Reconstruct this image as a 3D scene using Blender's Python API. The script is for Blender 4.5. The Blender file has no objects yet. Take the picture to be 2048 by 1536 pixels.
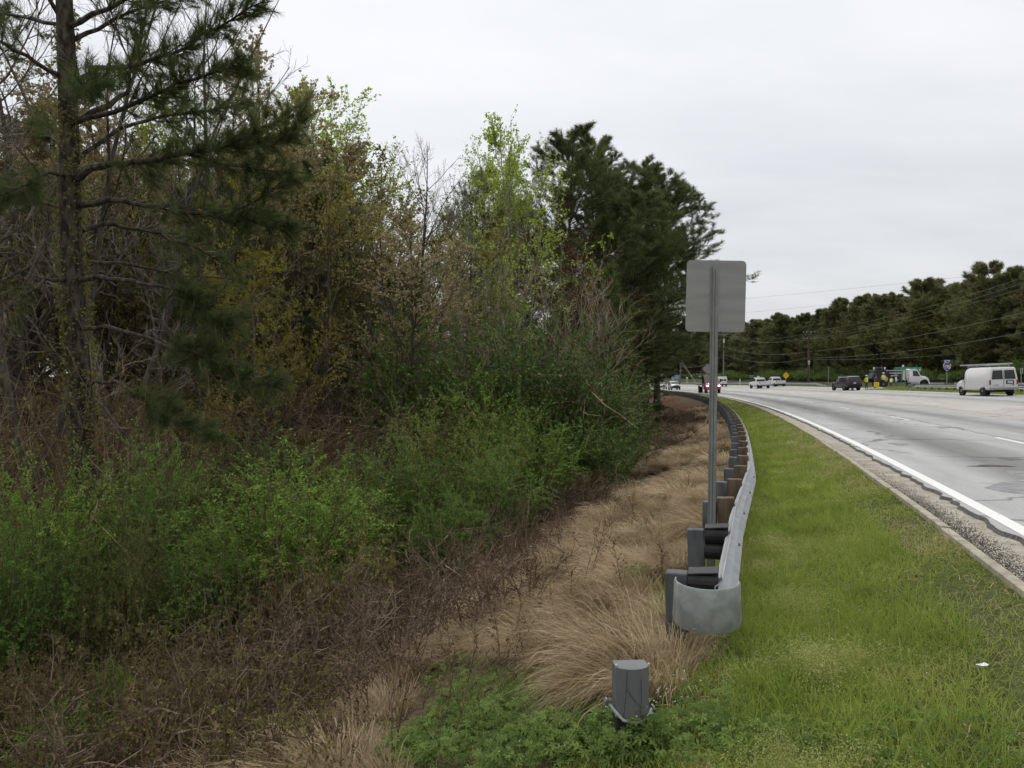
import bpy, bmesh, math, random
import numpy as np
from mathutils import Vector, Matrix, Euler

# ---------------------------------------------------------------- camera, sky, sun, exposure
EYE = 1.65                       # metres above the near edge of the road
F_PX = 1538.0                    # focal length in pixels of the 2048 x 1536 photograph
HORIZON = 748.0
sc = bpy.context.scene
cam_d = bpy.data.cameras.new('camera')
cam_d.sensor_width = 36.0
cam_d.lens = F_PX / 2048 * 36.0
cam_d.clip_start = 0.05
cam_d.clip_end = 8000
cam = bpy.data.objects.new('camera', cam_d)
sc.collection.objects.link(cam)
cam.location = (0, 0, EYE)
cam.rotation_euler = (math.radians(90) - math.atan((768 - HORIZON) / F_PX), 0, 0)
sc.camera = cam

SUN_EL, SUN_AZ = math.radians(52), math.radians(-14)     # azimuth measured from +y towards +x
world = bpy.data.worlds.new('World')
sc.world = world
world.use_nodes = True
wn = world.node_tree
wn.nodes.clear()
def wnode(t, **k):
    n = wn.nodes.new(t)
    for a, b in k.items():
        setattr(n, a, b)
    return n
w_out = wnode('ShaderNodeOutputWorld')
w_sky = wnode('ShaderNodeTexSky', sky_type='NISHITA', sun_disc=False)
w_sky.sun_elevation = SUN_EL
w_sky.sun_rotation = SUN_AZ
w_bg_sky = wnode('ShaderNodeBackground')
w_bg_sky.inputs[1].default_value = 0.10
w_tc = wnode('ShaderNodeTexCoord')
w_sep = wnode('ShaderNodeSeparateXYZ')
w_max = wnode('ShaderNodeMath', operation='MAXIMUM')
w_max.inputs[1].default_value = 0.0
w_add = wnode('ShaderNodeMath', operation='ADD')
w_add.inputs[1].default_value = 0.16
w_dx = wnode('ShaderNodeMath', operation='DIVIDE')
w_dy = wnode('ShaderNodeMath', operation='DIVIDE')
w_cmb = wnode('ShaderNodeCombineXYZ')
w_map = wnode('ShaderNodeMapping')
w_map.inputs['Rotation'].default_value = (0, 0, math.radians(-32))
w_map.inputs['Scale'].default_value = (0.6, 1.15, 1)
w_nz = wnode('ShaderNodeTexNoise')
w_nz.inputs['Scale'].default_value = 1.3
w_nz.inputs['Detail'].default_value = 5
w_nz.inputs['Roughness'].default_value = 0.5
w_ramp = wnode('ShaderNodeValToRGB')
w_ramp.color_ramp.elements[0].position = 0.30
w_ramp.color_ramp.elements[0].color = (0.66, 0.675, 0.705, 1)
w_ramp.color_ramp.elements[1].position = 0.66
w_ramp.color_ramp.elements[1].color = (0.80, 0.81, 0.83, 1)
w_bg = wnode('ShaderNodeBackground')
w_bg.inputs[1].default_value = 1.0
w_mix = wnode('ShaderNodeMixShader')
w_mix.inputs[0].default_value = 0.92
L = wn.links.new
L(w_tc.outputs['Generated'], w_sep.inputs[0])
L(w_sep.outputs['Z'], w_max.inputs[0]); L(w_max.outputs[0], w_add.inputs[0])
L(w_sep.outputs['X'], w_dx.inputs[0]); L(w_add.outputs[0], w_dx.inputs[1])
L(w_sep.outputs['Y'], w_dy.inputs[0]); L(w_add.outputs[0], w_dy.inputs[1])
L(w_dx.outputs[0], w_cmb.inputs['X']); L(w_dy.outputs[0], w_cmb.inputs['Y'])
L(w_cmb.outputs[0], w_map.inputs[0]); L(w_map.outputs[0], w_nz.inputs['Vector'])
L(w_nz.outputs[0], w_ramp.inputs[0])
# thin cloud is brighter around the hidden sun (a broad, physical glow)
w_dot = wnode('ShaderNodeVectorMath', operation='DOT_PRODUCT')
w_nrm = wnode('ShaderNodeVectorMath', operation='NORMALIZE')
w_dot.inputs[1].default_value = (math.sin(SUN_AZ) * math.cos(SUN_EL), math.cos(SUN_AZ) * math.cos(SUN_EL), math.sin(SUN_EL))
L(w_tc.outputs['Generated'], w_nrm.inputs[0]); L(w_nrm.outputs[0], w_dot.inputs[0])
w_glow = wnode('ShaderNodeMapRange')
w_glow.inputs['From Min'].default_value = 0.1
w_glow.inputs['From Max'].default_value = 1.0
w_glow.inputs['To Min'].default_value = 0.93
w_glow.inputs['To Max'].default_value = 1.16
L(w_dot.outputs['Value'], w_glow.inputs[0])
# an overcast sky is brighter overhead than at the horizon
w_cie = wnode('ShaderNodeMath', operation='MULTIPLY_ADD')
w_cie.inputs[1].default_value = 0.62
w_cie.inputs[2].default_value = 0.90
w_cm = wnode('ShaderNodeMath', operation='MULTIPLY')
w_nz2 = wnode('ShaderNodeSeparateXYZ'); w_mx2 = wnode('ShaderNodeMath', operation='MAXIMUM'); w_mx2.inputs[1].default_value = 0.0
L(w_nrm.outputs[0], w_nz2.inputs[0]); L(w_nz2.outputs['Z'], w_mx2.inputs[0]); L(w_mx2.outputs[0], w_cie.inputs[0])
L(w_cie.outputs[0], w_cm.inputs[0]); L(w_glow.outputs[0], w_cm.inputs[1])
L(w_ramp.outputs[0], w_bg.inputs[0]); L(w_cm.outputs[0], w_bg.inputs[1])
L(w_sky.outputs[0], w_bg_sky.inputs[0])
L(w_bg_sky.outputs[0], w_mix.inputs[1]); L(w_bg.outputs[0], w_mix.inputs[2])
L(w_mix.outputs[0], w_out.inputs[0])

sun_d = bpy.data.lights.new('sun', 'SUN')
sun_d.energy = 1.5
sun_d.angle = math.radians(28)
sun_d.color = (1.0, 0.965, 0.91)
sun = bpy.data.objects.new('sun', sun_d)
sc.collection.objects.link(sun)
sun.rotation_euler = Vector((-math.sin(SUN_AZ) * math.cos(SUN_EL), -math.cos(SUN_AZ) * math.cos(SUN_EL), -math.sin(SUN_EL))).to_track_quat('-Z', 'Y').to_euler()

vs = sc.view_settings
vs.view_transform = 'Standard'
vs.look = 'None'
vs.gamma = 1.0
vs.use_curve_mapping = False
vs.exposure = 0.0
sc.cycles.max_bounces = 4
sc.cycles.diffuse_bounces = 2
sc.cycles.use_adaptive_sampling = True
sc.cycles.adaptive_threshold = 0.03
sc.cycles.transmission_bounces = 4

random.seed(7)
RNG = np.random.default_rng(11)
COL = sc.collection
PI = math.pi

# ---------------------------------------------------------------- alignment of the road and shape of the ground
def xe(y):                       # x of the painted near edge line at distance y
    y = np.asarray(y, float)
    a = 2.83 + .32 * y - .000925 * y * y
    yl = 470.0
    b = 2.83 + .32 * yl - .000925 * yl * yl + (.32 - .00185 * yl) * (y - yl)
    return np.where(y < yl, a, b)
def me_(y):
    y = np.asarray(y, float)
    return np.where(y < 470, .32 - .00185 * y, .32 - .00185 * 470)
def road_xy(y0, t):
    m = me_(y0)
    k = 1 / np.sqrt(1 + m * m)
    return xe(y0) + t * k, y0 - t * m * k
def road_inv(x, y):
    x = np.asarray(x, float); y = np.asarray(y, float)
    y0 = y.copy() if y.ndim else float(y)
    for _ in range(12):
        m = me_(y0)
        k = 1 / np.sqrt(1 + m * m)
        t = ((x - xe(y0)) - m * (y - y0)) * k
        y0 = y + t * m * k
    return y0, t
T_KNOT = [-900, -260, -120, -60, -30, -18, -12, -9.4, -8.2, -6.0, -4.0, -2.9, -2.4, -1.3, -.70, -.64, 0, 18.9, 21.3, 22.2, 23.3, 31, 60, 120, 300, 900]
Z_KNOT = [-7, -4.6, -3.8, -3.3, -3.05, -2.9, -2.8, -2.62, -2.32, -1.55, -.80, -.42, -.36, -.17, -.03, 0, 0, .66, .72, 1.0, .76, .85, 1.85, 3.0, 5, 8]
def grade(y0):
    return -.0105 * (np.clip(y0, -40, 230) - 8)
def prof(t):
    return np.interp(t, T_KNOT, Z_KNOT)
def bumps(x, y, t):
    b = .05 * np.sin(x * 1.7 + .6 * np.sin(y * .9)) * np.sin(y * 1.3 + .4) + .025 * np.sin(3.9 * x + 1.1) * np.sin(4.3 * y + 2.0)
    w = np.interp(t, [-30, -9, -5, -3.2, -.9, 19.5, 24, 40], [3.0, 2.2, 1.3, .6, 0, 0, .6, 2.5])
    return b * w
def gz(x, y):                    # height of the ground
    y0, t = road_inv(x, y)
    return prof(t) + grade(y0) + bumps(x, y, t)
def road_z(y0, t):
    return prof(t) + grade(y0)
def at_px(px, d):
    return (px - 1024) / F_PX * d
def z_px(py, d):
    return EYE + (HORIZON - py) / F_PX * d

# ---------------------------------------------------------------- materials
MATS = {}
def mat(name, col, rough=.7, metal=0, col2=None, scale=8, detail=4, bump=0, bscale=None, spec=.4, stretch=None, lo=.35, hi=.65, emit=0, coat=0, rand=0):
    if name in MATS:
        return MATS[name]
    m = bpy.data.materials.new(name)
    m.use_nodes = True
    nt = m.node_tree
    p = nt.nodes['Principled BSDF']
    p.inputs['Roughness'].default_value = rough
    p.inputs['Metallic'].default_value = metal
    p.inputs['Specular IOR Level'].default_value = spec
    p.inputs['Coat Weight'].default_value = coat
    p.inputs['Base Color'].default_value = (*col, 1)
    if col2 or bump:
        tc = nt.nodes.new('ShaderNodeTexCoord')
        mp = nt.nodes.new('ShaderNodeMapping')
        nt.links.new(tc.outputs['Object'], mp.inputs[0])
        if stretch:
            mp.inputs['Scale'].default_value = stretch
    if col2:
        nz = nt.nodes.new('ShaderNodeTexNoise')
        nz.inputs['Scale'].default_value = scale
        nz.inputs['Detail'].default_value = detail
        nt.links.new(mp.outputs[0], nz.inputs['Vector'])
        r = nt.nodes.new('ShaderNodeValToRGB')
        r.color_ramp.elements[0].position = lo
        r.color_ramp.elements[1].position = hi
        r.color_ramp.elements[0].color = (*col, 1)
        r.color_ramp.elements[1].color = (*col2, 1)
        nt.links.new(nz.outputs[0], r.inputs[0])
        nt.links.new(r.outputs[0], p.inputs['Base Color'])
    if bump:
        nb = nt.nodes.new('ShaderNodeTexNoise')
        nb.inputs['Scale'].default_value = bscale or scale * 3
        nb.inputs['Detail'].default_value = 5
        nt.links.new(mp.outputs[0], nb.inputs['Vector'])
        bp = nt.nodes.new('ShaderNodeBump')
        bp.inputs['Strength'].default_value = bump
        bp.inputs['Distance'].default_value = .02
        nt.links.new(nb.outputs[0], bp.inputs['Height'])
        nt.links.new(bp.outputs[0], p.inputs['Normal'])
    if emit:
        p.inputs['Emission Color'].default_value = (*col, 1)
        p.inputs['Emission Strength'].default_value = emit
    MATS[name] = m
    return m

def leaf_mat(name, cols, trans=.35, clump=1.2, gloss=0.0, objrand=.25, gain=1.45):
    """thin leaves, needles or blades: colour runs along a ramp by a per-leaf number, by clump and by plant"""
    if name in MATS:
        return MATS[name]
    cols = [tuple(min(.8, c * gain) for c in q) for q in cols]
    m = bpy.data.materials.new(name)
    m.use_nodes = True
    nt = m.node_tree
    nt.nodes.clear()
    N = nt.nodes.new
    out = N('ShaderNodeOutputMaterial')
    at = N('ShaderNodeAttribute'); at.attribute_name = 'var'
    tc = N('ShaderNodeTexCoord')
    nz = N('ShaderNodeTexNoise'); nz.inputs['Scale'].default_value = clump; nz.inputs['Detail'].default_value = 2
    nt.links.new(tc.outputs['Object'], nz.inputs['Vector'])
    oi = N('ShaderNodeObjectInfo')
    m1 = N('ShaderNodeMath'); m1.operation = 'MULTIPLY_ADD'; m1.inputs[1].default_value = .5; m1.inputs[2].default_value = -.12
    nt.links.new(at.outputs['Fac'], m1.inputs[0])
    m2 = N('ShaderNodeMath'); m2.operation = 'MULTIPLY_ADD'; m2.inputs[1].default_value = .75
    nt.links.new(nz.outputs[0], m2.inputs[0]); nt.links.new(m1.outputs[0], m2.inputs[2])
    m3 = N('ShaderNodeMath'); m3.operation = 'MULTIPLY_ADD'; m3.inputs[1].default_value = objrand
    nt.links.new(oi.outputs['Random'], m3.inputs[0]); nt.links.new(m2.outputs[0], m3.inputs[2])
    m4 = N('ShaderNodeMath'); m4.operation = 'SUBTRACT'; m4.inputs[1].default_value = objrand / 2
    nt.links.new(m3.outputs[0], m4.inputs[0])
    r = N('ShaderNodeValToRGB')
    els = r.color_ramp.elements
    n = len(cols)
    els[0].color = (*cols[0], 1); els[0].position = .15
    els[1].color = (*cols[-1], 1); els[1].position = .85
    for i in range(1, n - 1):
        e = els.new(.15 + .7 * i / (n - 1)); e.color = (*cols[i], 1)
    nt.links.new(m4.outputs[0], r.inputs[0])
    d = N('ShaderNodeBsdfDiffuse')
    nt.links.new(r.outputs[0], d.inputs[0])
    last = d
    if trans > 0:
        t = N('ShaderNodeBsdfTranslucent')
        nt.links.new(r.outputs[0], t.inputs[0])
        mx = N('ShaderNodeMixShader'); mx.inputs[0].default_value = trans
        nt.links.new(d.outputs[0], mx.inputs[1]); nt.links.new(t.outputs[0], mx.inputs[2])
        last = mx
    if gloss > 0:
        g = N('ShaderNodeBsdfGlossy'); g.inputs['Roughness'].default_value = .45
        mg = N('ShaderNodeMixShader'); mg.inputs[0].default_value = gloss
        nt.links.new(last.outputs[0], mg.inputs[1]); nt.links.new(g.outputs[0], mg.inputs[2])
        last = mg
    nt.links.new(last.outputs[0], out.inputs[0])
    MATS[name] = m
    return m

# ---------------------------------------------------------------- mesh helpers
def link(o, parent=None):
    COL.objects.link(o)
    if parent:
        o.parent = parent
    return o
def tag(o, label=None, cat=None, group=None, kind=None):
    if label: o['label'] = label
    if cat: o['category'] = cat
    if group: o['group'] = group
    if kind: o['kind'] = kind
    return o
def empty(name, loc=(0, 0, 0), rz=0, label=None, cat=None, group=None):
    o = bpy.data.objects.new(name, None)
    o.empty_display_size = .2
    o.location = loc
    o.rotation_euler = (0, 0, rz)
    link(o)
    return tag(o, label, cat, group)
def copy_tree(root, loc=None, rz=None, scale=None, label=None, group=None, mats=None):
    r = root.copy(); COL.objects.link(r)
    if loc is not None: r.location = loc
    if rz is not None: r.rotation_euler = (0, 0, rz) if not hasattr(rz, '__len__') else rz
    if scale is not None: r.scale = scale if hasattr(scale, '__len__') else (scale,) * 3
    if label: r['label'] = label
    if group: r['group'] = group
    for ch in root.children:
        c = ch.copy(); COL.objects.link(c); c.parent = r
        if mats:
            nm = ch.name.split('.')[0]
            if nm in mats:
                c.material_slots[0].link = 'OBJECT'
                c.material_slots[0].material = mats[nm]
        for g in ch.children:
            d = g.copy(); COL.objects.link(d); d.parent = c
    return r

def np_mesh(name, V, F, var=None, smooth=False, mats=(), midx=None):
    """V (n,3); F list of int arrays (m,k) of any k"""
    me = bpy.data.meshes.new(name)
    V = np.asarray(V, np.float32)
    Fs = [np.asarray(f, np.int32) for f in F if len(f)]
    me.vertices.add(len(V))
    me.vertices.foreach_set('co', V.ravel())
    nl = sum(f.size for f in Fs); npoly = sum(len(f) for f in Fs)
    me.loops.add(nl); me.polygons.add(npoly)
    me.loops.foreach_set('vertex_index', np.concatenate([f.ravel() for f in Fs]))
    starts = []; c = 0
    for f in Fs:
        k = f.shape[1]
        starts.append(c + np.arange(len(f)) * k); c += f.size
    me.polygons.foreach_set('loop_start', np.concatenate(starts).astype(np.int32))
    if midx is not None:
        me.polygons.foreach_set('material_index', np.asarray(midx, np.int32))
    me.polygons.foreach_set('use_smooth', np.full(npoly, smooth))
    for m in mats:
        me.materials.append(m)
    me.update(calc_edges=True)
    if var is not None:
        a = me.attributes.new('var', 'FLOAT', 'POINT')
        a.data.foreach_set('value', np.asarray(var, np.float32))
    return me
def mesh_obj(name, me, parent=None):
    return link(bpy.data.objects.new(name, me), parent)

class MB:
    """collects boxes, tubes, plates and lofts; build() links them as one mesh object"""
    def __init__(s):
        s.v = []; s.f = []; s.m = []; s.cur = 0
    def mat(s, i):
        s.cur = i; return s
    def add(s, vs, fs):
        o = len(s.v)
        s.v += [tuple(v) for v in vs]
        s.f += [tuple(i + o for i in f) for f in fs]
        s.m += [s.cur] * len(fs)
        return s
    def box(s, c, d, rot=None, bevel=0):
        x, y, z = d[0] / 2, d[1] / 2, d[2] / 2
        if bevel:
            bm = bmesh.new()
            bmesh.ops.create_cube(bm, size=1)
            bmesh.ops.scale(bm, vec=d, verts=bm.verts)
            bmesh.ops.bevel(bm, geom=list(bm.edges), offset=bevel, segments=1, affect='EDGES')
            bm.verts.index_update()
            vs = [v.co.copy() for v in bm.verts]
            fs = [[v.index for v in f.verts] for f in bm.faces]
            bm.free()
        else:
            vs = [Vector((i * x, j * y, k * z)) for i in (-1, 1) for j in (-1, 1) for k in (-1, 1)]
            fs = [(0, 1, 3, 2), (4, 6, 7, 5), (0, 4, 5, 1), (2, 3, 7, 6), (0, 2, 6, 4), (1, 5, 7, 3)]
        R = Euler(rot).to_matrix() if rot is not None else Matrix.Identity(3)
        C = Vector(c)
        return s.add([R @ v + C for v in vs], fs)
    def tube(s, pts, rad, n=6, cap=True):
        pts = [Vector(p) for p in pts]
        if not hasattr(rad, '__len__'): rad = [rad] * len(pts)
        vs = []; fs = []
        prev = None
        for i, p in enumerate(pts):
            d = (pts[min(i + 1, len(pts) - 1)] - pts[max(i - 1, 0)]).normalized()
            if prev is None:
                a = d.orthogonal().normalized()
            else:
                a = prev - d * prev.dot(d)
                a = a.normalized() if a.length > 1e-6 else d.orthogonal().normalized()
            prev = a
            b = d.cross(a)
            for k in range(n):
                an = 2 * PI * k / n
                vs.append(p + (a * math.cos(an) + b * math.sin(an)) * rad[i])
        for i in range(len(pts) - 1):
            for k in range(n):
                k2 = (k + 1) % n
                fs.append((i * n + k, i * n + k2, (i + 1) * n + k2, (i + 1) * n + k))
        if cap:
            fs.append(tuple(range(n - 1, -1, -1)))
            fs.append(tuple((len(pts) - 1) * n + k for k in range(n)))
        return s.add(vs, fs)
    def cyl(s, c, axis, r, h, n=12, r2=None):
        a = Vector(axis).normalized() * h / 2
        return s.tube([Vector(c) - a, Vector(c) + a], [r, r if r2 is None else r2], n)
    def plate(s, pts, n, th):
        """flat polygon pts pushed th along n, closed"""
        n = Vector(n).normalized() * th
        P = [Vector(p) for p in pts]; k = len(P)
        vs = P + [p + n for p in P]
        fs = [tuple(range(k - 1, -1, -1)), tuple(range(k, 2 * k))]
        fs += [(i, (i + 1) % k, k + (i + 1) % k, k + i) for i in range(k)]
        return s.add(vs, fs)
    def loft(s, rings, cap=True):
        n = len(rings[0]); vs = [p for r in rings for p in r]; fs = []
        for i in range(len(rings) - 1):
            for k in range(n):
                k2 = (k + 1) % n
                fs.append((i * n + k, i * n + k2, (i + 1) * n + k2, (i + 1) * n + k))
        if cap:
            fs.append(tuple(range(n - 1, -1, -1)))
            fs.append(tuple((len(rings) - 1) * n + k for k in range(n)))
        return s.add(vs, fs)
    def mesh(s, name, mats, smooth=False):
        me = bpy.data.meshes.new(name)
        me.from_pydata([tuple(v) for v in s.v], [], s.f)
        for m in (mats if isinstance(mats, (list, tuple)) else [mats]):
            me.materials.append(m)
        me.polygons.foreach_set('material_index', s.m)
        me.polygons.foreach_set('use_smooth', [smooth] * len(s.f))
        bm = bmesh.new(); bm.from_mesh(me)
        bmesh.ops.recalc_face_normals(bm, faces=bm.faces)
        bm.to_mesh(me); bm.free()
        if smooth:
            me.set_sharp_from_angle(angle=math.radians(40))
        return me
    def build(s, name, mats, parent=None, smooth=False):
        return mesh_obj(name, s.mesh(name, mats, smooth), parent)

def strip_mesh(name, ys, ts, mats, lift=0, jitter=None, uv=True):
    """a sheet laid on the road surface, rows at ys (distance along), columns at ts (across)"""
    Y, T = np.meshgrid(ys, ts, indexing='ij')
    T = T.astype(float)
    if jitter is not None:
        T = jitter(Y, T)
    X, YY = road_xy(Y, T)
    Z = road_z(Y, T) + lift
    a, b = Y.shape
    V = np.stack([X, YY, Z], -1).reshape(-1, 3)
    i = np.arange(a * b).reshape(a, b)
    F = np.stack([i[:-1, :-1], i[:-1, 1:], i[1:, 1:], i[1:, :-1]], -1).reshape(-1, 4)
    me = np_mesh(name, V, [F], mats=mats, smooth=True)
    if uv:
        l = me.uv_layers.new(name='road')
        U = np.stack([T, Y], -1).reshape(-1, 2)[F.ravel()]
        l.data.foreach_set('uv', U.astype(np.float32).ravel())
    return me

# ================================================================ the setting: ground, road, gutter, lines
def axis(parts):
    out = []
    for a, b, st in parts:
        out += list(np.arange(a, b, st))
    return np.array(out + [parts[-1][1]])
ys = axis([(-60, -4, 4), (-4, 26, .3), (26, 60, .8), (60, 120, 2), (120, 320, 6), (320, 900, 40), (900, 2500, 200)])
ts = axis([(-900, -120, 60), (-120, -30, 6), (-30, -14, 1), (-14, -.8, .3), (-.8, -.5, .1), (-.5, 19, 2.45), (19, 32, .4), (32, 120, 4), (120, 900, 60)])
Y, T = np.meshgrid(ys, ts, indexing='ij')
X, YY = road_xy(Y, T)
Z = prof(T) + grade(Y) + bumps(X, YY, T)
Z = np.where((T > -.65) & (T < 18.9), Z - .12, Z)
V = np.stack([X, YY, Z], -1).reshape(-1, 3)
i = np.arange(Y.size).reshape(Y.shape)
F = np.stack([i[:-1, :-1], i[:-1, 1:], i[1:, 1:], i[1:, :-1]], -1).reshape(-1, 4)

def ground_mat():
    m = bpy.data.materials.new('ground soil and turf'); m.use_nodes = True
    nt = m.node_tree; N = nt.nodes.new; K = nt.links.new
    p = nt.nodes['Principled BSDF']
    p.inputs['Roughness'].default_value = .95
    p.inputs['Specular IOR Level'].default_value = .1
    uv = N('ShaderNodeUVMap'); uv.uv_map = 'road'
    sep = N('ShaderNodeSeparateXYZ'); K(uv.outputs[0], sep.inputs[0])
    tc = N('ShaderNodeTexCoord')
    n1 = N('ShaderNodeTexNoise'); n1.inputs['Scale'].default_value = .9; n1.inputs['Detail'].default_value = 6
    n2 = N('ShaderNodeTexNoise'); n2.inputs['Scale'].default_value = 14; n2.inputs['Detail'].default_value = 6
    K(tc.outputs['Object'], n1.inputs['Vector']); K(tc.outputs['Object'], n2.inputs['Vector'])
    ad = N('ShaderNodeMath'); ad.operation = 'MULTIPLY_ADD'; ad.inputs[1].default_value = 1.2
    K(n1.outputs[0], ad.inputs[0]); K(sep.outputs['X'], ad.inputs[2])
    mr = N('ShaderNodeMapRange'); mr.inputs['From Min'].default_value = -14; mr.inputs['From Max'].default_value = 34
    K(ad.outputs[0], mr.inputs[0])
    r = N('ShaderNodeValToRGB'); e = r.color_ramp.elements
    def pos(t): return (t + .6 + 14) / 48
    e[0].position = pos(-10.5); e[0].color = (.060, .043, .026, 1)
    e[1].position = 1.0; e[1].color = (.06, .065, .028, 1)
    for t, c in ((-8.4, (.085, .063, .04)), (-4.6, (.125, .092, .056)), (-3.0, (.115, .088, .05)), (-2.6, (.072, .082, .03)), (19, (.085, .10, .03)), (27, (.10, .115, .04))):
        q = e.new(pos(t)); q.color = (*c, 1)
    K(mr.outputs[0], r.inputs[0])
    # red clay showing on the slope further along and by the loose post
    cl = N('ShaderNodeTexNoise'); cl.inputs['Scale'].default_value = .16; cl.inputs['Detail'].default_value = 4
    K(tc.outputs['Object'], cl.inputs['Vector'])
    ya = N('ShaderNodeMapRange'); ya.inputs['From Min'].default_value = 34; ya.inputs['From Max'].default_value = 60
    K(sep.outputs['Y'], ya.inputs[0])
    tb = N('ShaderNodeMapRange'); tb.inputs['From Min'].default_value = -3.2; tb.inputs['From Max'].default_value = -4.2
    K(sep.outputs['X'], tb.inputs[0])
    td = N('ShaderNodeMapRange'); td.inputs['From Min'].default_value = -14; td.inputs['From Max'].default_value = -10
    K(sep.outputs['X'], td.inputs[0])
    mu = N('ShaderNodeMath'); mu.operation = 'MULTIPLY'; K(ya.outputs[0], mu.inputs[0]); K(tb.outputs[0], mu.inputs[1])
    mv = N('ShaderNodeMath'); mv.operation = 'MULTIPLY'; K(mu.outputs[0], mv.inputs[0]); K(td.outputs[0], mv.inputs[1])
    cr = N('ShaderNodeMapRange'); cr.inputs['From Min'].default_value = .36; cr.inputs['From Max'].default_value = .5
    K(cl.outputs[0], cr.inputs[0])
    mw = N('ShaderNodeMath'); mw.operation = 'MULTIPLY'; K(mv.outputs[0], mw.inputs[0]); K(cr.outputs[0], mw.inputs[1])
    mx = N('ShaderNodeMix'); mx.data_type = 'RGBA'
    mx.inputs['B'].default_value = (.13, .06, .036, 1)
    K(mw.outputs[0], mx.inputs['Factor']); K(r.outputs[0], mx.inputs['A'])
    sh = N('ShaderNodeMapRange'); sh.inputs['From Min'].default_value = .3; sh.inputs['From Max'].default_value = .7; sh.inputs['To Min'].default_value = .55; sh.inputs['To Max'].default_value = 1.35
    K(n2.outputs[0], sh.inputs[0])
    vm = N('ShaderNodeVectorMath'); vm.operation = 'SCALE'; K(mx.outputs['Result'], vm.inputs[0]); K(sh.outputs[0], vm.inputs['Scale'])
    K(vm.outputs[0], p.inputs['Base Color'])
    b = N('ShaderNodeBump'); b.inputs['Strength'].default_value = .8; b.inputs['Distance'].default_value = .05
    K(n2.outputs[0], b.inputs['Height']); K(b.outputs[0], p.inputs['Normal'])
    return m
GROUND_M = ground_mat()
me = np_mesh('ground', V, [F], mats=[GROUND_M], smooth=True)
l = me.uv_layers.new(name='road')
l.data.foreach_set('uv', np.stack([T, Y], -1).reshape(-1, 2)[F.ravel()].astype(np.float32).ravel())
tag(mesh_obj('ground', me), kind='structure')

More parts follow.
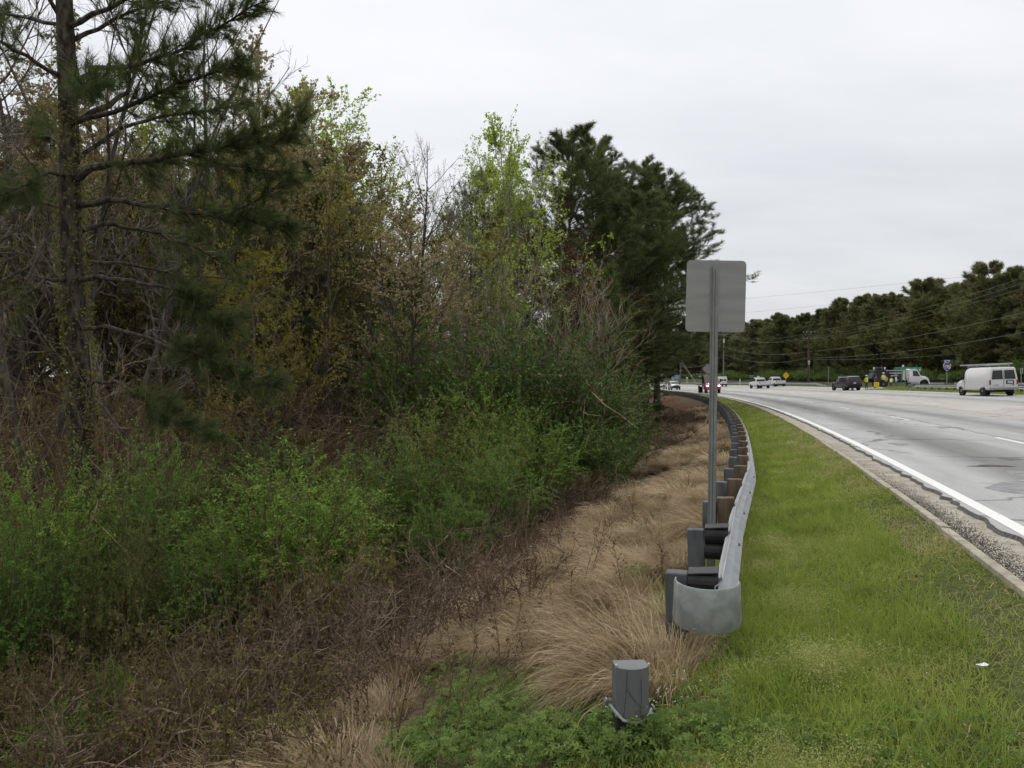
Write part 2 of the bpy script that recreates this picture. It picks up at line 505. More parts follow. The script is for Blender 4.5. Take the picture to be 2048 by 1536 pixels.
def road_mat():
    m = bpy.data.materials.new('old grey asphalt'); m.use_nodes = True
    nt = m.node_tree; N = nt.nodes.new; K = nt.links.new
    p = nt.nodes['Principled BSDF']; p.inputs['Roughness'].default_value = .85; p.inputs['Specular IOR Level'].default_value = .25
    uv = N('ShaderNodeUVMap'); uv.uv_map = 'road'
    sep = N('ShaderNodeSeparateXYZ'); K(uv.outputs[0], sep.inputs[0])
    # tyre and oil wear across the lanes
    wob = N('ShaderNodeTexNoise'); wob.inputs['Scale'].default_value = .06; wob.inputs['Detail'].default_value = 3
    K(uv.outputs[0], wob.inputs['Vector'])
    ad = N('ShaderNodeMath'); ad.operation = 'MULTIPLY_ADD'; ad.inputs[1].default_value = .9
    K(wob.outputs[0], ad.inputs[0]); K(sep.outputs['X'], ad.inputs[2])
    mr = N('ShaderNodeMapRange'); mr.inputs['From Min'].default_value = .45; mr.inputs['From Max'].default_value = 19.45
    K(ad.outputs[0], mr.inputs[0])
    r = N('ShaderNodeValToRGB'); e = r.color_ramp.elements
    g = lambda v, w=.0: (v * 1.14 + w, v * 1.13, v * 1.12 - .012 - w, 1)
    e[0].position = 0; e[0].color = g(.335); e[1].position = 1; e[1].color = g(.33)
    for t, v, w in ((.9, .33, 0), (1.65, .165, 0), (2.2, .18, 0), (3.0, .32, 0), (3.7, .345, 0), (4.6, .31, 0), (5.4, .2, 0), (6.2, .31, 0), (7.2, .35, .01), (9.2, .37, .018),
                    (11.4, .36, .014), (12.4, .31, 0), (13.3, .225, 0), (14.2, .32, 0), (15.4, .34, 0), (16.9, .27, 0), (18, .33, 0)):
        q = e.new(t / 19); q.color = g(v, w)
    K(mr.outputs[0], r.inputs[0])
    sc_ = N('ShaderNodeMapping'); sc_.inputs['Scale'].default_value = (1, .12, 1); K(uv.outputs[0], sc_.inputs[0])
    n1 = N('ShaderNodeTexNoise'); n1.inputs['Scale'].default_value = 1.6; n1.inputs['Detail'].default_value = 7; n1.inputs['Roughness'].default_value = .65
    K(sc_.outputs[0], n1.inputs['Vector'])
    n2 = N('ShaderNodeTexNoise'); n2.inputs['Scale'].default_value = 55; n2.inputs['Detail'].default_value = 3; K(uv.outputs[0], n2.inputs['Vector'])
    a1 = N('ShaderNodeMapRange'); a1.inputs['From Min'].default_value = .25; a1.inputs['From Max'].default_value = .75; a1.inputs['To Min'].default_value = .8; a1.inputs['To Max'].default_value = 1.2
    K(n1.outputs[0], a1.inputs[0])
    a2 = N('ShaderNodeMapRange'); a2.inputs['From Min'].default_value = .25; a2.inputs['From Max'].default_value = .75; a2.inputs['To Min'].default_value = .68; a2.inputs['To Max'].default_value = 1.32
    K(n2.outputs[0], a2.inputs[0])
    mm = N('ShaderNodeMath'); mm.operation = 'MULTIPLY'; K(a1.outputs[0], mm.inputs[0]); K(a2.outputs[0], mm.inputs[1])
    # hairline cracks, thickest across the travel direction
    vs_ = N('ShaderNodeMapping'); vs_.inputs['Scale'].default_value = (.33, .5, 1); K(uv.outputs[0], vs_.inputs[0])
    wn_ = N('ShaderNodeTexNoise'); wn_.inputs['Scale'].default_value = 1.1; wn_.inputs['Detail'].default_value = 6; K(uv.outputs[0], wn_.inputs['Vector'])
    va = N('ShaderNodeVectorMath'); va.operation = 'MULTIPLY_ADD'; va.inputs[1].default_value = (.5, .5, 0)
    K(wn_.outputs['Color'], va.inputs[0]); K(vs_.outputs[0], va.inputs[2])
    vo = N('ShaderNodeTexVoronoi'); vo.feature = 'DISTANCE_TO_EDGE'; vo.inputs['Scale'].default_value = .62
    K(va.outputs[0], vo.inputs['Vector'])
    ck = N('ShaderNodeMapRange'); ck.inputs['From Min'].default_value = .0; ck.inputs['From Max'].default_value = .016; ck.inputs['To Min'].default_value = .42; ck.inputs['To Max'].default_value = 1
    K(vo.outputs['Distance'], ck.inputs[0])
    ms = N('ShaderNodeTexNoise'); ms.inputs['Scale'].default_value = .35; K(uv.outputs[0], ms.inputs['Vector'])
    mq = N('ShaderNodeMapRange'); mq.inputs['From Min'].default_value = .44; mq.inputs['From Max'].default_value = .5; K(ms.outputs[0], mq.inputs[0])
    mk = N('ShaderNodeMix'); mk.inputs['A'].default_value = 1.0; K(mq.outputs[0], mk.inputs['Factor']); K(ck.outputs[0], mk.inputs['B'])
    m3 = N('ShaderNodeMath'); m3.operation = 'MULTIPLY'; K(mm.outputs[0], m3.inputs[0]); K(mk.outputs['Result'], m3.inputs[1])
    vm = N('ShaderNodeVectorMath'); vm.operation = 'SCALE'; K(r.outputs[0], vm.inputs[0]); K(m3.outputs[0], vm.inputs['Scale'])
    K(vm.outputs[0], p.inputs['Base Color'])
    b = N('ShaderNodeBump'); b.inputs['Strength'].default_value = .35; b.inputs['Distance'].default_value = .01
    K(n2.outputs[0], b.inputs['Height']); K(b.outputs[0], p.inputs['Normal'])
    return m
ROAD_M = road_mat()
RAG_Y = np.arange(-60, 481, .11); RAG_V = np.convolve(np.random.default_rng(5).normal(0, .03, len(RAG_Y)), [.4, .6, .4], 'same')
def ragged(Y, T):
    # broken outer edge of the asphalt
    w = (T < -.05)
    return T + w * (.02 * np.sin(Y * 1.3) * np.sin(Y * .73 + 1) + np.interp(Y, RAG_Y, RAG_V))
def far_edge(Y, T):
    # the road opens for the turning lane and the ramp mouth beyond the island
    wide = np.interp(Y, [92, 104, 240, 300], [0, 4.2, 4.2, 0])
    return T + (T > 18.5) * wide
ry = axis([(-60, 0, 4), (0, 34, .1), (34, 120, 1.5), (120, 480, 6)])
road = mesh_obj('road', strip_mesh('road', ry, np.array([-.16, 0, 1.8, 3.6, 5.4, 7.2, 11.5, 15.2, 18.6, 19.0]), [ROAD_M], jitter=lambda Y, T: far_edge(Y, ragged(Y, T))))
tag(road, kind='structure')
# broken lip of the asphalt, a real little step down to the gutter
lip_y = axis([(0, 34, .1), (34, 100, 1.0)])
n_l = len(lip_y); tl = ragged(lip_y, np.full(len(lip_y), -.16))
x1, y1 = road_xy(lip_y, tl); x2, y2 = road_xy(lip_y, tl - .02 - .02 * np.random.default_rng(8).random(n_l))
V = np.concatenate([np.stack([x1, y1, road_z(lip_y, tl) + .001], -1), np.stack([x2, y2, road_z(lip_y, tl) - .045], -1)])
n = len(lip_y); a = np.arange(n - 1)
lip = mesh_obj('broken_edge', np_mesh('broken_edge', V, [np.stack([a, a + 1, a + 1 + n, a + n], -1)], mats=[mat('asphalt crumb', (.07, .066, .062), .95, col2=(.2, .19, .18), scale=40, bump=1)]), road)

CONC = mat('gutter concrete', (.27, .24, .19), .9, col2=(.40, .365, .30), scale=3.5, detail=8, bump=.3, bscale=60)
GUT = strip_mesh('gutter', axis([(-60, 0, 4), (0, 40, .5), (40, 300, 4)]), np.array([-.68, -.6, -.4, -.08]), [CONC], lift=-.045)
gut = tag(mesh_obj('gutter', GUT), kind='structure')
# cast concrete edging along the grass, in lengths with open joints
seg = 3.0
EDGE_M = mat('edging concrete', (.27, .235, .175), .9, col2=(.42, .38, .30), scale=6, detail=8, bump=.35, bscale=50)
for k in range(46):
    ya, yb = -4 + k * seg + .012, -4 + (k + 1) * seg - .012
    yy = np.linspace(ya, yb, 7)
    V = []; wob = .012 * math.sin(k * 3.3)
    for tt, zz in ((-.77 + wob, -.09), (-.77 + wob, .006), (-.757 + wob, .014), (-.68 + wob, .010), (-.667 + wob, -.045), (-.667 + wob, -.09)):
        px_, py_ = road_xy(yy, tt); V.append(np.stack([px_, py_, grade(yy) + zz + np.full(7, .006 * math.sin(k * 1.7))], -1))
    V = np.stack(V, 1).reshape(-1, 3)
    F = []
    for q in range(6):
        for c in range(6):
            c2 = (c + 1) % 6
            F.append((q * 6 + c, q * 6 + c2, (q + 1) * 6 + c2, (q + 1) * 6 + c))
    mesh_obj('edging_length', np_mesh('edging_length', V, [np.array(F), np.array([[5, 4, 3, 2, 1, 0]]), np.array([[36, 37, 38, 39, 40, 41]])], mats=[EDGE_M]), gut)

# painted lines: sheets 4 mm above the asphalt
def worn_paint(name, c, base, amount):
    m = bpy.data.materials.new(name); m.use_nodes = True
    nt = m.node_tree; N = nt.nodes.new; K = nt.links.new
    p = nt.nodes['Principled BSDF']; p.inputs['Roughness'].default_value = .7
    uv = N('ShaderNodeUVMap'); uv.uv_map = 'road'
    mp = N('ShaderNodeMapping'); mp.inputs['Scale'].default_value = (14, 3.2, 1); K(uv.outputs[0], mp.inputs[0])
    n1 = N('ShaderNodeTexNoise'); n1.inputs['Scale'].default_value = 1.5; n1.inputs['Detail'].default_value = 8; n1.inputs['Roughness'].default_value = .7
    K(mp.outputs[0], n1.inputs['Vector'])
    mr = N('ShaderNodeMapRange'); mr.inputs['From Min'].default_value = amount; mr.inputs['From Max'].default_value = amount + .05
    K(n1.outputs[0], mr.inputs[0])
    mx = N('ShaderNodeMix'); mx.data_type = 'RGBA'; mx.inputs['A'].default_value = (*base, 1); mx.inputs['B'].default_value = (*c, 1)
    K(mr.outputs[0], mx.inputs['Factor']); K(mx.outputs['Result'], p.inputs['Base Color'])
    return m
WHITE_P = worn_paint('white road paint', (.74, .73, .69), (.3, .29, .28), .33)
FAR_P = worn_paint('faded white road paint', (.66, .65, .61), (.34, .33, .31), .38)
YEL_P = worn_paint('worn yellow road paint', (.56, .40, .14), (.34, .32, .28), .47)
def line(y0, y1, t, w, m, st=.5, name='painted_line'):
    n = max(2, int((y1 - y0) / st))
    mesh_obj(name, strip_mesh(name, np.linspace(y0, y1, n + 1), np.array([t - w / 2, t + w / 2]), [m], lift=.004), road)
def split_line(y0, y1, t, w, m):
    y = y0
    while y < y1:
        L_ = 8 if y < 60 else 30
        line(y, min(y + L_, y1), t, w, m, .4 if y < 60 else 2)
        y += L_
split_line(-6, 300, .02, .17, WHITE_P)
split_line(-6, 95, 18.55, .15, FAR_P)
for k in range(26):
    y = -6.4 + 12.2 * k
    line(y, y + 3.05, 3.62, .12, WHITE_P)
    line(y + 4, y + 7.05, 15.2, .12, FAR_P)
split_line(4, 260, 7.2, .12, YEL_P)
split_line(4, 260, 11.5, .12, YEL_P)
for k in range(20):
    y = 8 + 12.2 * k
    line(y, y + 3.05, 7.45, .10, YEL_P)
split_line(132, 260, 22.6, .14, FAR_P)
# sealed seams, patches and a pothole
SEAM = mat('crack', (.075, .072, .068), .95, col2=(.16, .155, .15), scale=20)
def seam(y0, y1, t, w, name='crack'):
    yy = np.arange(y0, y1, .15)
    tt = t + .03 * np.sin(yy * 1.3) + .02 * np.sin(yy * 5.1 + 1)
    ww = w * (.4 + .6 * np.abs(np.sin(yy * 2.7) * np.sin(yy * .9 + .3)))
    V = []
    for s in (-1, 1):
        x_, y_ = road_xy(yy, tt + s * ww / 2); V.append(np.stack([x_, y_, road_z(yy, tt) + .003], -1))
    n = len(yy); a = np.arange(n - 1)
    mesh_obj(name, np_mesh(name, np.concatenate(V), [np.stack([a, a + n, a + n + 1, a + 1], -1)], mats=[SEAM]), road)
seam(8, 48, 3.78, .055)
seam(14, 60, 7.62, .05)
seam(6, 40, 11.9, .03)
PATCH = mat('patched asphalt', (.19, .19, .188), .9, col2=(.29, .288, .283), scale=5, detail=8, bump=.3, bscale=70)
POT = mat('pothole', (.04, .038, .036), .95, col2=(.11, .105, .1), scale=30, bump=.8)
def blob(y0, t, ly, lt, m, sd, name):
    r = random.Random(sd); n = 26
    V = [(y0, t)]; ph = r.random() * 6
    for k in range(n):
        a = 2 * PI * k / n
        q = 1 + .22 * math.sin(3 * a + ph) + .14 * math.sin(5 * a + ph * 2) + r.uniform(-.09, .09)
        V.append((y0 + ly * q * math.cos(a), t + lt * q * math.sin(a)))
    P = []
    for a, b in V:
        x_, y_ = road_xy(a, b); P.append((float(x_), float(y_), float(road_z(a, b)) + .0025))
    me_p = np_mesh(name, np.array(P), [np.array([(0, 1 + k, 1 + (k + 1) % n) for k in range(n)])], mats=[m])
    mesh_obj(name, me_p, road)
blob(11.6, 1.85, 1.5, 1.05, PATCH, 3, 'asphalt_patch')
blob(19.2, .95, .55, .2, PATCH, 5, 'asphalt_patch')
blob(14.3, 1.5, .16, .34, POT, 8, 'pothole')
blob(20.6, .75, .14, .16, POT, 9, 'pothole')
blob(13.0, 2.3, .08, .2, POT, 10, 'pothole')
blob(25.5, 3.55, .5, .22, PATCH, 12, 'asphalt_patch')
blob(31, 3.6, .8, .25, PATCH, 14, 'asphalt_patch')
blob(37, 9.6, .3, .45, PATCH, 15, 'asphalt_patch')
# ramp beyond the grass island on the far side
RAMP_M = mat('ramp asphalt', (.29, .285, .28), .9, col2=(.35, .345, .335), scale=.8, detail=7, bump=.2, bscale=40)
ramp = tag(mesh_obj('ramp', strip_mesh('ramp', axis([(20, 128, 3)]), np.array([23.3, 26, 30.2]), [RAMP_M], lift=.03, uv=False)), kind='structure')
# loose gravel in the gutter
n = 30000
gy = RNG.uniform(2.5, 20, n); keep = RNG.random(n) < np.interp(gy, [2.5, 5, 9.5, 12, 14, 20], [.9, 1, .95, .45, .15, .06])
gy = gy[keep]; n = len(gy)
gt = -.655 + np.abs(RNG.normal(0, .15, n)) + np.interp(gy, [3, 8, 12, 20], [.0, .04, .0, .0])
gt = np.minimum(gt, -.21)
x_, y_ = road_xy(gy, gt)
s = RNG.uniform(.0025, .0065, n)
c = np.stack([x_, y_, road_z(gy, gt) - .045 + s * .4], -1)
oct_ = np.array([(1, 0, 0), (-1, 0, 0), (0, 1, 0), (0, -1, 0), (0, 0, .7), (0, 0, -.7)])
Vg = (c[:, None] + oct_[None] * s[:, None, None] * RNG.uniform(.6, 1.3, (n, 6, 1))).reshape(-1, 3)
fo = np.array([(0, 2, 4), (2, 1, 4), (1, 3, 4), (3, 0, 4), (2, 0, 5), (1, 2, 5), (3, 1, 5), (0, 3, 5)])
Fg = (fo[None] + 6 * np.arange(n)[:, None, None]).reshape(-1, 3)
GRAVEL = leaf_mat('gravel stones', [(.04, .036, .032), (.095, .088, .08), (.19, .175, .155)], trans=0, clump=9, gain=1)
tag(mesh_obj('gravel', np_mesh('gravel', Vg, [Fg], var=np.repeat(RNG.random(n), 6), mats=[GRAVEL])), 'loose dark gravel washed along the concrete gutter', 'gravel', kind='stuff')

# ================================================================ vegetation kit
def unit(v):
    return v / np.maximum(np.linalg.norm(v, axis=-1, keepdims=True), 1e-9)
def rand_dirs(n, r):
    return unit(r.normal(size=(n, 3)))
class Sticks:
    """straight tapered three-sided sticks, gathered in bulk"""
    def __init__(s): s.a = []; s.b = []; s.ra = []; s.rb = []
    def add(s, a, b, ra, rb):
        s.a.append(a); s.b.append(b); s.ra.append(ra); s.rb.append(rb)
    def poly(s, pts, r):
        for i in range(len(pts) - 1):
            s.add(pts[i], pts[i + 1], r[i], r[i + 1])
    def arrays(s):
        A = np.array(s.a, float).reshape(-1, 3); B = np.array(s.b, float).reshape(-1, 3)
        ra = np.array(s.ra, float); rb = np.array(s.rb, float)
        d = unit(B - A)
        u = unit(np.cross(d, np.where(np.abs(d[:, 2:3]) > .9, np.array([[1., 0, 0]]), np.array([[0, 0, 1.]]))))
        w = np.cross(d, u)
        V = np.zeros((len(A), 6, 3))
        for k in range(3):
            an = 2 * PI * k / 3
            o = u * math.cos(an) + w * math.sin(an)
            V[:, k] = A + o * ra[:, None]; V[:, 3 + k] = B + o * rb[:, None]
        f = np.array([(0, 1, 4, 3), (1, 2, 5, 4), (2, 0, 3, 5)])
        F = (f[None] + 6 * np.arange(len(A))[:, None, None]).reshape(-1, 4)
        return V.reshape(-1, 3), F
    def mesh(s, name, m, r):
        V, F = s.arrays()
        return np_mesh(name, V, [F], var=np.repeat(r.random(len(s.a)), 6), mats=[m])

def leaf_quads(P, D, L, W, r, droop=.0):
    """rhombic leaves: base P, direction D, length L, width W"""
    n = len(P)
    side = unit(np.cross(D, rand_dirs(n, r)))
    V = np.zeros((n, 4, 3))
    mid = P + D * (L * .5)[:, None]
    V[:, 0] = P; V[:, 1] = mid + side * (W * .5)[:, None]
    V[:, 2] = P + D * L[:, None] - np.array([0, 0, 1.]) * (droop * L)[:, None] if droop else P + D * L[:, None]
    V[:, 3] = mid - side * (W * .5)[:, None]
    F = np.arange(4 * n).reshape(n, 4)
    return V.reshape(-1, 3), F
def leaf_mesh(name, P, D, L, W, r, m, droop=0., var=None):
    V, F = leaf_quads(np.asarray(P), np.asarray(D), L, W, r, droop)
    return np_mesh(name, V, [F], var=np.repeat(r.random(len(P)) if var is None else var, 4), mats=[m])
def blades(P, D, L, W, bend, r, seg=3, grav=None):
    """grass blades: root P, start direction D, arcing towards -z by bend; tapering strips"""
    n = len(P)
    side = unit(np.cross(D, np.array([0, 0, 1.])) + r.normal(size=(n, 3)) * .25)
    V = np.zeros((n, 2 * seg + 1, 3))
    g = np.array([0, 0, -1.]) if grav is None else grav
    for k in range(seg + 1):
        u = k / seg
        c = P + D * (L * u)[:, None] + g * (bend * L * u * u)[:, None]
        if k < seg:
            w = W * (1 - .55 * u) * .5
            V[:, 2 * k] = c - side * w[:, None]; V[:, 2 * k + 1] = c + side * w[:, None]
        else:
            V[:, 2 * seg] = c
    q = np.array([(2 * k, 2 * k + 1, 2 * k + 3, 2 * k + 2) for k in range(seg - 1)])
    base = (2 * seg + 1) * np.arange(n)[:, None, None]
    Q = (q[None] + base).reshape(-1, 4)
    Tt = (np.array([[2 * seg - 2, 2 * seg - 1, 2 * seg]])[None] + base).reshape(-1, 3)
    return V.reshape(-1, 3), Q, Tt
class Bag:
    """joins vertex/face arrays of plants into one mesh"""
    def __init__(s): s.V = []; s.F = {}; s.var = []; s.n = 0
    def add(s, V, *Fs, var=None):
        for f in Fs:
            s.F.setdefault(f.shape[1], []).append(f + s.n)
        s.V.append(V); s.n += len(V)
        s.var.append(var if var is not None else np.full(len(V), .5))
        return s
    def mesh(s, name, m):
        return np_mesh(name, np.concatenate(s.V), [np.concatenate(f) for f in s.F.values()], var=np.concatenate(s.var), mats=[m])

def wander(p, d, L, n, r, up=0., noise=.12):
    pts = [np.array(p, float)]; d = np.array(d, float)
    for k in range(n):
        d = d + r.normal(size=3) * noise + np.array([0, 0, up])
        d = d / np.linalg.norm(d)
        pts.append(pts[-1] + d * L / n)
    return pts
def along(pts, u):
    k = min(int(u * (len(pts) - 1)), len(pts) - 2); f = u * (len(pts) - 1) - k
    return pts[k] * (1 - f) + pts[k + 1] * f, unit(pts[k + 1] - pts[k])
def off_axis(d, ang, r, flat=0.):
    q = r.normal(size=3); q[2] *= (1 - flat)
    s = np.cross(d, q); s /= max(np.linalg.norm(s), 1e-6)
    v = d * math.cos(ang) + np.cross(s, d) * math.sin(ang)
    return v / np.linalg.norm(v)

BARK = mat('grey brown bark', (.055, .045, .036), .95, col2=(.13, .115, .095), scale=9, detail=7, bump=.9, bscale=30, stretch=(1, 1, .25), spec=.1)
BARK_P = mat('pine bark', (.032, .028, .022), .95, col2=(.10, .086, .068), scale=11, detail=6, bump=1, bscale=26, stretch=(1, 1, .35), spec=.1, lo=.4, hi=.6)
BARK_L = mat('pale bark', (.13, .115, .09), .95, col2=(.24, .22, .18), scale=9, detail=7, bump=.6, bscale=30, stretch=(1, 1, .25), spec=.1)
TWIG = leaf_mat('brown twigs', [(.055, .038, .025), (.105, .076, .049), (.175, .132, .086)], trans=0)
TWIG_R = leaf_mat('red brown stalks', [(.05, .036, .026), (.105, .078, .056), (.19, .148, .108)], trans=0)
TWIG_G = leaf_mat('grey twigs', [(.075, .065, .055), (.15, .13, .11), (.24, .215, .185)], trans=0)
TWIG_T = leaf_mat('tan twigs', [(.11, .08, .055), (.2, .155, .11), (.3, .245, .18)], trans=0)
NEEDLE = leaf_mat('pine needles', [(.038, .05, .022), (.075, .094, .038), (.13, .15, .058)], trans=.35, clump=.5)
NEEDLE_F = leaf_mat('far pine needles', [(.066, .074, .036), (.112, .12, .054), (.178, .178, .078)], trans=.35, clump=.35, objrand=.5)
NEEDLE_M = leaf_mat('mid pine needles', [(.05, .066, .03), (.1, .122, .05), (.165, .185, .075)], trans=.4, clump=.5)
NEEDLE_Y = leaf_mat('young pine needles', [(.03, .05, .016), (.055, .09, .026), (.1, .14, .04)], trans=.3, clump=.6)
LF_TAN = leaf_mat('tan buds', [(.14, .118, .06), (.235, .195, .1), (.35, .3, .165)], trans=.4)
LF_OLIVE = leaf_mat('olive young leaves', [(.1, .096, .034), (.175, .165, .054), (.27, .25, .085)], trans=.45)
LF_YEL = leaf_mat('yellow green catkins', [(.105, .1, .02), (.18, .168, .03), (.27, .25, .05)], trans=.4)
LF_LIME = leaf_mat('fresh lime leaves', [(.12, .17, .02), (.22, .3, .035), (.34, .43, .06)], trans=.5)
LF_RED = leaf_mat('russet dead leaves', [(.06, .034, .018), (.1, .06, .03), (.15, .095, .05)], trans=.3)
LF_PRIVET = leaf_mat('privet leaves', [(.045, .084, .022), (.098, .168, .04), (.18, .268, .068)], trans=.42, clump=1.6)
LF_BRIGHT = leaf_mat('bright shrub leaves', [(.07, .122, .024), (.138, .22, .042), (.225, .32, .07)], trans=.45, clump=1.6)
LF_DARK = leaf_mat('dark evergreen leaves', [(.03, .056, .013), (.06, .11, .021), (.112, .175, .036)], trans=.25, clump=1.4, gloss=.025)
LF_BRUSH = leaf_mat('sparse brush leaves', [(.08, .058, .032), (.135, .105, .048), (.13, .14, .04), (.21, .215, .06)], trans=.35, clump=2.2)
LF_VINE = leaf_mat('vine leaves', [(.06, .042, .025), (.1, .078, .042), (.11, .115, .034), (.22, .21, .06)], trans=.4, clump=2.5)
LF_DEAD = leaf_mat('withered leaves', [(.045, .03, .02), (.085, .058, .038), (.15, .105, .07)], trans=.2, clump=3)
DRY = leaf_mat('dry straw', [(.15, .11, .064), (.33, .255, .16), (.52, .435, .30)], trans=.35, clump=2.5)
GRASS = leaf_mat('green grass', [(.085, .125, .026), (.155, .2, .04), (.22, .252, .058), (.33, .315, .125)], trans=.45, clump=1.1, gain=1.72)
GRASS_M = leaf_mat('mown turf', [(.08, .118, .022), (.14, .182, .033), (.195, .213, .055), (.3, .265, .14)], trans=.4, clump=1.6, gain=1.8)
HERB = leaf_mat('cranesbill leaves', [(.085, .125, .038), (.145, .2, .056), (.215, .27, .09)], trans=.4, clump=3)
CLOVER = leaf_mat('yellow green seed heads', [(.17, .19, .06), (.29, .3, .11), (.42, .42, .19)], trans=.4, clump=3)
PETAL = leaf_mat('white petals', [(.6, .6, .56), (.75, .75, .7)], trans=.3, gain=1)

def make_tree(seed, H, spread, r0, base, n1, n2, n3, leaves, leaf_L, leaf_W, bark, twig, leafm, up=.06, ang=(.7, 1.15), lean=.03, fork=0, dome=True, name='tree', label=None, cat='tree', group=None):
    r = np.random.default_rng(seed)
    root = empty(name, label=label, cat=cat, group=group)
    tr = MB(); st = Sticks(); LP = []; LD = []
    trunks = []
    if fork:
        z0 = base * .8
        stem = wander((0, 0, -.3), (r.normal() * lean, r.normal() * lean, 1), z0 + .3, 4, r, .05, .05)
        tr.tube(stem, np.linspace(r0 * 1.25, r0, 5), 8)
        for k in range(fork):
            a = 2 * PI * k / fork + r.uniform(-.4, .4)
            d = np.array([math.cos(a) * .42, math.sin(a) * .42, 1.])
            trunks.append((wander(stem[-1] - d * .05, d / np.linalg.norm(d), H - z0, 9, r, .05, .07), r0 * .72))
    else:
        trunks.append((wander((0, 0, -.3), (r.normal() * lean, r.normal() * lean, 1), H + .3, 12, r, .03, .05), r0))
    for pts, rr in trunks:
        n = len(pts)
        rad = [rr * (1 - .93 * (k / (n - 1)) ** .85) * (1.3 if k == 0 and not fork else 1) for k in range(n)]
        tr.tube(pts, rad, 8)
        nb = max(3, int(n1 / len(trunks)))
        u0 = base / H if not fork else .12
        for b in range(nb):
            u = u0 + (1 - u0) * ((b + r.random()) / nb) * .97
            p, d = along(pts, u)
            uu = max(0, (u - u0) / (1 - u0)); L1 = spread * (max(.26, math.sin(PI * (.2 + .76 * uu))) if dome else 1.05 - .75 * uu ** 1.4) * r.uniform(.7, 1.15)
            d1 = off_axis(d, r.uniform(*ang), r)
            b1 = wander(p, d1, L1, 5, r, up, .13)
            rb = max(.012, rr * (1 - .9 * u) * .5)
            tr.tube(b1, np.linspace(rb, .008, 6), 5, cap=False)
            for c in range(n2):
                u2 = .2 + .8 * (c + r.random()) / n2
                p2, d2 = along(b1, min(u2, .999))
                L2 = L1 * .42 * r.uniform(.6, 1.2) * (1.15 - .5 * u2)
                b2 = wander(p2, off_axis(d2, r.uniform(.5, .95), r, .2), L2, 3, r, up, .15)
                q = max(.006, rb * .35)
                st.poly(b2, [q, q * .8, q * .6, q * .4])
                for e in range(n3):
                    u3 = .15 + .85 * (e + r.random()) / n3
                    p3, d3 = along(b2, min(u3, .999))
                    L3 = L2 * .42 * r.uniform(.5, 1.2)
                    b3 = wander(p3, off_axis(d3, r.uniform(.4, .9), r), L3, 2, r, up * 1.5, .18)
                    st.poly(b3, [q * .5, q * .42, q * .3])
                    for g in range(leaves):
                        p4, d4 = along(b3, min(.25 + .75 * r.random(), .999))
                        LP.append(p4); LD.append(off_axis(d4, r.uniform(.4, 1.3), r))
    tr.build('trunk', bark, root, smooth=True)
    mesh_obj('branches', st.mesh('branches', twig, r), root)
    if LP:
        n = len(LP)
        mesh_obj('crown', leaf_mesh('crown', LP, LD, leaf_L * r.uniform(.6, 1.3, n), leaf_W * r.uniform(.6, 1.3, n), r, leafm), root)
    return root

def tufts(P, D, L, W, k, r, spread=1.0):
    """pine tufts: k needles each, triangles radiating forward round D"""
    n = len(P)
    Pn = np.repeat(P, k, 0); Dn = np.repeat(D, k, 0)
    nd = unit(Dn + rand_dirs(n * k, r) * spread)
    Ln = np.repeat(L, k) * r.uniform(.65, 1.15, n * k)
    st = Pn - Dn * (Ln * r.uniform(0, .7, n * k))[:, None]
    side = unit(np.cross(nd, rand_dirs(n * k, r))) * (W * .5)
    tip = st + nd * Ln[:, None]; tip[:, 2] -= Ln * .08
    V = np.stack([st - side, st + side, tip], 1).reshape(-1, 3)
    return V, np.arange(3 * n * k).reshape(-1, 3), np.repeat(np.repeat(r.random(n), k) * .7 + r.random(n * k) * .3, 3)

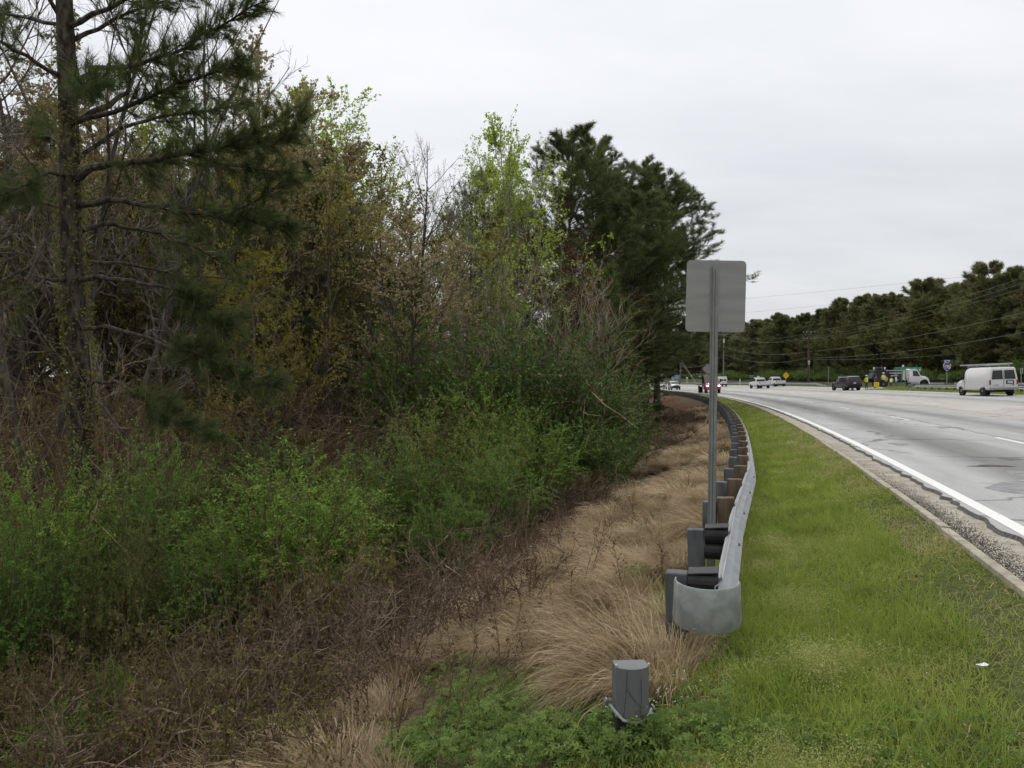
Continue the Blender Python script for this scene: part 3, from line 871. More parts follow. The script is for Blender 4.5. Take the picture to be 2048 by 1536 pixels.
def make_pine(seed, H, spread, r0, base, nw, k_need, nl, nw_, n2=9, n3=4, name='pine_tree', label=None, group=None, needm=None, top_round=1.3, dead=6):
    r = np.random.default_rng(seed)
    root = empty(name, label=label, cat='tree', group=group)
    tr = MB(); st = Sticks(); TP = []; TD = []
    pts = wander((0, 0, -.3), (r.normal() * .02, r.normal() * .02, 1), H + .3, 12, r, .03, .03)
    tr.tube(pts, [r0 * (1 - .9 * (k / 12)) * (1.2 if k == 0 else 1) for k in range(13)], 9)
    u0 = base / H
    for b in range(nw):
        f = (b + r.random()) / nw
        u = u0 + (1 - u0) * f * .985
        p, d = along(pts, u)
        L1 = spread * max(.12, (1 - f ** top_round)) ** .6 * r.uniform(.72, 1.12) * (.75 + .25 * min(1, f * 4))
        a = r.uniform(0, 2 * PI)
        el = -.05 + .75 * f + r.normal() * .12
        d1 = np.array([math.cos(a) * math.cos(el), math.sin(a) * math.cos(el), math.sin(el)])
        b1 = wander(p, d1, L1, 5, r, .06, .09)
        rb = max(.012, r0 * .26 * (1 - .6 * f))
        tr.tube(b1, np.linspace(rb, .009, 6), 4, cap=False)
        for c in range(n2):
            u2 = .28 + .72 * (c + r.random()) / n2
            p2, d2 = along(b1, min(u2, .999))
            L2 = L1 * .33 * r.uniform(.6, 1.2) * (1.2 - .6 * u2) + .12
            b2 = wander(p2, off_axis(d2, r.uniform(.5, 1.0), r, .5), L2, 2, r, .14, .1)
            st.poly(b2, [.012, .009, .006])
            for e in range(n3):
                p3, d3 = along(b2, min(.35 + .65 * (e + r.random()) / n3, .999))
                TP.append(p3 + r.normal(size=3) * .05 * L2); TD.append(unit(d3 + r.normal(size=3) * .35 + np.array([0, 0, .35])))
    for b in range(dead):
        p, d = along(pts, r.uniform(min(.12, u0 * .5), u0))
        a = r.uniform(0, 2 * PI)
        st.poly(wander(p, (math.cos(a), math.sin(a), r.uniform(-.2, .25)), spread * r.uniform(.25, .6), 4, r, -.02, .12), [.02, .016, .012, .009, .005])
    tr.build('trunk', BARK_P, root, smooth=True)
    mesh_obj('branches', st.mesh('branches', TWIG, r), root)
    V, F, var = tufts(np.array(TP), np.array(TD), np.full(len(TP), nl), nw_, k_need, r)
    mesh_obj('crown', np_mesh('crown', V, [F], var=var, mats=[needm or NEEDLE]), root)
    return root

def make_bush(seed, H, R, stems, n2, n3, leaf_L, leaf_W, leafm, name='green_bush', arch=-.10, flat=.55, label=None, group=None, twigm=None, pairs=True):
    """a shrub of arching canes carrying flat leafy sprays"""
    r = np.random.default_rng(seed)
    root = empty(name, label=label, cat='bush', group=group)
    st = Sticks(); LP = []; LD = []
    for s in range(stems):
        a = r.uniform(0, 2 * PI); q = math.sqrt(r.random())
        tip_r = R * q
        p0 = np.array([math.cos(a) * R * .28 * q, math.sin(a) * R * .28 * q, -.1])
        el = math.atan2(H * (1.12 - .45 * q * q), tip_r + .05)
        Ls = math.hypot(H * (1.1 - .4 * q * q), tip_r) * r.uniform(.7, 1.05)
        d = np.array([math.cos(a) * math.cos(el), math.sin(a) * math.cos(el), math.sin(el)])
        cane = wander(p0, unit(d + np.array([0, 0, .35])), Ls, 6, r, arch * .5, .1)
        st.poly(cane, np.linspace(.014, .005, 7))
        for c in range(n2):
            u2 = .22 + .78 * (c + r.random()) / n2
            p2, d2 = along(cane, min(u2, .999))
            L2 = Ls * .26 * r.uniform(.5, 1.25)
            out = unit(np.array([p2[0], p2[1], .25 * H + 1e-3]))
            d2 = unit(off_axis(d2, r.uniform(.6, 1.2), r, flat) + out * .45)
            b2 = wander(p2, d2, L2, 3, r, arch, .1)
            st.poly(b2, [.005, .004, .003, .002])
            for e in range(n3):
                p3, d3 = along(b2, min((e + .6 + .4 * r.random()) / n3, .999))
                sd = np.cross(d3, np.array([0, 0, 1.])); sd = unit(sd + r.normal(size=3) * .35)
                sgn = 1 if e % 2 else -1
                LP.append(p3); LD.append(unit(sd * sgn + d3 * .55 + np.array([0, 0, .12])))
                if pairs:
                    LP.append(p3 + r.normal(size=3) * .01); LD.append(unit(-sd * sgn + d3 * .55 + np.array([0, 0, .12])))
    n = len(LP)
    mesh_obj('branches', st.mesh('branches', twigm or TWIG, r), root)
    # leaves lie mostly face up in their sprays
    P = np.array(LP); D = np.array(LD); Ls_ = leaf_L * r.uniform(.6, 1.25, n); W = leaf_W * r.uniform(.7, 1.2, n)
    nrm = unit(np.array([0, 0, 1.]) + r.normal(size=(n, 3)) * .45)
    side = unit(np.cross(D, nrm))
    mid = P + D * (Ls_ * .48)[:, None]
    V = np.stack([P, mid + side * (W * .5)[:, None], P + D * Ls_[:, None] - np.array([0, 0, 1.]) * (.12 * Ls_)[:, None], mid - side * (W * .5)[:, None]], 1).reshape(-1, 3)
    mesh_obj('foliage', np_mesh('foliage', V, [np.arange(4 * n).reshape(n, 4)], var=np.repeat(r.random(n), 4), mats=[leafm]), root)
    return root

def make_brush(seed, H, R, stems, n2, leaves, leaf_L, leafm, twigm, name='leafless_brush', label=None, group=None):
    """a thicket clump: whippy stems, tangled side twigs, a scatter of small leaves"""
    r = np.random.default_rng(seed)
    root = empty(name, label=label, cat='brush', group=group)
    st = Sticks(); LP = []; LD = []
    for s in range(stems):
        a = r.uniform(0, 2 * PI); q = R * math.sqrt(r.random())
        p0 = np.array([math.cos(a) * q, math.sin(a) * q, -.1])
        Ls = H * r.uniform(.45, 1.1)
        d = unit(np.array([r.normal() * .28, r.normal() * .28, 1]))
        cane = wander(p0, d, Ls, 6, r, -.03, .16)
        st.poly(cane, np.linspace(r.uniform(.008, .02), .003, 7))
        for c in range(n2):
            u2 = .12 + .88 * (c + r.random()) / n2
            p2, d2 = along(cane, min(u2, .999))
            b2 = wander(p2, off_axis(d2, r.uniform(.5, 1.3), r), Ls * .3 * r.uniform(.4, 1.3), 3, r, -.03, .25)
            st.poly(b2, [.006, .005, .0035, .002])
            for e in range(leaves):
                p3, d3 = along(b2, min(r.random(), .999))
                LP.append(p3 + r.normal(size=3) * .02); LD.append(rand_dirs(1, r)[0])
    n = len(LP)
    mesh_obj('branches', st.mesh('branches', twigm, r), root)
    if n:
        mesh_obj('foliage', leaf_mesh('foliage', LP, LD, leaf_L * r.uniform(.6, 1.4, n), leaf_L * .6 * r.uniform(.6, 1.3, n), r, leafm), root)
    return root

# ================================================================ the wood on the left
class Kind:
    """first use places the prototype itself, later uses place copies that share its meshes"""
    def __init__(s, root): s.root = root; s.used = False
    def put(s, loc, rz, scale, label, group=None, mats=None, name=None, cat=None):
        if not s.used and not mats:
            o = s.root; s.used = True
            o.location = loc; o.rotation_euler = (0, 0, rz) if not hasattr(rz, '__len__') else rz
            o.scale = scale if hasattr(scale, '__len__') else (scale,) * 3
            o['label'] = label
            if group: o['group'] = group
        else:
            o = copy_tree(s.root, loc, rz, scale, label, group, mats)
        if name: o.name = name
        if cat: o['category'] = cat
        return o
def drop_unused(*kinds):
    for k in kinds:
        if not k.used:
            for c in list(k.root.children): bpy.data.objects.remove(c)
            bpy.data.objects.remove(k.root)
BARE = [Kind(make_tree(21, 15, 4.2, .16, 3.0, 24, 9, 8, 0, .05, .03, BARK, TWIG_G, None, up=.11, ang=(.45, .9), name='leafless_tree')),
        Kind(make_tree(22, 15, 3.6, .15, 2.6, 20, 8, 7, 0, .05, .03, BARK, TWIG_G, None, up=.12, fork=2, name='leafless_tree'))]
BUD = [Kind(make_tree(31, 15, 4.6, .17, 3.0, 26, 9, 6, 8, .11, .075, BARK, TWIG, LF_TAN, up=.08, ang=(.55, 1.05), name='budding_tree')),
       Kind(make_tree(32, 15, 4.2, .16, 2.4, 26, 9, 6, 7, .11, .075, BARK, TWIG, LF_OLIVE, up=.09, fork=3, name='budding_tree')),
       Kind(make_tree(33, 15, 5.0, .20, 2.0, 26, 9, 6, 7, .105, .07, BARK, TWIG, LF_OLIVE, up=.05, ang=(.7, 1.2), name='budding_tree'))]
LIME = Kind(make_tree(41, 15, 4.2, .13, 3.5, 38, 9, 7, 4, .10, .08, BARK_L, TWIG_G, LF_LIME, up=.13, ang=(.5, .95), name='lime_green_tree'))
SLIM = Kind(make_tree(42, 15, 2.4, .085, 2.5, 22, 6, 6, 1, .12, .10, BARK_L, TWIG_G, LF_LIME, up=.13, ang=(.45, .85), fork=2, name='slender_tree'))
FAN = Kind(make_tree(43, 7, 3.2, .06, .8, 26, 8, 6, 0, .05, .03, BARK_L, TWIG_T, None, up=.07, ang=(.5, .9), fork=3, name='leafless_tree'))
PINE = [Kind(make_pine(51, 22, 5.4, .24, 7.0, 78, 17, .37, .028, n2=11, n3=5, top_round=2.2, needm=NEEDLE_M)),
        Kind(make_pine(52, 22, 5.0, .23, 6.2, 82, 17, .37, .028, n2=11, n3=5, top_round=2.6, needm=NEEDLE_M))]
YPINE = Kind(make_pine(53, 8, 2.2, .10, 1.2, 34, 14, .30, .022, n2=8, n3=3, needm=NEEDLE_Y, dead=0))
BUSH = [Kind(make_bush(61, 2.4, 1.7, 72, 11, 11, .078, .040, LF_PRIVET)),
        Kind(make_bush(62, 2.4, 1.9, 72, 11, 11, .070, .036, LF_PRIVET, arch=-.14)),
        Kind(make_bush(63, 2.6, 1.6, 74, 10, 12, .072, .038, LF_BRIGHT, arch=-.12))]
EVER = Kind(make_bush(64, 3.6, 2.1, 90, 11, 8, .125, .060, LF_DARK, arch=-.05, flat=.2, name='evergreen_bush'))
THICK = [Kind(make_brush(74, 1.25, .55, 36, 8, 7, .034, LF_DEAD, TWIG_R, name='dead_weed_thicket')), Kind(make_brush(75, 1.05, .6, 34, 8, 9, .032, LF_DEAD, TWIG_R, name='dead_weed_thicket'))]
VINE = Kind(make_brush(76, 1.0, .75, 40, 8, 9, .045, LF_VINE, TWIG, name='vine_tangle'))
BRUSH = [Kind(make_brush(71, 4.2, 1.5, 42, 9, 3, .06, LF_BRUSH, TWIG)),
         Kind(make_brush(72, 3.4, 1.7, 46, 8, 4, .055, LF_BRUSH, TWIG)),
         Kind(make_brush(73, 4.6, 1.4, 40, 9, 2, .06, LF_DEAD, TWIG))]

def spot(px, d):
    x = at_px(px, d)
    return x, d, float(gz(x, d))
def pick(px, py):
    """where the line of sight through a pixel meets the ground"""
    k = (py - HORIZON) / F_PX; m = (px - 1024) / F_PX
    d = np.linspace(2, 60, 2400)
    below = gz(m * d, d) > EYE - k * d
    i_ = int(np.argmax(below))
    return float(m * d[i_]), float(d[i_]), float(gz(m * d[i_], d[i_]))
def put_tree(kind, px, d, ytop, H0, label, group=None, mats=None, wide=1., rz=None, name=None, sink=0):
    x, y, z = spot(px, d)
    h = z_px(ytop, d) - z
    s = h / H0
    return kind.put((x, y, z - sink), random.uniform(0, 6.28) if rz is None else rz, (s * wide, s * wide, s), label, group, mats, name)

# the big pine in front: limbs placed one by one
def front_pine():
    r = np.random.default_rng(5)
    d0 = 14.0
    x0, y0, z0 = spot(166, d0)
    root = empty('pine_tree', (x0, y0, z0), label='large dark pine with vine-covered trunk and drooping limbs, nearest tree at the frame edge', cat='tree')
    tr = MB(); st = Sticks(); TP = []; TD = []; TL = []
    def W(px, py, d): return np.array([at_px(px, d) - x0, d - y0, z_px(py, d) - z0])
    trunk = [W(168, 1190, d0)] + [W(px, py, d0) for px, py in ((166, 1060), (166, 900), (160, 760), (150, 620), (145, 500), (143, 380), (141, 250), (138, 120), (134, 0), (130, -140), (126, -300), (122, -460))]
    tr.tube(trunk, [.25, .205, .195, .19, .185, .182, .175, .165, .155, .14, .12, .09, .05], 14)
    def limb(P, rad, need=1., tufty=.35, sub=9):
        pts = [W(*p) for p in P]
        fine = []
        for i in range(len(pts) - 1):
            for q in range(3):
                fine.append(pts[i] * (1 - q / 3) + pts[i + 1] * q / 3 + r.normal(size=3) * .015)
        fine.append(pts[-1])
        tr.tube(fine, np.linspace(rad, .010, len(fine)), 7, cap=False)
        Lt = sum(np.linalg.norm(fine[i + 1] - fine[i]) for i in range(len(fine) - 1))
        nb = int(sub * 1.35 * Lt)
        for b in range(nb):
            u = tufty + (1 - tufty) * (b + r.random()) / nb
            p, d = along(fine, min(u, .999))
            L2 = r.uniform(.25, .85) * (1.15 - .5 * u)
            b2 = wander(p, off_axis(d, r.uniform(.4, 1.1), r, .35), L2, 3, r, .05, .14)
            st.poly(b2, [.012, .009, .007, .005])
            if r.random() < need:
                for e in range(4):
                    p3, d3 = along(b2, min(.4 + .6 * (e + r.random()) / 4, .999))
                    TP.append(p3); TD.append(unit(d3 + r.normal(size=3) * .25 + np.array([0, 0, .15]))); TL.append(r.uniform(.17, .26))
        TP.append(fine[-1]); TD.append(unit(fine[-1] - fine[-2])); TL.append(.22)
    D = d0
    # right side, from the top down
    limb([(138, 60, D), (220, 20, D - .4), (320, -30, D - .8), (420, -60, D - 1)], .055, 1, .3)
    limb([(140, 90, D), (200, 60, D + .3), (300, 15, D + .6), (390, -10, D + .8)], .05, 1, .3)
    limb([(144, 172, D), (200, 140, D - .5), (260, 136, D - .9), (350, 110, D - 1.1), (440, 60, D - 1.3), (530, 8, D - 1.5)], .055, 1, .35, 12)
    limb([(144, 252, D), (219, 212, D + .2), (258, 190, D + .3), (265, 147, D + .4), (285, 90, D + .5), (300, 20, D + .6)], .06, .9, .4)
    limb([(146, 250, D), (230, 225, D - .8), (330, 180, D - 1.4), (420, 150, D - 1.8), (490, 130, D - 2)], .05, 1, .3, 11)
    limb([(146, 330, D), (240, 260, D + .8), (330, 232, D + 1.2), (430, 225, D + 1.5), (500, 205, D + 1.6)], .045, 1, .4, 9)
    limb([(148, 362, D), (190, 338, D - .4), (232, 328, D - .7), (290, 325, D - 1), (376, 311, D - 1.3), (461, 290, D - 1.6), (547, 290, D - 1.8), (600, 245, D - 1.9)], .07, 1, .3, 13)
    limb([(461, 290, D - 1.6), (520, 262, D - 1.9), (590, 232, D - 2.2)], .03, 1, .0, 15)
    limb([(376, 311, D - 1.3), (470, 335, D - 1.5), (560, 345, D - 1.7)], .03, 1, .1, 12)
    limb([(148, 415, D), (219, 400, D - .3), (273, 407, D - .5), (342, 420, D - .8), (444, 434, D - 1.0), (513, 446, D - 1.2), (590, 454, D - 1.3)], .062, 1, .45, 12)
    limb([(444, 434, D - 1.0), (520, 400, D - 1.3), (585, 352, D - 1.5)], .028, 1, .1, 13)
    limb([(150, 464, D), (212, 448, D + .3), (256, 455, D + .5), (325, 468, D + .7), (400, 500, D + .9), (470, 540, D + 1)], .05, .8, .5, 8)
    limb([(152, 560, D), (200, 556, D - .5), (250, 562, D - 1), (310, 570, D - 1.4), (370, 585, D - 1.7), (420, 620, D - 1.9), (460, 650, D - 2)], .05, 1, .6, 11)
    limb([(156, 655, D), (210, 654, D - .4), (270, 668, D - .9), (350, 695, D - 1.4), (430, 720, D - 1.8), (545, 772, D - 2.2)], .045, 1, .55, 13)
    limb([(160, 775, D), (190, 765, D - .3), (230, 762, D - .6), (275, 790, D - 1), (330, 830, D - 1.4), (430, 870, D - 1.7)], .038, 1, .55, 11)
    limb([(162, 785, D), (210, 815, D - .4), (255, 880, D - .7), (280, 935, D - .9)], .03, 0, .5, 4)
    limb([(150, 520, D), (240, 528, D + .6), (340, 545, D + 1.2), (470, 560, D + 1.8)], .04, .5, .5, 6)
    # left side
    limb([(138, 55, D), (90, -20, D - .3), (30, -70, D - .6)], .05, 1, .3)
    limb([(140, 60, D), (70, 40, D + .4), (0, 30, D + .8), (-60, 20, D + 1)], .04, .9, .3)
    limb([(142, 170, D), (80, 130, D - .5), (10, 90, D - 1), (-60, 70, D - 1.4)], .05, .9, .35)
    limb([(146, 360, D), (100, 345, D - .5), (50, 375, D - 1), (-20, 400, D - 1.4)], .045, 1, .3, 14)
    limb([(146, 420, D), (90, 405, D + .4), (30, 380, D + .8), (-40, 370, D + 1)], .04, 1, .3, 11)
    limb([(150, 560, D), (90, 560, D - .6), (40, 600, D - 1), (-30, 660, D - 1.4)], .04, .5, .4, 7)
    # towards and away from the viewer
    limb([(142, 200, D), (170, 180, D - 1.5), (200, 170, D - 2.8)], .045, 1, .4)
    limb([(142, 300, D), (110, 280, D + 1.5), (90, 250, D + 3)], .045, 1, .4)
    limb([(136, -60, D), (230, -100, D + 1), (330, -140, D + 2)], .05, 1, .3)
    limb([(132, -140, D), (60, -200, D - 1), (-40, -240, D - 2)], .05, 1, .3)
    limb([(130, -180, D), (230, -260, D - 1), (330, -320, D - 1.6)], .045, 1, .3)
    limb([(126, -300, D), (60, -380, D + .6), (20, -420, D + 1)], .04, 1, .3)
    limb([(124, -360, D), (200, -430, D), (260, -470, D)], .035, 1, .3)
    tr.build('trunk', BARK_P, root, smooth=True)
    mesh_obj('branches', st.mesh('branches', TWIG, r), root)
    V, F, var = tufts(np.array(TP), np.array(TD), np.array(TL), .0066, 30, r, .8)
    mesh_obj('crown', np_mesh('crown', V, [F], var=var, mats=[NEEDLE]), root)
    # vine leaves clinging to the trunk
    n = 5600
    u = r.random(n) ** .9
    zz = u * 9.5; an = r.uniform(0, 2 * PI, n)
    cx = np.interp(zz, [p[2] for p in trunk], [p[0] for p in trunk]); rr = np.interp(zz, [0, 3, 9], [.24, .22, .19]) + np.abs(r.normal(0, .05, n))
    P = np.stack([cx + np.cos(an) * rr, np.sin(an) * rr, zz], -1)
    dens = (np.sin(zz * 1.1 + an * 2) + r.normal(size=n) * .6 + np.interp(zz, [0, 2, 4, 9], [-.2, -.3, .6, .1])) > 0
    P = P[dens]; n = len(P)
    mesh_obj('vine_leaves', leaf_mesh('vine_leaves', P, unit(rand_dirs(n, r) + np.array([0, 0, -.4])), .07 * r.uniform(.6, 1.3, n), .05 * r.uniform(.6, 1.3, n), r, LF_BRUSH), root)
front_pine()

# trees one can pick out against the sky
put_tree(BARE[1], 92, 16.0, -260, 15, 'tall forked leafless tree rising close behind the large front pine', wide=.9, rz=.6)
put_tree(BARE[0], -10, 19, -200, 15, 'grey leafless tree spreading branches at the extreme frame edge', rz=2.2)
put_tree(BARE[1], 250, 23, -120, 15, 'tall grey bare tree showing between the front pine limbs', rz=1.0)
put_tree(BUD[2], 190, 27, 40, 15, 'olive budding tree crown behind the tall grey bare tree', rz=1.5)
put_tree(BARE[0], 40, 25, -60, 15, 'second grey bare tree near the frame edge', rz=3.0, wide=1.1)
put_tree(BARE[0], 370, 26, -40, 15, 'tall leafless tree with pale spreading branches behind the front pine', rz=4.0)
put_tree(BUD[0], 475, 31, 140, 15, 'tan budding tree whose crown edge meets the sky beside the front pine', rz=.4)
put_tree(LIME, 420, 29, 190, 15, 'fresh green tree showing just behind the front pine limbs', rz=1.2)
put_tree(BUD[0], 632, 31, 262, 15, 'rounded tan-brown budding tree below the bright lime treetop', rz=2.7, wide=1.3)
put_tree(BUD[0], 700, 34, 320, 15, 'second tan budding tree beside the rounded one', rz=5.0, wide=1.25)
put_tree(LIME, 725, 47, 262, 15, 'shorter lime green tree beside the lime treetop', rz=.6, wide=1.2)
put_tree(LIME, 690, 44, 208, 15, 'lime green treetop rising behind the tan budding tree', rz=2.0, wide=1.25)
YEL = {'crown': LF_YEL}
put_tree(BUD[1], 590, 25, 305, 15, 'yellow-green tree glowing between the pine tips and the tan tree', rz=.9, mats=YEL, wide=.8)
put_tree(BUD[0], 560, 20, 500, 15, 'low yellow-green tree beneath the front pine limbs', rz=3.9, mats=YEL, wide=1.1)
put_tree(BARE[0], 862, 29, 268, 15, 'bare forked tree standing alone against the sky at mid frame', rz=.2, wide=.95)
put_tree(BARE[1], 805, 35, 300, 15, 'bare twiggy tree beside the lone forked bare tree', rz=1.7)
put_tree(BUD[1], 755, 33, 345, 15, 'thin budding tree right of the rounded tan tree', rz=2.9)
put_tree(LIME, 1040, 40, 244, 15, 'bright lime green poplar-like tree in front of the tall pines', rz=.3, wide=1.0)
put_tree(LIME, 955, 45, 318, 15, 'paler lime green tree behind the gap left of the bright one', rz=4.4)
put_tree(SLIM, 1035, 31, 360, 15, 'slender pale two-stemmed tree with a few green leaves', rz=1.1)
put_tree(SLIM, 1085, 33, 430, 15, 'smaller slender pale tree beside the two-stemmed one', rz=3.3)
put_tree(PINE[1], 962, 48, 345, 22, 'dark pine crown beneath the paler lime tree', rz=1.0, wide=.85)
put_tree(PINE[0], 1150, 50, 282, 22, 'tall rounded pine next to the bright lime tree', rz=.5, wide=1.15)
put_tree(PINE[1], 1222, 57, 276, 22, 'tallest pine of the cluster before the road', rz=2.2, wide=1.1)
put_tree(PINE[0], 1290, 56, 326, 22, 'broad pine on the outer side of the tall cluster', rz=3.7, wide=1.2)
put_tree(PINE[1], 1314, 60, 385, 22, 'outermost pine of the cluster, crown reaching behind the blank sign', rz=5.1, wide=1.5)
put_tree(PINE[0], 1290, 74, 372, 22, 'pine with bare lower limbs standing behind the outermost pine', rz=.9)
put_tree(PINE[1], 1185, 53, 340, 22, 'pine filling the gap between the two tallest pines', rz=4.2, wide=1.2)
put_tree(PINE[0], 1255, 52, 400, 22, 'shorter full pine in front of the tall cluster', rz=1.3, wide=1.35)
put_tree(PINE[1], 1275, 66, 420, 22, 'low pine closing the lower part of the cluster', rz=2.9, wide=1.3)
put_tree(YPINE, 1262, 52, 650, 8, 'dense young pine under the cluster beside the slope', rz=.4, wide=1.3)
put_tree(YPINE, 1280, 60, 668, 8, 'young pine nearest the far slope', rz=2.4, wide=1.3)
put_tree(YPINE, 1218, 37, 545, 8, 'young bright green pine below the tall pine cluster', rz=1.4)
put_tree(YPINE, 1262, 43, 640, 8, 'small young pine at the foot of the tall pines', rz=3.4)
put_tree(BUD[2], 1175, 44, 430, 15, 'russet tree with withered leaves in front of the pines', rz=1.9, mats={'crown': LF_RED}, wide=1.05)
put_tree(BUD[0], 1115, 40, 520, 15, 'short russet tree beneath the lime tree', rz=.7, mats={'crown': LF_RED})
put_tree(FAN, 1112, 24, 548, 7, 'fan of thin tan leafless stems above the green bushes', rz=.8)
put_tree(FAN, 1165, 27, 600, 7, 'low spreading tan leafless tree leaning out toward the slope', rz=2.6, wide=1.1)
put_tree(FAN, 985, 25, 590, 7, 'tan twiggy tree behind the evergreen bushes', rz=4.1)

# the mass of the wood behind: each its own tree
def skyline(px):
    return np.interp(px, [-300, 0, 300, 450, 540, 600, 760, 800, 900, 940, 1000, 1100, 1200, 1300, 1400], [150, 170, 230, 270, 285, 295, 350, 400, 430, 380, 380, 380, 370, 410, 520])
fill = random.Random(3)
G = 'trees of the wood beyond the bushes'
lab = {'bud': 'olive-brown budding tree within the crowded wood', 'bare': 'thin leafless grey tree within the crowded wood', 'pine': 'dark pine standing deep within the crowded wood'}
cnt = 0
for row, (da, db, nn) in enumerate(((22, 27, 13), (28, 34, 16), (35, 44, 16), (46, 58, 13), (60, 76, 12), (80, 110, 15))):
    for k in range(nn):
        px = -160 + 1400 * (k + fill.uniform(.1, .9)) / nn
        d = fill.uniform(da, db)
        x = at_px(px, d); y0_, t_ = road_inv(x, d)
        if t_ > -13.5: continue
        top = skyline(px) + fill.uniform(0, 140)
        if 800 < px < 910: top += 60
        if row >= 4:
            kd, l, h0 = (PINE[fill.randrange(2)], 'pine', 22) if fill.random() < .6 else (BUD[fill.randrange(3)], 'bud', 15)
        else:
            q = fill.random()
            kd, l, h0 = (BUD[fill.randrange(3)], 'bud', 15) if q < .66 else ((BARE[fill.randrange(2)], 'bare', 15) if q < .86 else (PINE[fill.randrange(2)], 'pine', 22))
        h = z_px(top, d) - float(gz(x, d))
        if h > 23: top = HORIZON - (23 + float(gz(x, d)) - EYE) * F_PX / d
        if h < 7: continue
        put_tree(kd, px, d, top, h0, lab[l], G, wide=fill.uniform(.95, 1.25))
# trees along the slope's foot where the road bends away
for k, (y0_, t_) in enumerate(((82, -11), (92, -9), (101, -12), (112, -9.5), (124, -11), (137, -9), (150, -12), (165, -10), (182, -9), (200, -12), (225, -10), (250, -11), (280, -9), (95, -17), (120, -18), (148, -19), (180, -18), (215, -17))):
    x, y = (float(v) for v in road_xy(y0_, t_))
    s = fill.uniform(.7, .95)
    PINE[k % 2].put((x, y, float(gz(x, y)) - .1), fill.uniform(0, 6), (s * 1.25, s * 1.25, s), 'pine in the row lining the slope where the road bends away', 'pines lining the bend')

# brush under the trees
GB = 'leafless brush along the edge of the wood'
for row, (da, db, nn, ha, hb) in enumerate(((19, 21, 12, 2.6, 4.6), (21, 25, 16, 3.4, 6.0), (25, 30, 15, 3.8, 6.5), (30, 38, 13, 4, 7), (38, 52, 12, 4, 7))):
    for k in range(nn):
        px = -120 + 1340 * (k + fill.uniform(.1, .9)) / nn
        d = fill.uniform(da, db)
        x = at_px(px, d); y0_, t_ = road_inv(x, d)
        if t_ > -10.8: continue
        h = fill.uniform(ha, hb); w = h * fill.uniform(.30, .42)
        j = fill.randrange(3)
        h0, r0_ = ((4.2, 1.5), (3.4, 1.7), (4.6, 1.4))[j]
        BRUSH[j].put((x, d, float(gz(x, d))), fill.uniform(0, 6), (w / r0_ * 1.5, w / r0_ * 1.5, h / h0), 'tangle of brown leafless stems between the trunks of the wood', GB)
# near-left vine tangle
for px, d, h, lb in ((20, 12.5, 4.5, 'viny brown brush left of the front pine trunk, nearest the viewer'), (-40, 14, 5.5, 'tall viny brush cut by the frame edge beside the front pine'), (110, 15.2, 5.0, 'viny brush directly behind the front pine trunk'), (230, 16, 4.6, 'viny brown brush just right of the front pine trunk'), (330, 17, 4.2, 'brown brush under the drooping front pine limbs'), (60, 17.5, 6, 'tallest viny brush behind the front pine')):
    x, y, z = spot(px, d)
    BRUSH[fill.randrange(2)].put((x, y, z), fill.uniform(0, 6), (1.15, 1.15, h / 3.8), lb)
# brown weed thickets along the foot of the slope
for k in range(90):
    f = fill.random()
    y0_ = fill.uniform(3.5, 10) if f < .26 else (fill.uniform(10, 24) if f < .62 else fill.uniform(24, 64))
    t_ = -fill.uniform(5.8, 9.0) if f < .62 else -fill.uniform(4.4, 8.6)
    x, y = (float(v) for v in road_xy(y0_, t_))
    if y < 4.6 or abs(x / y) > .72: continue
    if x / y < -.3 and fill.random() < .15: continue
    s = fill.uniform(.6, 1.05)
    THICK[k % 2].put((x, y, float(gz(x, y))), fill.uniform(0, 6), (s * 1.2, s * 1.2, s), 'brown thicket of dead weeds between the bushes and the dry grass', 'dead weed thickets along the slope foot')
# low vine tangles in the near corner
for k in range(30):
    px = -80 + 640 * (k + fill.random()) / 30; d = fill.uniform(6.0, 10.5)
    x, y, z = spot(px, d)
    h = fill.uniform(.6, 1.25)
    VINE.put((x, y, z), fill.uniform(0, 6), (.9, .9, h), 'low tangle of leafy vines and dead canes in the lower corner', 'low vine tangles in the lower corner')
for k in range(9):
    x, y, z = spot(180 + 560 * (k + fill.random()) / 9, fill.uniform(10.2, 12.6))
    VINE.put((x, y, z), fill.uniform(0, 6), (1.0, 1.0, fill.uniform(1.3, 2.0)), 'taller vine tangle climbing in front of the green bushes', 'vine tangles before the green bushes')
for px, d, top, w, lb in ((120, 7.4, 1430, 170, 'lowest green sapling spray beside the fallen branch'), (215, 8.4, 1345, 100, 'bright small leafy sprig above the fallen branch')):
    x, y, z = spot(px, d); wr = w * d / F_PX / 2
    BUSH[2].put((x, y, z), fill.uniform(0, 6), (wr / 1.6, wr / 1.6, (z_px(top, d) - z) / 2.6), lb)

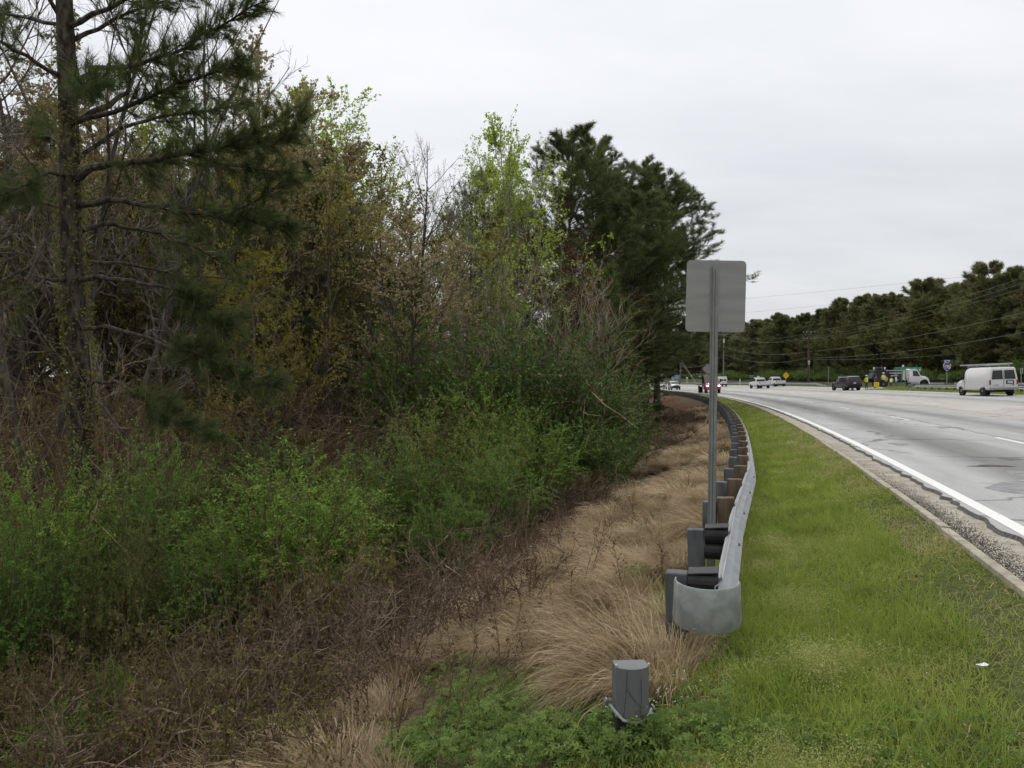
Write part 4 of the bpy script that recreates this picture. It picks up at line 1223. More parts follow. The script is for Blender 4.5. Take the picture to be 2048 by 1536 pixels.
# the green bushes: (px, d, top px, width in px, kind, label)
bush_list = [
    (70, 11.6, 965, 300, 2, 'light green bush at the frame edge, partly hiding the front pine trunk'),
    (20, 10.4, 1075, 250, 0, 'dense green bush low at the frame edge below the front pine'),
    (290, 13.4, 905, 300, 0, 'green bush just right of the front pine trunk'),
    (400, 15.6, 905, 300, 1, 'green bush behind the brightest one, close to the wood'),
    (560, 12.8, 935, 370, 2, 'brightest yellow-green bush at the foot of the slope'),
    (420, 11.6, 1080, 210, 0, 'small rounded green bush in front, above the dark hollow'),
    (250, 11.0, 1040, 200, 1, 'loose green bush with arching sprays beside the pine foot'),
    (700, 14.5, 985, 230, 1, 'green bush with drooping sprays next to the brightest bush'),
    (790, 16.5, 900, 230, 0, 'green bush in the middle of the row along the slope foot'),
    (880, 18.0, 830, 280, 1, 'wide arching green bush halfway along the row'),
    (950, 21.5, 775, 250, 2, 'light green bush rising between the two dark evergreens'),
    (1060, 19.5, 845, 210, 2, 'light green bush in front of the large dark evergreen'),
    (905, 14.6, 1000, 180, 0, 'small green bush leading the row toward the brown weeds'),
    (980, 17.0, 905, 190, 0, 'green bush below the light one, beside the brown weeds'),
    (640, 18.5, 915, 280, 1, 'green bush half hidden behind the brightest bush'),
    (520, 17.5, 890, 260, 0, 'shaded green bush against the brown brush'),
    (1215, 27.0, 765, 140, 1, 'green bush nearest the tall pines at the row end'),
    (140, 13.0, 1000, 200, 2, 'yellowish bush wrapped round the front pine trunk'),
]
OLIVE_B = leaf_mat('olive shrub leaves', [(.055, .075, .022), (.11, .138, .038), (.19, .21, .068)], trans=.42, clump=1.8)
for k_, (px, d, top, w, j, lb) in enumerate(bush_list):
    x, y, z = spot(px, d)
    h = z_px(top, d) - z; wr = w * d / F_PX / 2
    H0, R0 = ((2.4, 1.7), (2.4, 1.9), (2.6, 1.6))[j]
    BUSH[j].put((x, y, z), fill.uniform(0, 6), (wr / R0 * 1.0, wr / R0 * 1.0, h / H0 * 1.02), lb, None, {'foliage': OLIVE_B} if k_ in (3, 6, 7, 9, 14, 17) else ({'foliage': LF_DARK} if k_ in (15, 16) else None))
for px, d, top, w, lb in ((1080, 23.5, 690, 230, 'largest dark evergreen bush below the tan leafless fan'),
                          (1180, 24.5, 775, 180, 'dark evergreen bush beside the largest one, toward the slope'),
                          (1190, 21.5, 860, 130, 'deep green evergreen bush lowest at the edge of the dry slope'),
                          (840, 25.0, 692, 190, 'dark evergreen bush standing apart before the bare forked tree'),
                          (1000, 26.0, 700, 150, 'narrow dark evergreen between the larger evergreens')):
    x, y, z = spot(px, d)
    h = z_px(top, d) - z; wr = w * d / F_PX / 2
    EVER.put((x, y, z), fill.uniform(0, 6), (wr / 2.1 * 1.3, wr / 2.1 * 1.3, h / 3.6 * 1.14), lb)

# ---------------------------------------------------------------- far side of the road
FPINE = [Kind(make_pine(81, 20, 5.6, .22, 1.8, 92, 11, .72, .09, n2=9, n3=4, needm=NEEDLE_F, top_round=2.0)),
         Kind(make_pine(82, 20, 6.0, .22, 2.4, 90, 11, .72, .09, n2=9, n3=4, needm=NEEDLE_F, top_round=2.6))]
FBUD = Kind(make_tree(83, 18, 6.0, .2, 1.5, 26, 8, 5, 6, .36, .26, BARK, TWIG, leaf_mat('far olive leaves', [(.04, .042, .014), (.075, .072, .022), (.12, .11, .032)], trans=.35, clump=.4, objrand=.4), up=.08, name='broadleaf_tree'))
GF = 'trees of the tree line across the road'
FAR_A = leaf_mat('far brown green leaves', [(.06, .05, .026), (.1, .086, .04), (.15, .13, .06)], trans=.35, clump=.4, objrand=.4)
FAR_B = leaf_mat('far fresh leaves', [(.06, .07, .025), (.1, .115, .036), (.16, .17, .055)], trans=.4, clump=.4, objrand=.4)
for row, off in enumerate((0, 7, 15)):
    yy = 104 + row * 3.0
    while yy < 560:
        yy += fill.uniform(3.0, 4.4) * (1 + yy / 420) * (1 + .3 * row)
        base_t = np.interp(yy, [100, 140, 180, 260, 330, 420, 560], [58, 58, 58, 68, 80, 92, 110])
        t_ = base_t + off + fill.uniform(-2, 2)
        x, y = (float(v) for v in road_xy(yy, t_))
        if not (-.2 < (x / y) < .80): continue
        big = np.interp(yy, [100, 150, 170, 200, 250, 560], [1.03, 1.06, 1.06, 1.1, 1.05, 1.0]) * fill.uniform(.95, 1.05)
        loc = (x, y, float(gz(x, y)) - .1)
        if row < 2 and fill.random() < .38:
            FBUD.put(loc, fill.uniform(0, 6), (big * 1.1, big * 1.1, big * fill.uniform(.7, .95)), 'olive broadleaf tree in the tree line across the road', GF, {'crown': fill.choice([FAR_A, FAR_B])} if fill.random() < .7 else None)
        else:
            FPINE[fill.randrange(2)].put(loc, fill.uniform(0, 6), (big * 1.15, big * 1.15, big), 'dark pine in the tree line across the road', GF)
for px, d, top, lb in ((2035, 132, 538, 'tallest pine of the far tree line at the frame edge'), (2075, 126, 520, 'pine cut by the frame edge beyond the tallest far pine')):
    put_tree(FPINE[0], px, d, top, 20, lb, wide=1.2)
# trees closing the view where the road disappears
for k in range(26):
    yy = fill.uniform(300, 430); t_ = fill.uniform(24, 70)
    x, y = (float(v) for v in road_xy(yy, t_))
    s = fill.uniform(.75, .95)
    FPINE[k % 2].put((x, y, float(gz(x, y))), fill.uniform(0, 6), (s * 1.2, s * 1.2, s), 'distant pine closing the view where the road disappears', 'distant pines at the road bend')
# shrubs at the foot of the far tree line
GU = 'shrubs below the tree line across the road'
yy = 92
while yy < 330:
    yy += fill.uniform(3.0, 4.6) * (1 + yy / 500)
    t_ = np.interp(yy, [90, 140, 260, 330], [46, 50, 58, 66]) + fill.uniform(-2.5, 3)
    x, y = (float(v) for v in road_xy(yy, t_))
    s = fill.uniform(.6, 1.3)
    BUSH[fill.randrange(3)].put((x, y, float(gz(x, y))), fill.uniform(0, 6), (s * 1.7, s * 1.7, s * fill.uniform(.9, 1.3)), 'low green shrub under the trees across the road', GU, {'foliage': LF_DARK if fill.random() < .6 else LF_PRIVET})
drop_unused(VINE, *THICK, *BARE, *BUD, LIME, SLIM, FAN, *PINE, YPINE, *BUSH, EVER, *BRUSH, *FPINE, FBUD)

# ================================================================ low plants
def scatter(n, ya, yb, ta, tb, r, wy=None):
    y0 = r.uniform(ya, yb, n); t = r.uniform(ta, tb, n)
    x, y = road_xy(y0, t)
    return x, y, gz(x, y), y0, t
def in_view(x, y, m=60):
    px = 1024 + x / np.maximum(y, .1) * F_PX
    return (y > 1.6) & (px > -m) & (px < 2048 + m)
def patchy(x, y, s, seed=0.):
    return .5 + .5 * np.sin(x * s + 1.3 * np.sin(y * s * .7 + seed) + seed) * np.sin(y * s * 1.1 + 1.7 * np.sin(x * s * .6 - seed))

# mown verge between the gutter and the guardrail
bag = Bag()
for ya, yb, n, h, w in ((1.0, 9, 98000, .075, .0056), (9, 20, 64000, .08, .011), (20, 48, 42000, .085, .02), (48, 100, 16000, .10, .05)):
    x, y, z, y0, t = scatter(n, ya, yb, -2.75 if ya > 5 else -3.7, -.70, RNG)
    k = in_view(x, y) & (RNG.random(n) < .22 + .85 * patchy(x, y, 1.9)); x, y, z, t = x[k], y[k], z[k], t[k]; n = len(x)
    D = unit(np.stack([RNG.normal(0, .75, n), RNG.normal(0, .75, n), np.ones(n)], -1))
    L_ = h * RNG.uniform(.6, 1.6, n) * (1 + 1.1 * np.interp(t, [-2.8, -2.0, -1.2], [1, .35, 0]))
    V, Q, Tt = blades(np.stack([x, y, z - .005], -1), D, L_, np.full(n, w) * RNG.uniform(.7, 1.3, n), RNG.uniform(.1, .6, n), RNG, 2)
    bag.add(V, Q, Tt, var=np.repeat(np.clip(.05 + .9 * RNG.random(n) ** 1.5 + .55 * (patchy(x, y, 1.3, 2) - .45) + np.interp(t, [-2.4, -1.4], [-.15, .15]), 0, 1), 5))
tag(mesh_obj('grass', bag.mesh('mown_grass', GRASS_M)), 'short mown grass of the verge between gutter and guardrail', 'grass', kind='stuff')
# taller lush grass along the rail
bag = Bag()
for ya, yb, n, h, w, ta, tb in ((1.4, 9, 30000, .19, .0062, -2.85, -1.25), (9, 20, 20000, .2, .010, -2.75, -1.3), (20, 50, 10000, .19, .022, -2.6, -1.3)):
    x, y, z, y0, t = scatter(n, ya, yb, ta, tb, RNG)
    k = in_view(x, y) & (RNG.random(n) < np.clip(1.6 * patchy(x, y, 1.4, 1) - .35, 0, 1)); x, y, z = x[k], y[k], z[k]; n = len(x)
    D = unit(np.stack([RNG.normal(0, .38, n), RNG.normal(0, .38, n), np.ones(n)], -1))
    V, Q, Tt = blades(np.stack([x, y, z - .01], -1), D, h * RNG.uniform(.5, 1.7, n), w * RNG.uniform(.7, 1.3, n), RNG.uniform(.15, .55, n), RNG, 3)
    bag.add(V, Q, Tt, var=np.repeat(RNG.random(n) * .6, 7))
tag(mesh_obj('grass', bag.mesh('tall_grass', GRASS)), 'taller lush green grass growing along the guardrail', 'grass', kind='stuff')
# arching tufts of coarse grass
bag = Bag()
tuft_r = np.random.default_rng(77)
for k in range(110):
    y0 = tuft_r.uniform(1.6, 22); t = -2.75 + abs(tuft_r.normal(0, .55))
    if t > -.85: continue
    x0, yy0 = (float(v) for v in road_xy(y0, t)); n = int(tuft_r.integers(40, 110)); a = tuft_r.uniform(0, 2 * PI, n); s = tuft_r.uniform(.16, .36)
    P = np.stack([x0 + .05 * tuft_r.normal(size=n), yy0 + .05 * tuft_r.normal(size=n), np.full(n, float(gz(x0, yy0)) - .01)], -1)
    D = unit(np.stack([np.cos(a) * .55, np.sin(a) * .55, np.ones(n)], -1))
    V, Q, Tt = blades(P, D, s * tuft_r.uniform(.6, 1.2, n), np.full(n, .006 if y0 < 10 else .010), tuft_r.uniform(.3, .7, n), tuft_r, 4)
    bag.add(V, Q, Tt, var=np.repeat(np.clip(tuft_r.normal(.3, .2) + .2 * tuft_r.random(n), 0, 1), 9))
tag(mesh_obj('grass', bag.mesh('coarse_tufts', GRASS)), 'coarse arching grass tufts scattered through the verge', 'grass', kind='stuff')
# grass island across the road
bag = Bag()
x, y, z, y0, t = scatter(16000, 40, 100, 18.95, 23.2, RNG)
k = in_view(x, y); x, y, z = x[k], y[k], z[k]; n = len(x)
V, Q, Tt = blades(np.stack([x, y, z], -1), unit(np.stack([RNG.normal(0, .4, n), RNG.normal(0, .4, n), np.ones(n)], -1)), .14 * RNG.uniform(.5, 1.5, n), np.full(n, .06), RNG.uniform(.1, .4, n), RNG, 2)
bag.add(V, Q, Tt, var=np.repeat(RNG.random(n), 5))
tag(mesh_obj('grass', bag.mesh('island_grass', GRASS_M)), 'grass of the narrow island before the far guardrail', 'grass', kind='stuff')

# yellow-green seeding weeds beside the rail end
bag = Bag(); sb = Bag()
for cx, cy, rx, ry, n in ((1.95, 4.85, .55, .5, 1900), (1.35, 3.55, .42, .5, 1900), (1.75, 3.0, .5, .4, 600), (2.3, 6.2, .35, .9, 900), (2.9, 8.4, .4, 1.4, 1200), (3.6, 11.5, .45, 2, 1200), (1.15, 2.75, .35, .3, 700)):
    a = RNG.uniform(0, 2 * PI, n); q = np.abs(RNG.normal(0, .6, n))
    x = cx + rx * q * np.cos(a) + .12 * np.sin(a * 3 + cx); y = cy + ry * q * np.sin(a) + .1 * np.cos(a * 4); z = gz(x, y)
    h = RNG.uniform(.06, .24, n) * np.maximum(.3, 1.1 - .5 * q)
    P = np.stack([x, y, z - .01], -1); D = unit(np.stack([RNG.normal(0, .3, n), RNG.normal(0, .3, n), np.ones(n)], -1))
    V, Q, Tt = blades(P, D, h, np.full(n, .0022), np.full(n, .1), RNG, 2); sb.add(V, Q, Tt, var=np.repeat(RNG.random(n) * .5, 5))
    top = P + D * h[:, None]
    for rep in range(5):
        p2 = top + RNG.normal(size=(n, 3)) * np.array([.013, .013, .022])
        V, F = leaf_quads(p2, rand_dirs(n, RNG), RNG.uniform(.006, .014, n), RNG.uniform(.005, .010, n), RNG)
        bag.add(V, F, var=np.repeat(RNG.random(n), 4))
tag(mesh_obj('weeds', bag.mesh('seed_heads', CLOVER)), 'yellow-green seeding weeds massed beside the guardrail end', 'weeds', kind='stuff')
tag(mesh_obj('weeds', sb.mesh('weed_stems', GRASS)), 'fine green stems under the yellow-green seed heads', 'weeds', kind='stuff')

# lobed-leaf herbs in the foreground
bag = Bag(); sb = Bag()
def herbs(n, cx, cy, rx, ry, size=(.03, .055), hh=(.05, .2)):
    a = RNG.uniform(0, 2 * PI, n); q = np.sqrt(RNG.random(n))
    x = cx + rx * q * np.cos(a); y = cy + ry * q * np.sin(a); z = gz(x, y)
    h = RNG.uniform(*hh, n) * (1.15 - .5 * q)
    C = np.stack([x + RNG.normal(0, .02, n), y + RNG.normal(0, .02, n), z + h], -1)
    nrm = unit(np.stack([RNG.normal(0, .45, n), RNG.normal(-.25, .45, n), np.ones(n)], -1))
    u = unit(np.cross(nrm, rand_dirs(n, RNG))); w = np.cross(nrm, u)
    s = RNG.uniform(*size, n); vr = RNG.random(n)
    for lobe in range(5):
        an = -1.9 + 3.8 * lobe / 4
        D = u * math.cos(an) + w * math.sin(an)
        L_ = s * (1 - .12 * abs(lobe - 2)); Wd = L_ * .36
        sd = np.cross(nrm, D)
        m1 = C + D * (L_ * .62)[:, None]
        tip = C + D * L_[:, None] - np.array([0, 0, 1.]) * (L_ * .18)[:, None]
        V = np.stack([C, m1 + sd * (Wd * .5)[:, None], tip, m1 - sd * (Wd * .5)[:, None]], 1).reshape(-1, 3)
        bag.add(V, np.arange(4 * n).reshape(n, 4), var=np.repeat(vr, 4))
    P = np.stack([x, y, z - .01], -1); d = C - P; Ls = np.linalg.norm(d, axis=1)
    V, Q, Tt = blades(P, unit(d), Ls, np.full(n, .003), np.zeros(n), RNG, 2); sb.add(V, Q, Tt, var=np.repeat(RNG.random(n) * .6, 5))
for px, py, rx, ry, n_, hh in ((880, 1500, .42, .40, 1400, (.05, .22)), (980, 1480, .42, .45, 1500, (.05, .24)), (1080, 1510, .40, .35, 1500, (.05, .24)), (1150, 1460, .35, .35, 1000, (.05, .2)), (960, 1410, .40, .45, 1000, (.05, .2)), (1070, 1390, .32, .40, 800, (.04, .17)), (1010, 1320, .28, .5, 450, (.03, .14)), (1130, 1340, .25, .4, 350, (.03, .12)),
        (1200, 1510, .28, .22, 800, (.05, .24)), (1275, 1525, .2, .12, 400, (.08, .26)), (1340, 1500, .32, .22, 600, (.04, .18)), (1480, 1510, .35, .25, 500, (.03, .13)), (1640, 1515, .4, .3, 500, (.03, .10)), (1850, 1500, .4, .4, 400, (.03, .09)), (800, 1530, .3, .3, 450, (.05, .2)), (640, 1440, .3, .4, 160, (.04, .18)), (1262, 1190, .22, .25, 260, (.1, .35)), (400, 1460, .5, .4, 200, (.04, .2)),
        (230, 1390, .5, .5, 300, (.05, .25)), (900, 1360, .3, .4, 260, (.03, .14)), (1560, 1350, .4, .6, 300, (.02, .1)), (720, 1500, .3, .3, 160, (.04, .16)), (1400, 1420, .25, .3, 250, (.02, .1))):
    x_, y_, z_ = pick(px, py)
    herbs(int(n_ * .5), x_, y_, rx * 1.1, ry * 1.1, size=(.026, .056), hh=hh)
tag(mesh_obj('weeds', bag.mesh('herb_leaves', HERB)), 'lobed green weed leaves carpeting the ground before the loose post', 'weeds', kind='stuff')
tag(mesh_obj('weeds', sb.mesh('herb_stems', HERB)), 'thin green stems of the foreground weeds', 'weeds', kind='stuff')

# small white flowers
bag = Bag()
n = 150
fx_, fy_, _ = pick(1285, 1490)
x = np.concatenate([RNG.normal(fx_, .16, 60), RNG.normal(1.9, .9, 70), RNG.normal(.1, .4, 20)]); y = np.concatenate([RNG.normal(fy_, .12, 60), RNG.normal(5.5, 1.8, 70), RNG.normal(4.6, .3, 20)])
y = np.maximum(y, 2.4)
C = np.stack([x, y, gz(x, y) + np.concatenate([RNG.uniform(.14, .30, 60), RNG.uniform(.04, .14, 70), RNG.uniform(.1, .2, 20)])], -1)
for k in range(5):
    an = 2 * PI * k / 5
    D = unit(np.stack([np.full(n, math.cos(an)), np.full(n, math.sin(an)), np.full(n, .25)], -1) + RNG.normal(size=(n, 3)) * .15)
    V, F = leaf_quads(C, D, np.full(n, .0065), np.full(n, .006), RNG); bag.add(V, F, var=np.repeat(RNG.random(n), 4))
tag(mesh_obj('flowers', bag.mesh('white_flowers', PETAL)), 'scattered tiny white wildflowers in the grass', 'flowers', kind='stuff')

def near_t_(v): return float(np.interp(v, [4.9, 8, 13, 22], [-2.86, -2.82, -2.60, -2.52]))
# dead straw lying in the verge and among the leafy weeds
bag = Bag()
for n, ya, yb, ta, tb, L0 in ((9000, 1.5, 10, -4.6, -.75, .13), (5000, 10, 26, -2.7, -.75, .16)):
    x, y, z, y0, t = scatter(n, ya, yb, ta, tb, RNG)
    k = in_view(x, y) & (RNG.random(n) < np.clip(1.5 * patchy(x, y, 1.1, 4) - .3, 0, 1)); x, y, z = x[k], y[k], z[k]; n = len(x)
    a = RNG.uniform(0, 2 * PI, n)
    D = unit(np.stack([np.cos(a), np.sin(a), RNG.uniform(.05, .7, n)], -1))
    V, Q, Tt = blades(np.stack([x, y, z + RNG.uniform(.0, .05, n)], -1), D, L0 * RNG.uniform(.4, 1.4, n), np.full(n, .005 if yb < 11 else .009), RNG.uniform(.1, .4, n), RNG, 2)
    bag.add(V, Q, Tt, var=np.repeat(RNG.random(n), 5))
tag(mesh_obj('straw', bag.mesh('dead_straw', DRY)), 'dead straw scattered through the green verge', 'straw', kind='stuff')
# ---------------------------------------------------------------- dry grass on the slope
def tussock(seed, n, R, L0, lean, w):
    """a mop of long dry blades combed downhill (local -x)"""
    r = np.random.default_rng(seed)
    a = r.uniform(0, 2 * PI, n); q = np.sqrt(r.random(n)) * R
    P = np.stack([np.cos(a) * q, np.sin(a) * q * 1.1, np.zeros(n) - .03], -1)
    D = unit(np.stack([np.cos(a) * .5 - lean, np.sin(a) * .55, np.ones(n) * 1.25], -1) + r.normal(size=(n, 3)) * .16)
    V, Q, Tt = blades(P, D, L0 * r.uniform(.5, 1.15, n), w * r.uniform(.7, 1.4, n), r.uniform(.45, .95, n), r, 3)
    return V, Q, Tt, np.repeat(np.clip(r.normal(.5, .25, n), 0, 1), 7)
TUS = [tussock(91, 1500, .20, .72, .45, .0050), tussock(92, 1300, .22, .66, .6, .0050), tussock(93, 1400, .17, .78, .35, .0045)]
TUS_ME = [Bag().add(V, Q, Tt, var=vr).mesh('blades', DRY) for V, Q, Tt, vr in TUS]
slope_dir = math.atan2(.95, -.3)
tus_list = [
    (1300, 1375, 1.45, 0, 'largest dry tussock, spilling over in front of the guardrail end'),
    (1205, 1405, 1.0, 2, 'dry tussock leaning against the loose post'),
    (1130, 1235, 1.25, 1, 'rounded dry tussock mid-slope downhill from the rail end'),
    (1005, 1265, .95, 0, 'small dry tussock at the toe of the mid-slope clump'),
    (905, 1320, 1.1, 1, 'dry tussock combed downhill above the green weeds'),
    (750, 1450, 1.0, 2, 'ragged grey-tan tussock in the lower foreground'),
    (1195, 1130, 1.35, 1, 'long dry tussock below the second rail post'),
    (1310, 1015, 1.45, 0, 'broad dry tussock sweeping down beside the sign post'),
    (1220, 1045, 1.35, 2, 'tawny tussock just downhill of the sign post clump'),
    (1345, 935, 1.45, 1, 'high dry tussock close below the rail beyond the sign'),
    (560, 1390, .85, 0, 'flattened dry tussock among the brown stalks'),
    (1400, 1318, .8, 1, 'small dry tussock standing before the rounded rail end'),
    (1350, 1275, .95, 2, 'dry tussock pressed against the rounded rail end'),
    (1385, 1130, .75, 2, 'dry tussock tucked between the first two rail posts'),
]
for px, py, s, j, lb in tus_list:
    x, y, z = pick(px, py)
    o = empty('dry_grass_tussock', (x, y, z), random.uniform(-.5, .1), lb, 'grass tussock', 'dry tussocks on the slope')
    o.scale = (s, s, s * .9)
    mesh_obj('blades', TUS_ME[j], o)
bag = Bag()
r = np.random.default_rng(17)
def drop_tus(x, y, s, frac, wk):
    V, Q, Tt, vr = TUS[r.integers(3)]
    n = len(V) // 7; keep = np.sort(r.permutation(n)[:int(n * frac)]); m = len(keep)
    Vn = V.reshape(n, 7, 3)[keep].copy()
    c = Vn.mean(1, keepdims=True)
    ce = (Vn[:, 0:1] + Vn[:, 1:2]) / 2
    if wk != 1:
        for k in range(3):
            mid = (Vn[:, 2 * k] + Vn[:, 2 * k + 1]) / 2
            Vn[:, 2 * k] = mid + (Vn[:, 2 * k] - mid) * wk; Vn[:, 2 * k + 1] = mid + (Vn[:, 2 * k + 1] - mid) * wk
    Vn = Vn.reshape(-1, 3) * s
    a = r.uniform(-.7, .3); ca, sa = math.cos(a), math.sin(a)
    Vn = np.stack([Vn[:, 0] * ca - Vn[:, 1] * sa + x, Vn[:, 0] * sa + Vn[:, 1] * ca + y, Vn[:, 2] * .9 + float(gz(x, y))], -1)
    q = Q.reshape(n, 2, 4)[:m].reshape(-1, 4); t_ = Tt.reshape(n, 1, 3)[:m].reshape(-1, 3)
    bag.add(Vn, q, t_, var=np.clip(vr.reshape(n, 7)[keep].ravel() + r.normal() * .3, 0, 1))
for k in range(215):
    f = r.random()
    if f < .45: ya, yb, frac, wk = 3.2, 14, .5, 1.1
    elif f < .78: ya, yb, frac, wk = 14, 30, .33, 2.0
    else: ya, yb, frac, wk = 30, 66, .16, 4.5
    y0 = r.uniform(ya, yb); t = -3.1 - 3.3 * r.random() ** .9
    if y0 < 7 and t > -3.6: continue
    x, y = (float(v) for v in road_xy(y0, t))
    qx, qy = 1024 + x / max(y, .1) * F_PX, HORIZON + (EYE - float(gz(x, y))) / max(y, .1) * F_PX
    if 790 < qx < 1260 and qy > 1345: continue      # the leafy weeds grow there
    if in_view(np.array([x]), np.array([y]), 100)[0]:
        drop_tus(x, y, r.choice([.6, .9, 1.2, 1.5]), frac, wk)
for k in range(34):       # a fringe of dry blades on the road side of the rail
    y0 = r.uniform(6.2, 30); x, y = (float(v) for v in road_xy(y0, -2.62 + r.uniform(-.08, .12)))
    drop_tus(x, y, r.uniform(.25, .45), .06, 1.0 if y0 < 14 else 2)
for k in range(16):       # tussocks at the foot of the rail posts
    y0 = r.uniform(5.6, 16); x, y = (float(v) for v in road_xy(y0, near_t_(y0) - r.uniform(.5, .8)))
    drop_tus(x, y, r.uniform(.5, .85), .3, 1.1)
for k in range(46):       # scraps between the brown weeds
    y0 = r.uniform(2.5, 16); x, y = (float(v) for v in road_xy(y0, -r.uniform(5.5, 9.5)))
    qx, qy = 1024 + x / max(y, .1) * F_PX, HORIZON + (EYE - float(gz(x, y))) / max(y, .1) * F_PX
    if y > 3 and not (790 < qx < 1260 and qy > 1345): drop_tus(x, y, r.uniform(.4, .8), .12, 1.0)
tag(mesh_obj('dry_grass', bag.mesh('dry_grass', DRY)), 'dry tan grass covering the slope below the guardrail', 'grass', kind='stuff')

# ---------------------------------------------------------------- brown dead weeds
def weed(seed, H, n2, leaves, w=.006):
    r = np.random.default_rng(seed)
    st = Sticks(); LP = []; LD = []
    main = wander((0, 0, -.05), unit(np.array([r.normal() * .12, r.normal() * .12, 1])), H, 6, r, 0, .07)
    st.poly(main, np.linspace(w, w * .35, 7))
    for c in range(n2):
        u = .2 + .8 * (c + r.random()) / n2
        p, d = along(main, min(u, .999))
        b = wander(p, off_axis(d, r.uniform(.45, .9), r), H * .36 * r.uniform(.4, 1.1) * (1.2 - .7 * u), 3, r, .06, .12)
        st.poly(b, [w * .5, w * .42, w * .33, w * .22])
        for e in range(leaves):
            p3, d3 = along(b, min(r.random(), .999))
            LP.append(p3); LD.append(unit(r.normal(size=3) + np.array([0, 0, -.8])))
    V1, F1 = st.arrays(); n = len(LP)
    V2, F2 = leaf_quads(np.array(LP), np.array(LD), r.uniform(.015, .045, n), r.uniform(.008, .022, n), r)
    return V1, F1, np.repeat(r.random(len(st.a)), 6), V2, F2, np.repeat(r.random(n), 4)
WEED = [weed(101, 1.25, 13, 7), weed(102, 1.0, 11, 9), weed(103, 1.5, 14, 4, .007), weed(104, .8, 10, 6)]
WEED_ME = [(np_mesh('stalk', w[0], [w[1]], var=w[2], mats=[TWIG]), np_mesh('withered_leaves', w[3], [w[4]], var=w[5], mats=[LF_DEAD])) for w in WEED]
weed_list = [
    (790, 1525, 2, 1.0, 'tallest dead brown weed stalk standing above the green weeds'),
    (745, 1480, 0, .9, 'dead weed stalk close beside the tallest one'),
    (690, 1520, 1, 1.0, 'dead weed with hanging curled leaves low in the foreground'),
    (560, 1515, 0, 1.0, 'dead branching weed near the bottom edge of the frame'),
    (350, 1495, 1, 1.1, 'dead weed cluster in front of the fallen log'),
    (640, 1440, 2, .9, 'slim dead stalk behind the foreground weeds'),
    (1065, 1205, 0, 1.15, 'thick dark dead weed beside the rounded dry tussock'),
    (1040, 1190, 2, .95, 'dead weed bush behind the thick dark one'),
    (1170, 1205, 2, .75, 'bare dead stalk poking from the slope tussocks'),
    (1330, 1190, 3, .8, 'small dead weed between rail posts and tussock'),
    (1255, 1205, 1, .75, 'withered dark weed with drooped leaves near the rail end'),
    (880, 1255, 0, 1.0, 'dead weed in front of the small leading bush'),
    (470, 1380, 2, 1.0, 'dead stalk at the edge of the dark hollow'),
    (960, 1150, 2, 1.1, 'reddish dead weed in front of the green row'),
]
for px, py, j, s, lb in weed_list:
    x, y, z = pick(px, py)
    o = empty('dead_weed', (x, y, z), random.uniform(0, 6), lb, 'dead weed', 'dead weeds on the slope')
    o.scale = (s,) * 3
    mesh_obj('stalk', WEED_ME[j][0], o); mesh_obj('withered_leaves', WEED_ME[j][1], o)
sb = Bag(); lb_ = Bag()
for k in range(540):
    f = r.random()
    ya, yb = (2, 12) if f < .4 else ((12, 26) if f < .8 else (26, 60))
    y0 = r.uniform(ya, yb); t = -r.uniform(5.6, 10.8) if f > .25 else -r.uniform(4.4, 9.5)
    x, y = (float(v) for v in road_xy(y0, t))
    if y < 3.4 or not in_view(np.array([x]), np.array([y]), 150)[0]: continue
    w = WEED[r.integers(4)]; s = r.uniform(.5, 1.0); a = r.uniform(0, 6.28); ca, sa = math.cos(a), math.sin(a)
    z = float(gz(x, y))
    for V, F, vr, B in ((w[0], w[1], w[2], sb), (w[3], w[4], w[5], lb_)):
        B.add(np.stack([(V[:, 0] * ca - V[:, 1] * sa) * s + x, (V[:, 0] * sa + V[:, 1] * ca) * s + y, V[:, 2] * s + z], -1), F, var=np.clip(vr + r.normal() * .15, 0, 1))
tag(mesh_obj('weeds', sb.mesh('weed_stalks', TWIG)), 'mass of brown dead weed stalks on the lower slope', 'weeds', kind='stuff')
tag(mesh_obj('weeds', lb_.mesh('weed_leaves', LF_DEAD)), 'curled brown leaves of the dead weeds on the lower slope', 'weeds', kind='stuff')

# pale arching canes in the lower foreground
CANE = mat('dry cane', (.22, .175, .12), .9, col2=(.34, .28, .2), scale=6)
for px, py, dx, h, lb in ((470, 1420, .75, .34, 'pale dry cane arching over the brown weeds'), (520, 1450, .65, .24, 'dry cane bent low across the brown stalks'), (455, 1370, .9, .42, 'tallest arching cane above the fallen branch')):
    x, y, z = pick(px, py)
    pts = [(x + dx * u, y - .25 * u, z - .03 + h * math.sin(PI * min(1, u * .86 + .02)) + random.uniform(-.01, .01)) for u in np.linspace(0, 1, 14)]
    b = MB(); b.tube(pts, np.linspace(.006, .002, 14), 5)
    tag(b.build('dry_cane', CANE, None, True), lb, 'cane')
# fallen logs
LOGM = mat('weathered log', (.12, .10, .075), .95, col2=(.23, .2, .155), scale=7, detail=7, bump=.7, stretch=(.3, 1, 1))
for P, rd, lb in (([(-30, 1422), (110, 1412), (250, 1408), (372, 1405)], .04, 'fallen grey branch lying across the lower corner'),
                  ([(-20, 1488), (60, 1496), (150, 1516)], .03, 'second fallen branch in the lowest corner of the frame'),
                  ([(270, 1205), (310, 1235), (345, 1270)], .03, 'dark fallen branch slanting into the shaded hollow')):
    b = MB(); pts = []
    for px, py in P:
        x, d, z = pick(px, py); pts.append((x, d, z + rd * .8))
    b.tube(pts, np.linspace(rd, rd * .6, len(pts)), 8)
    o = tag(b.build('fallen_branch', LOGM, None, True), lb, 'log')
    s = MB(); p = Vector(pts[1]); s.tube([p, p + Vector((.25, -.1, .22)), p + Vector((.4, -.2, .3))], [.012, .009, .004], 5); s.build('side_twig', LOGM, o, True)
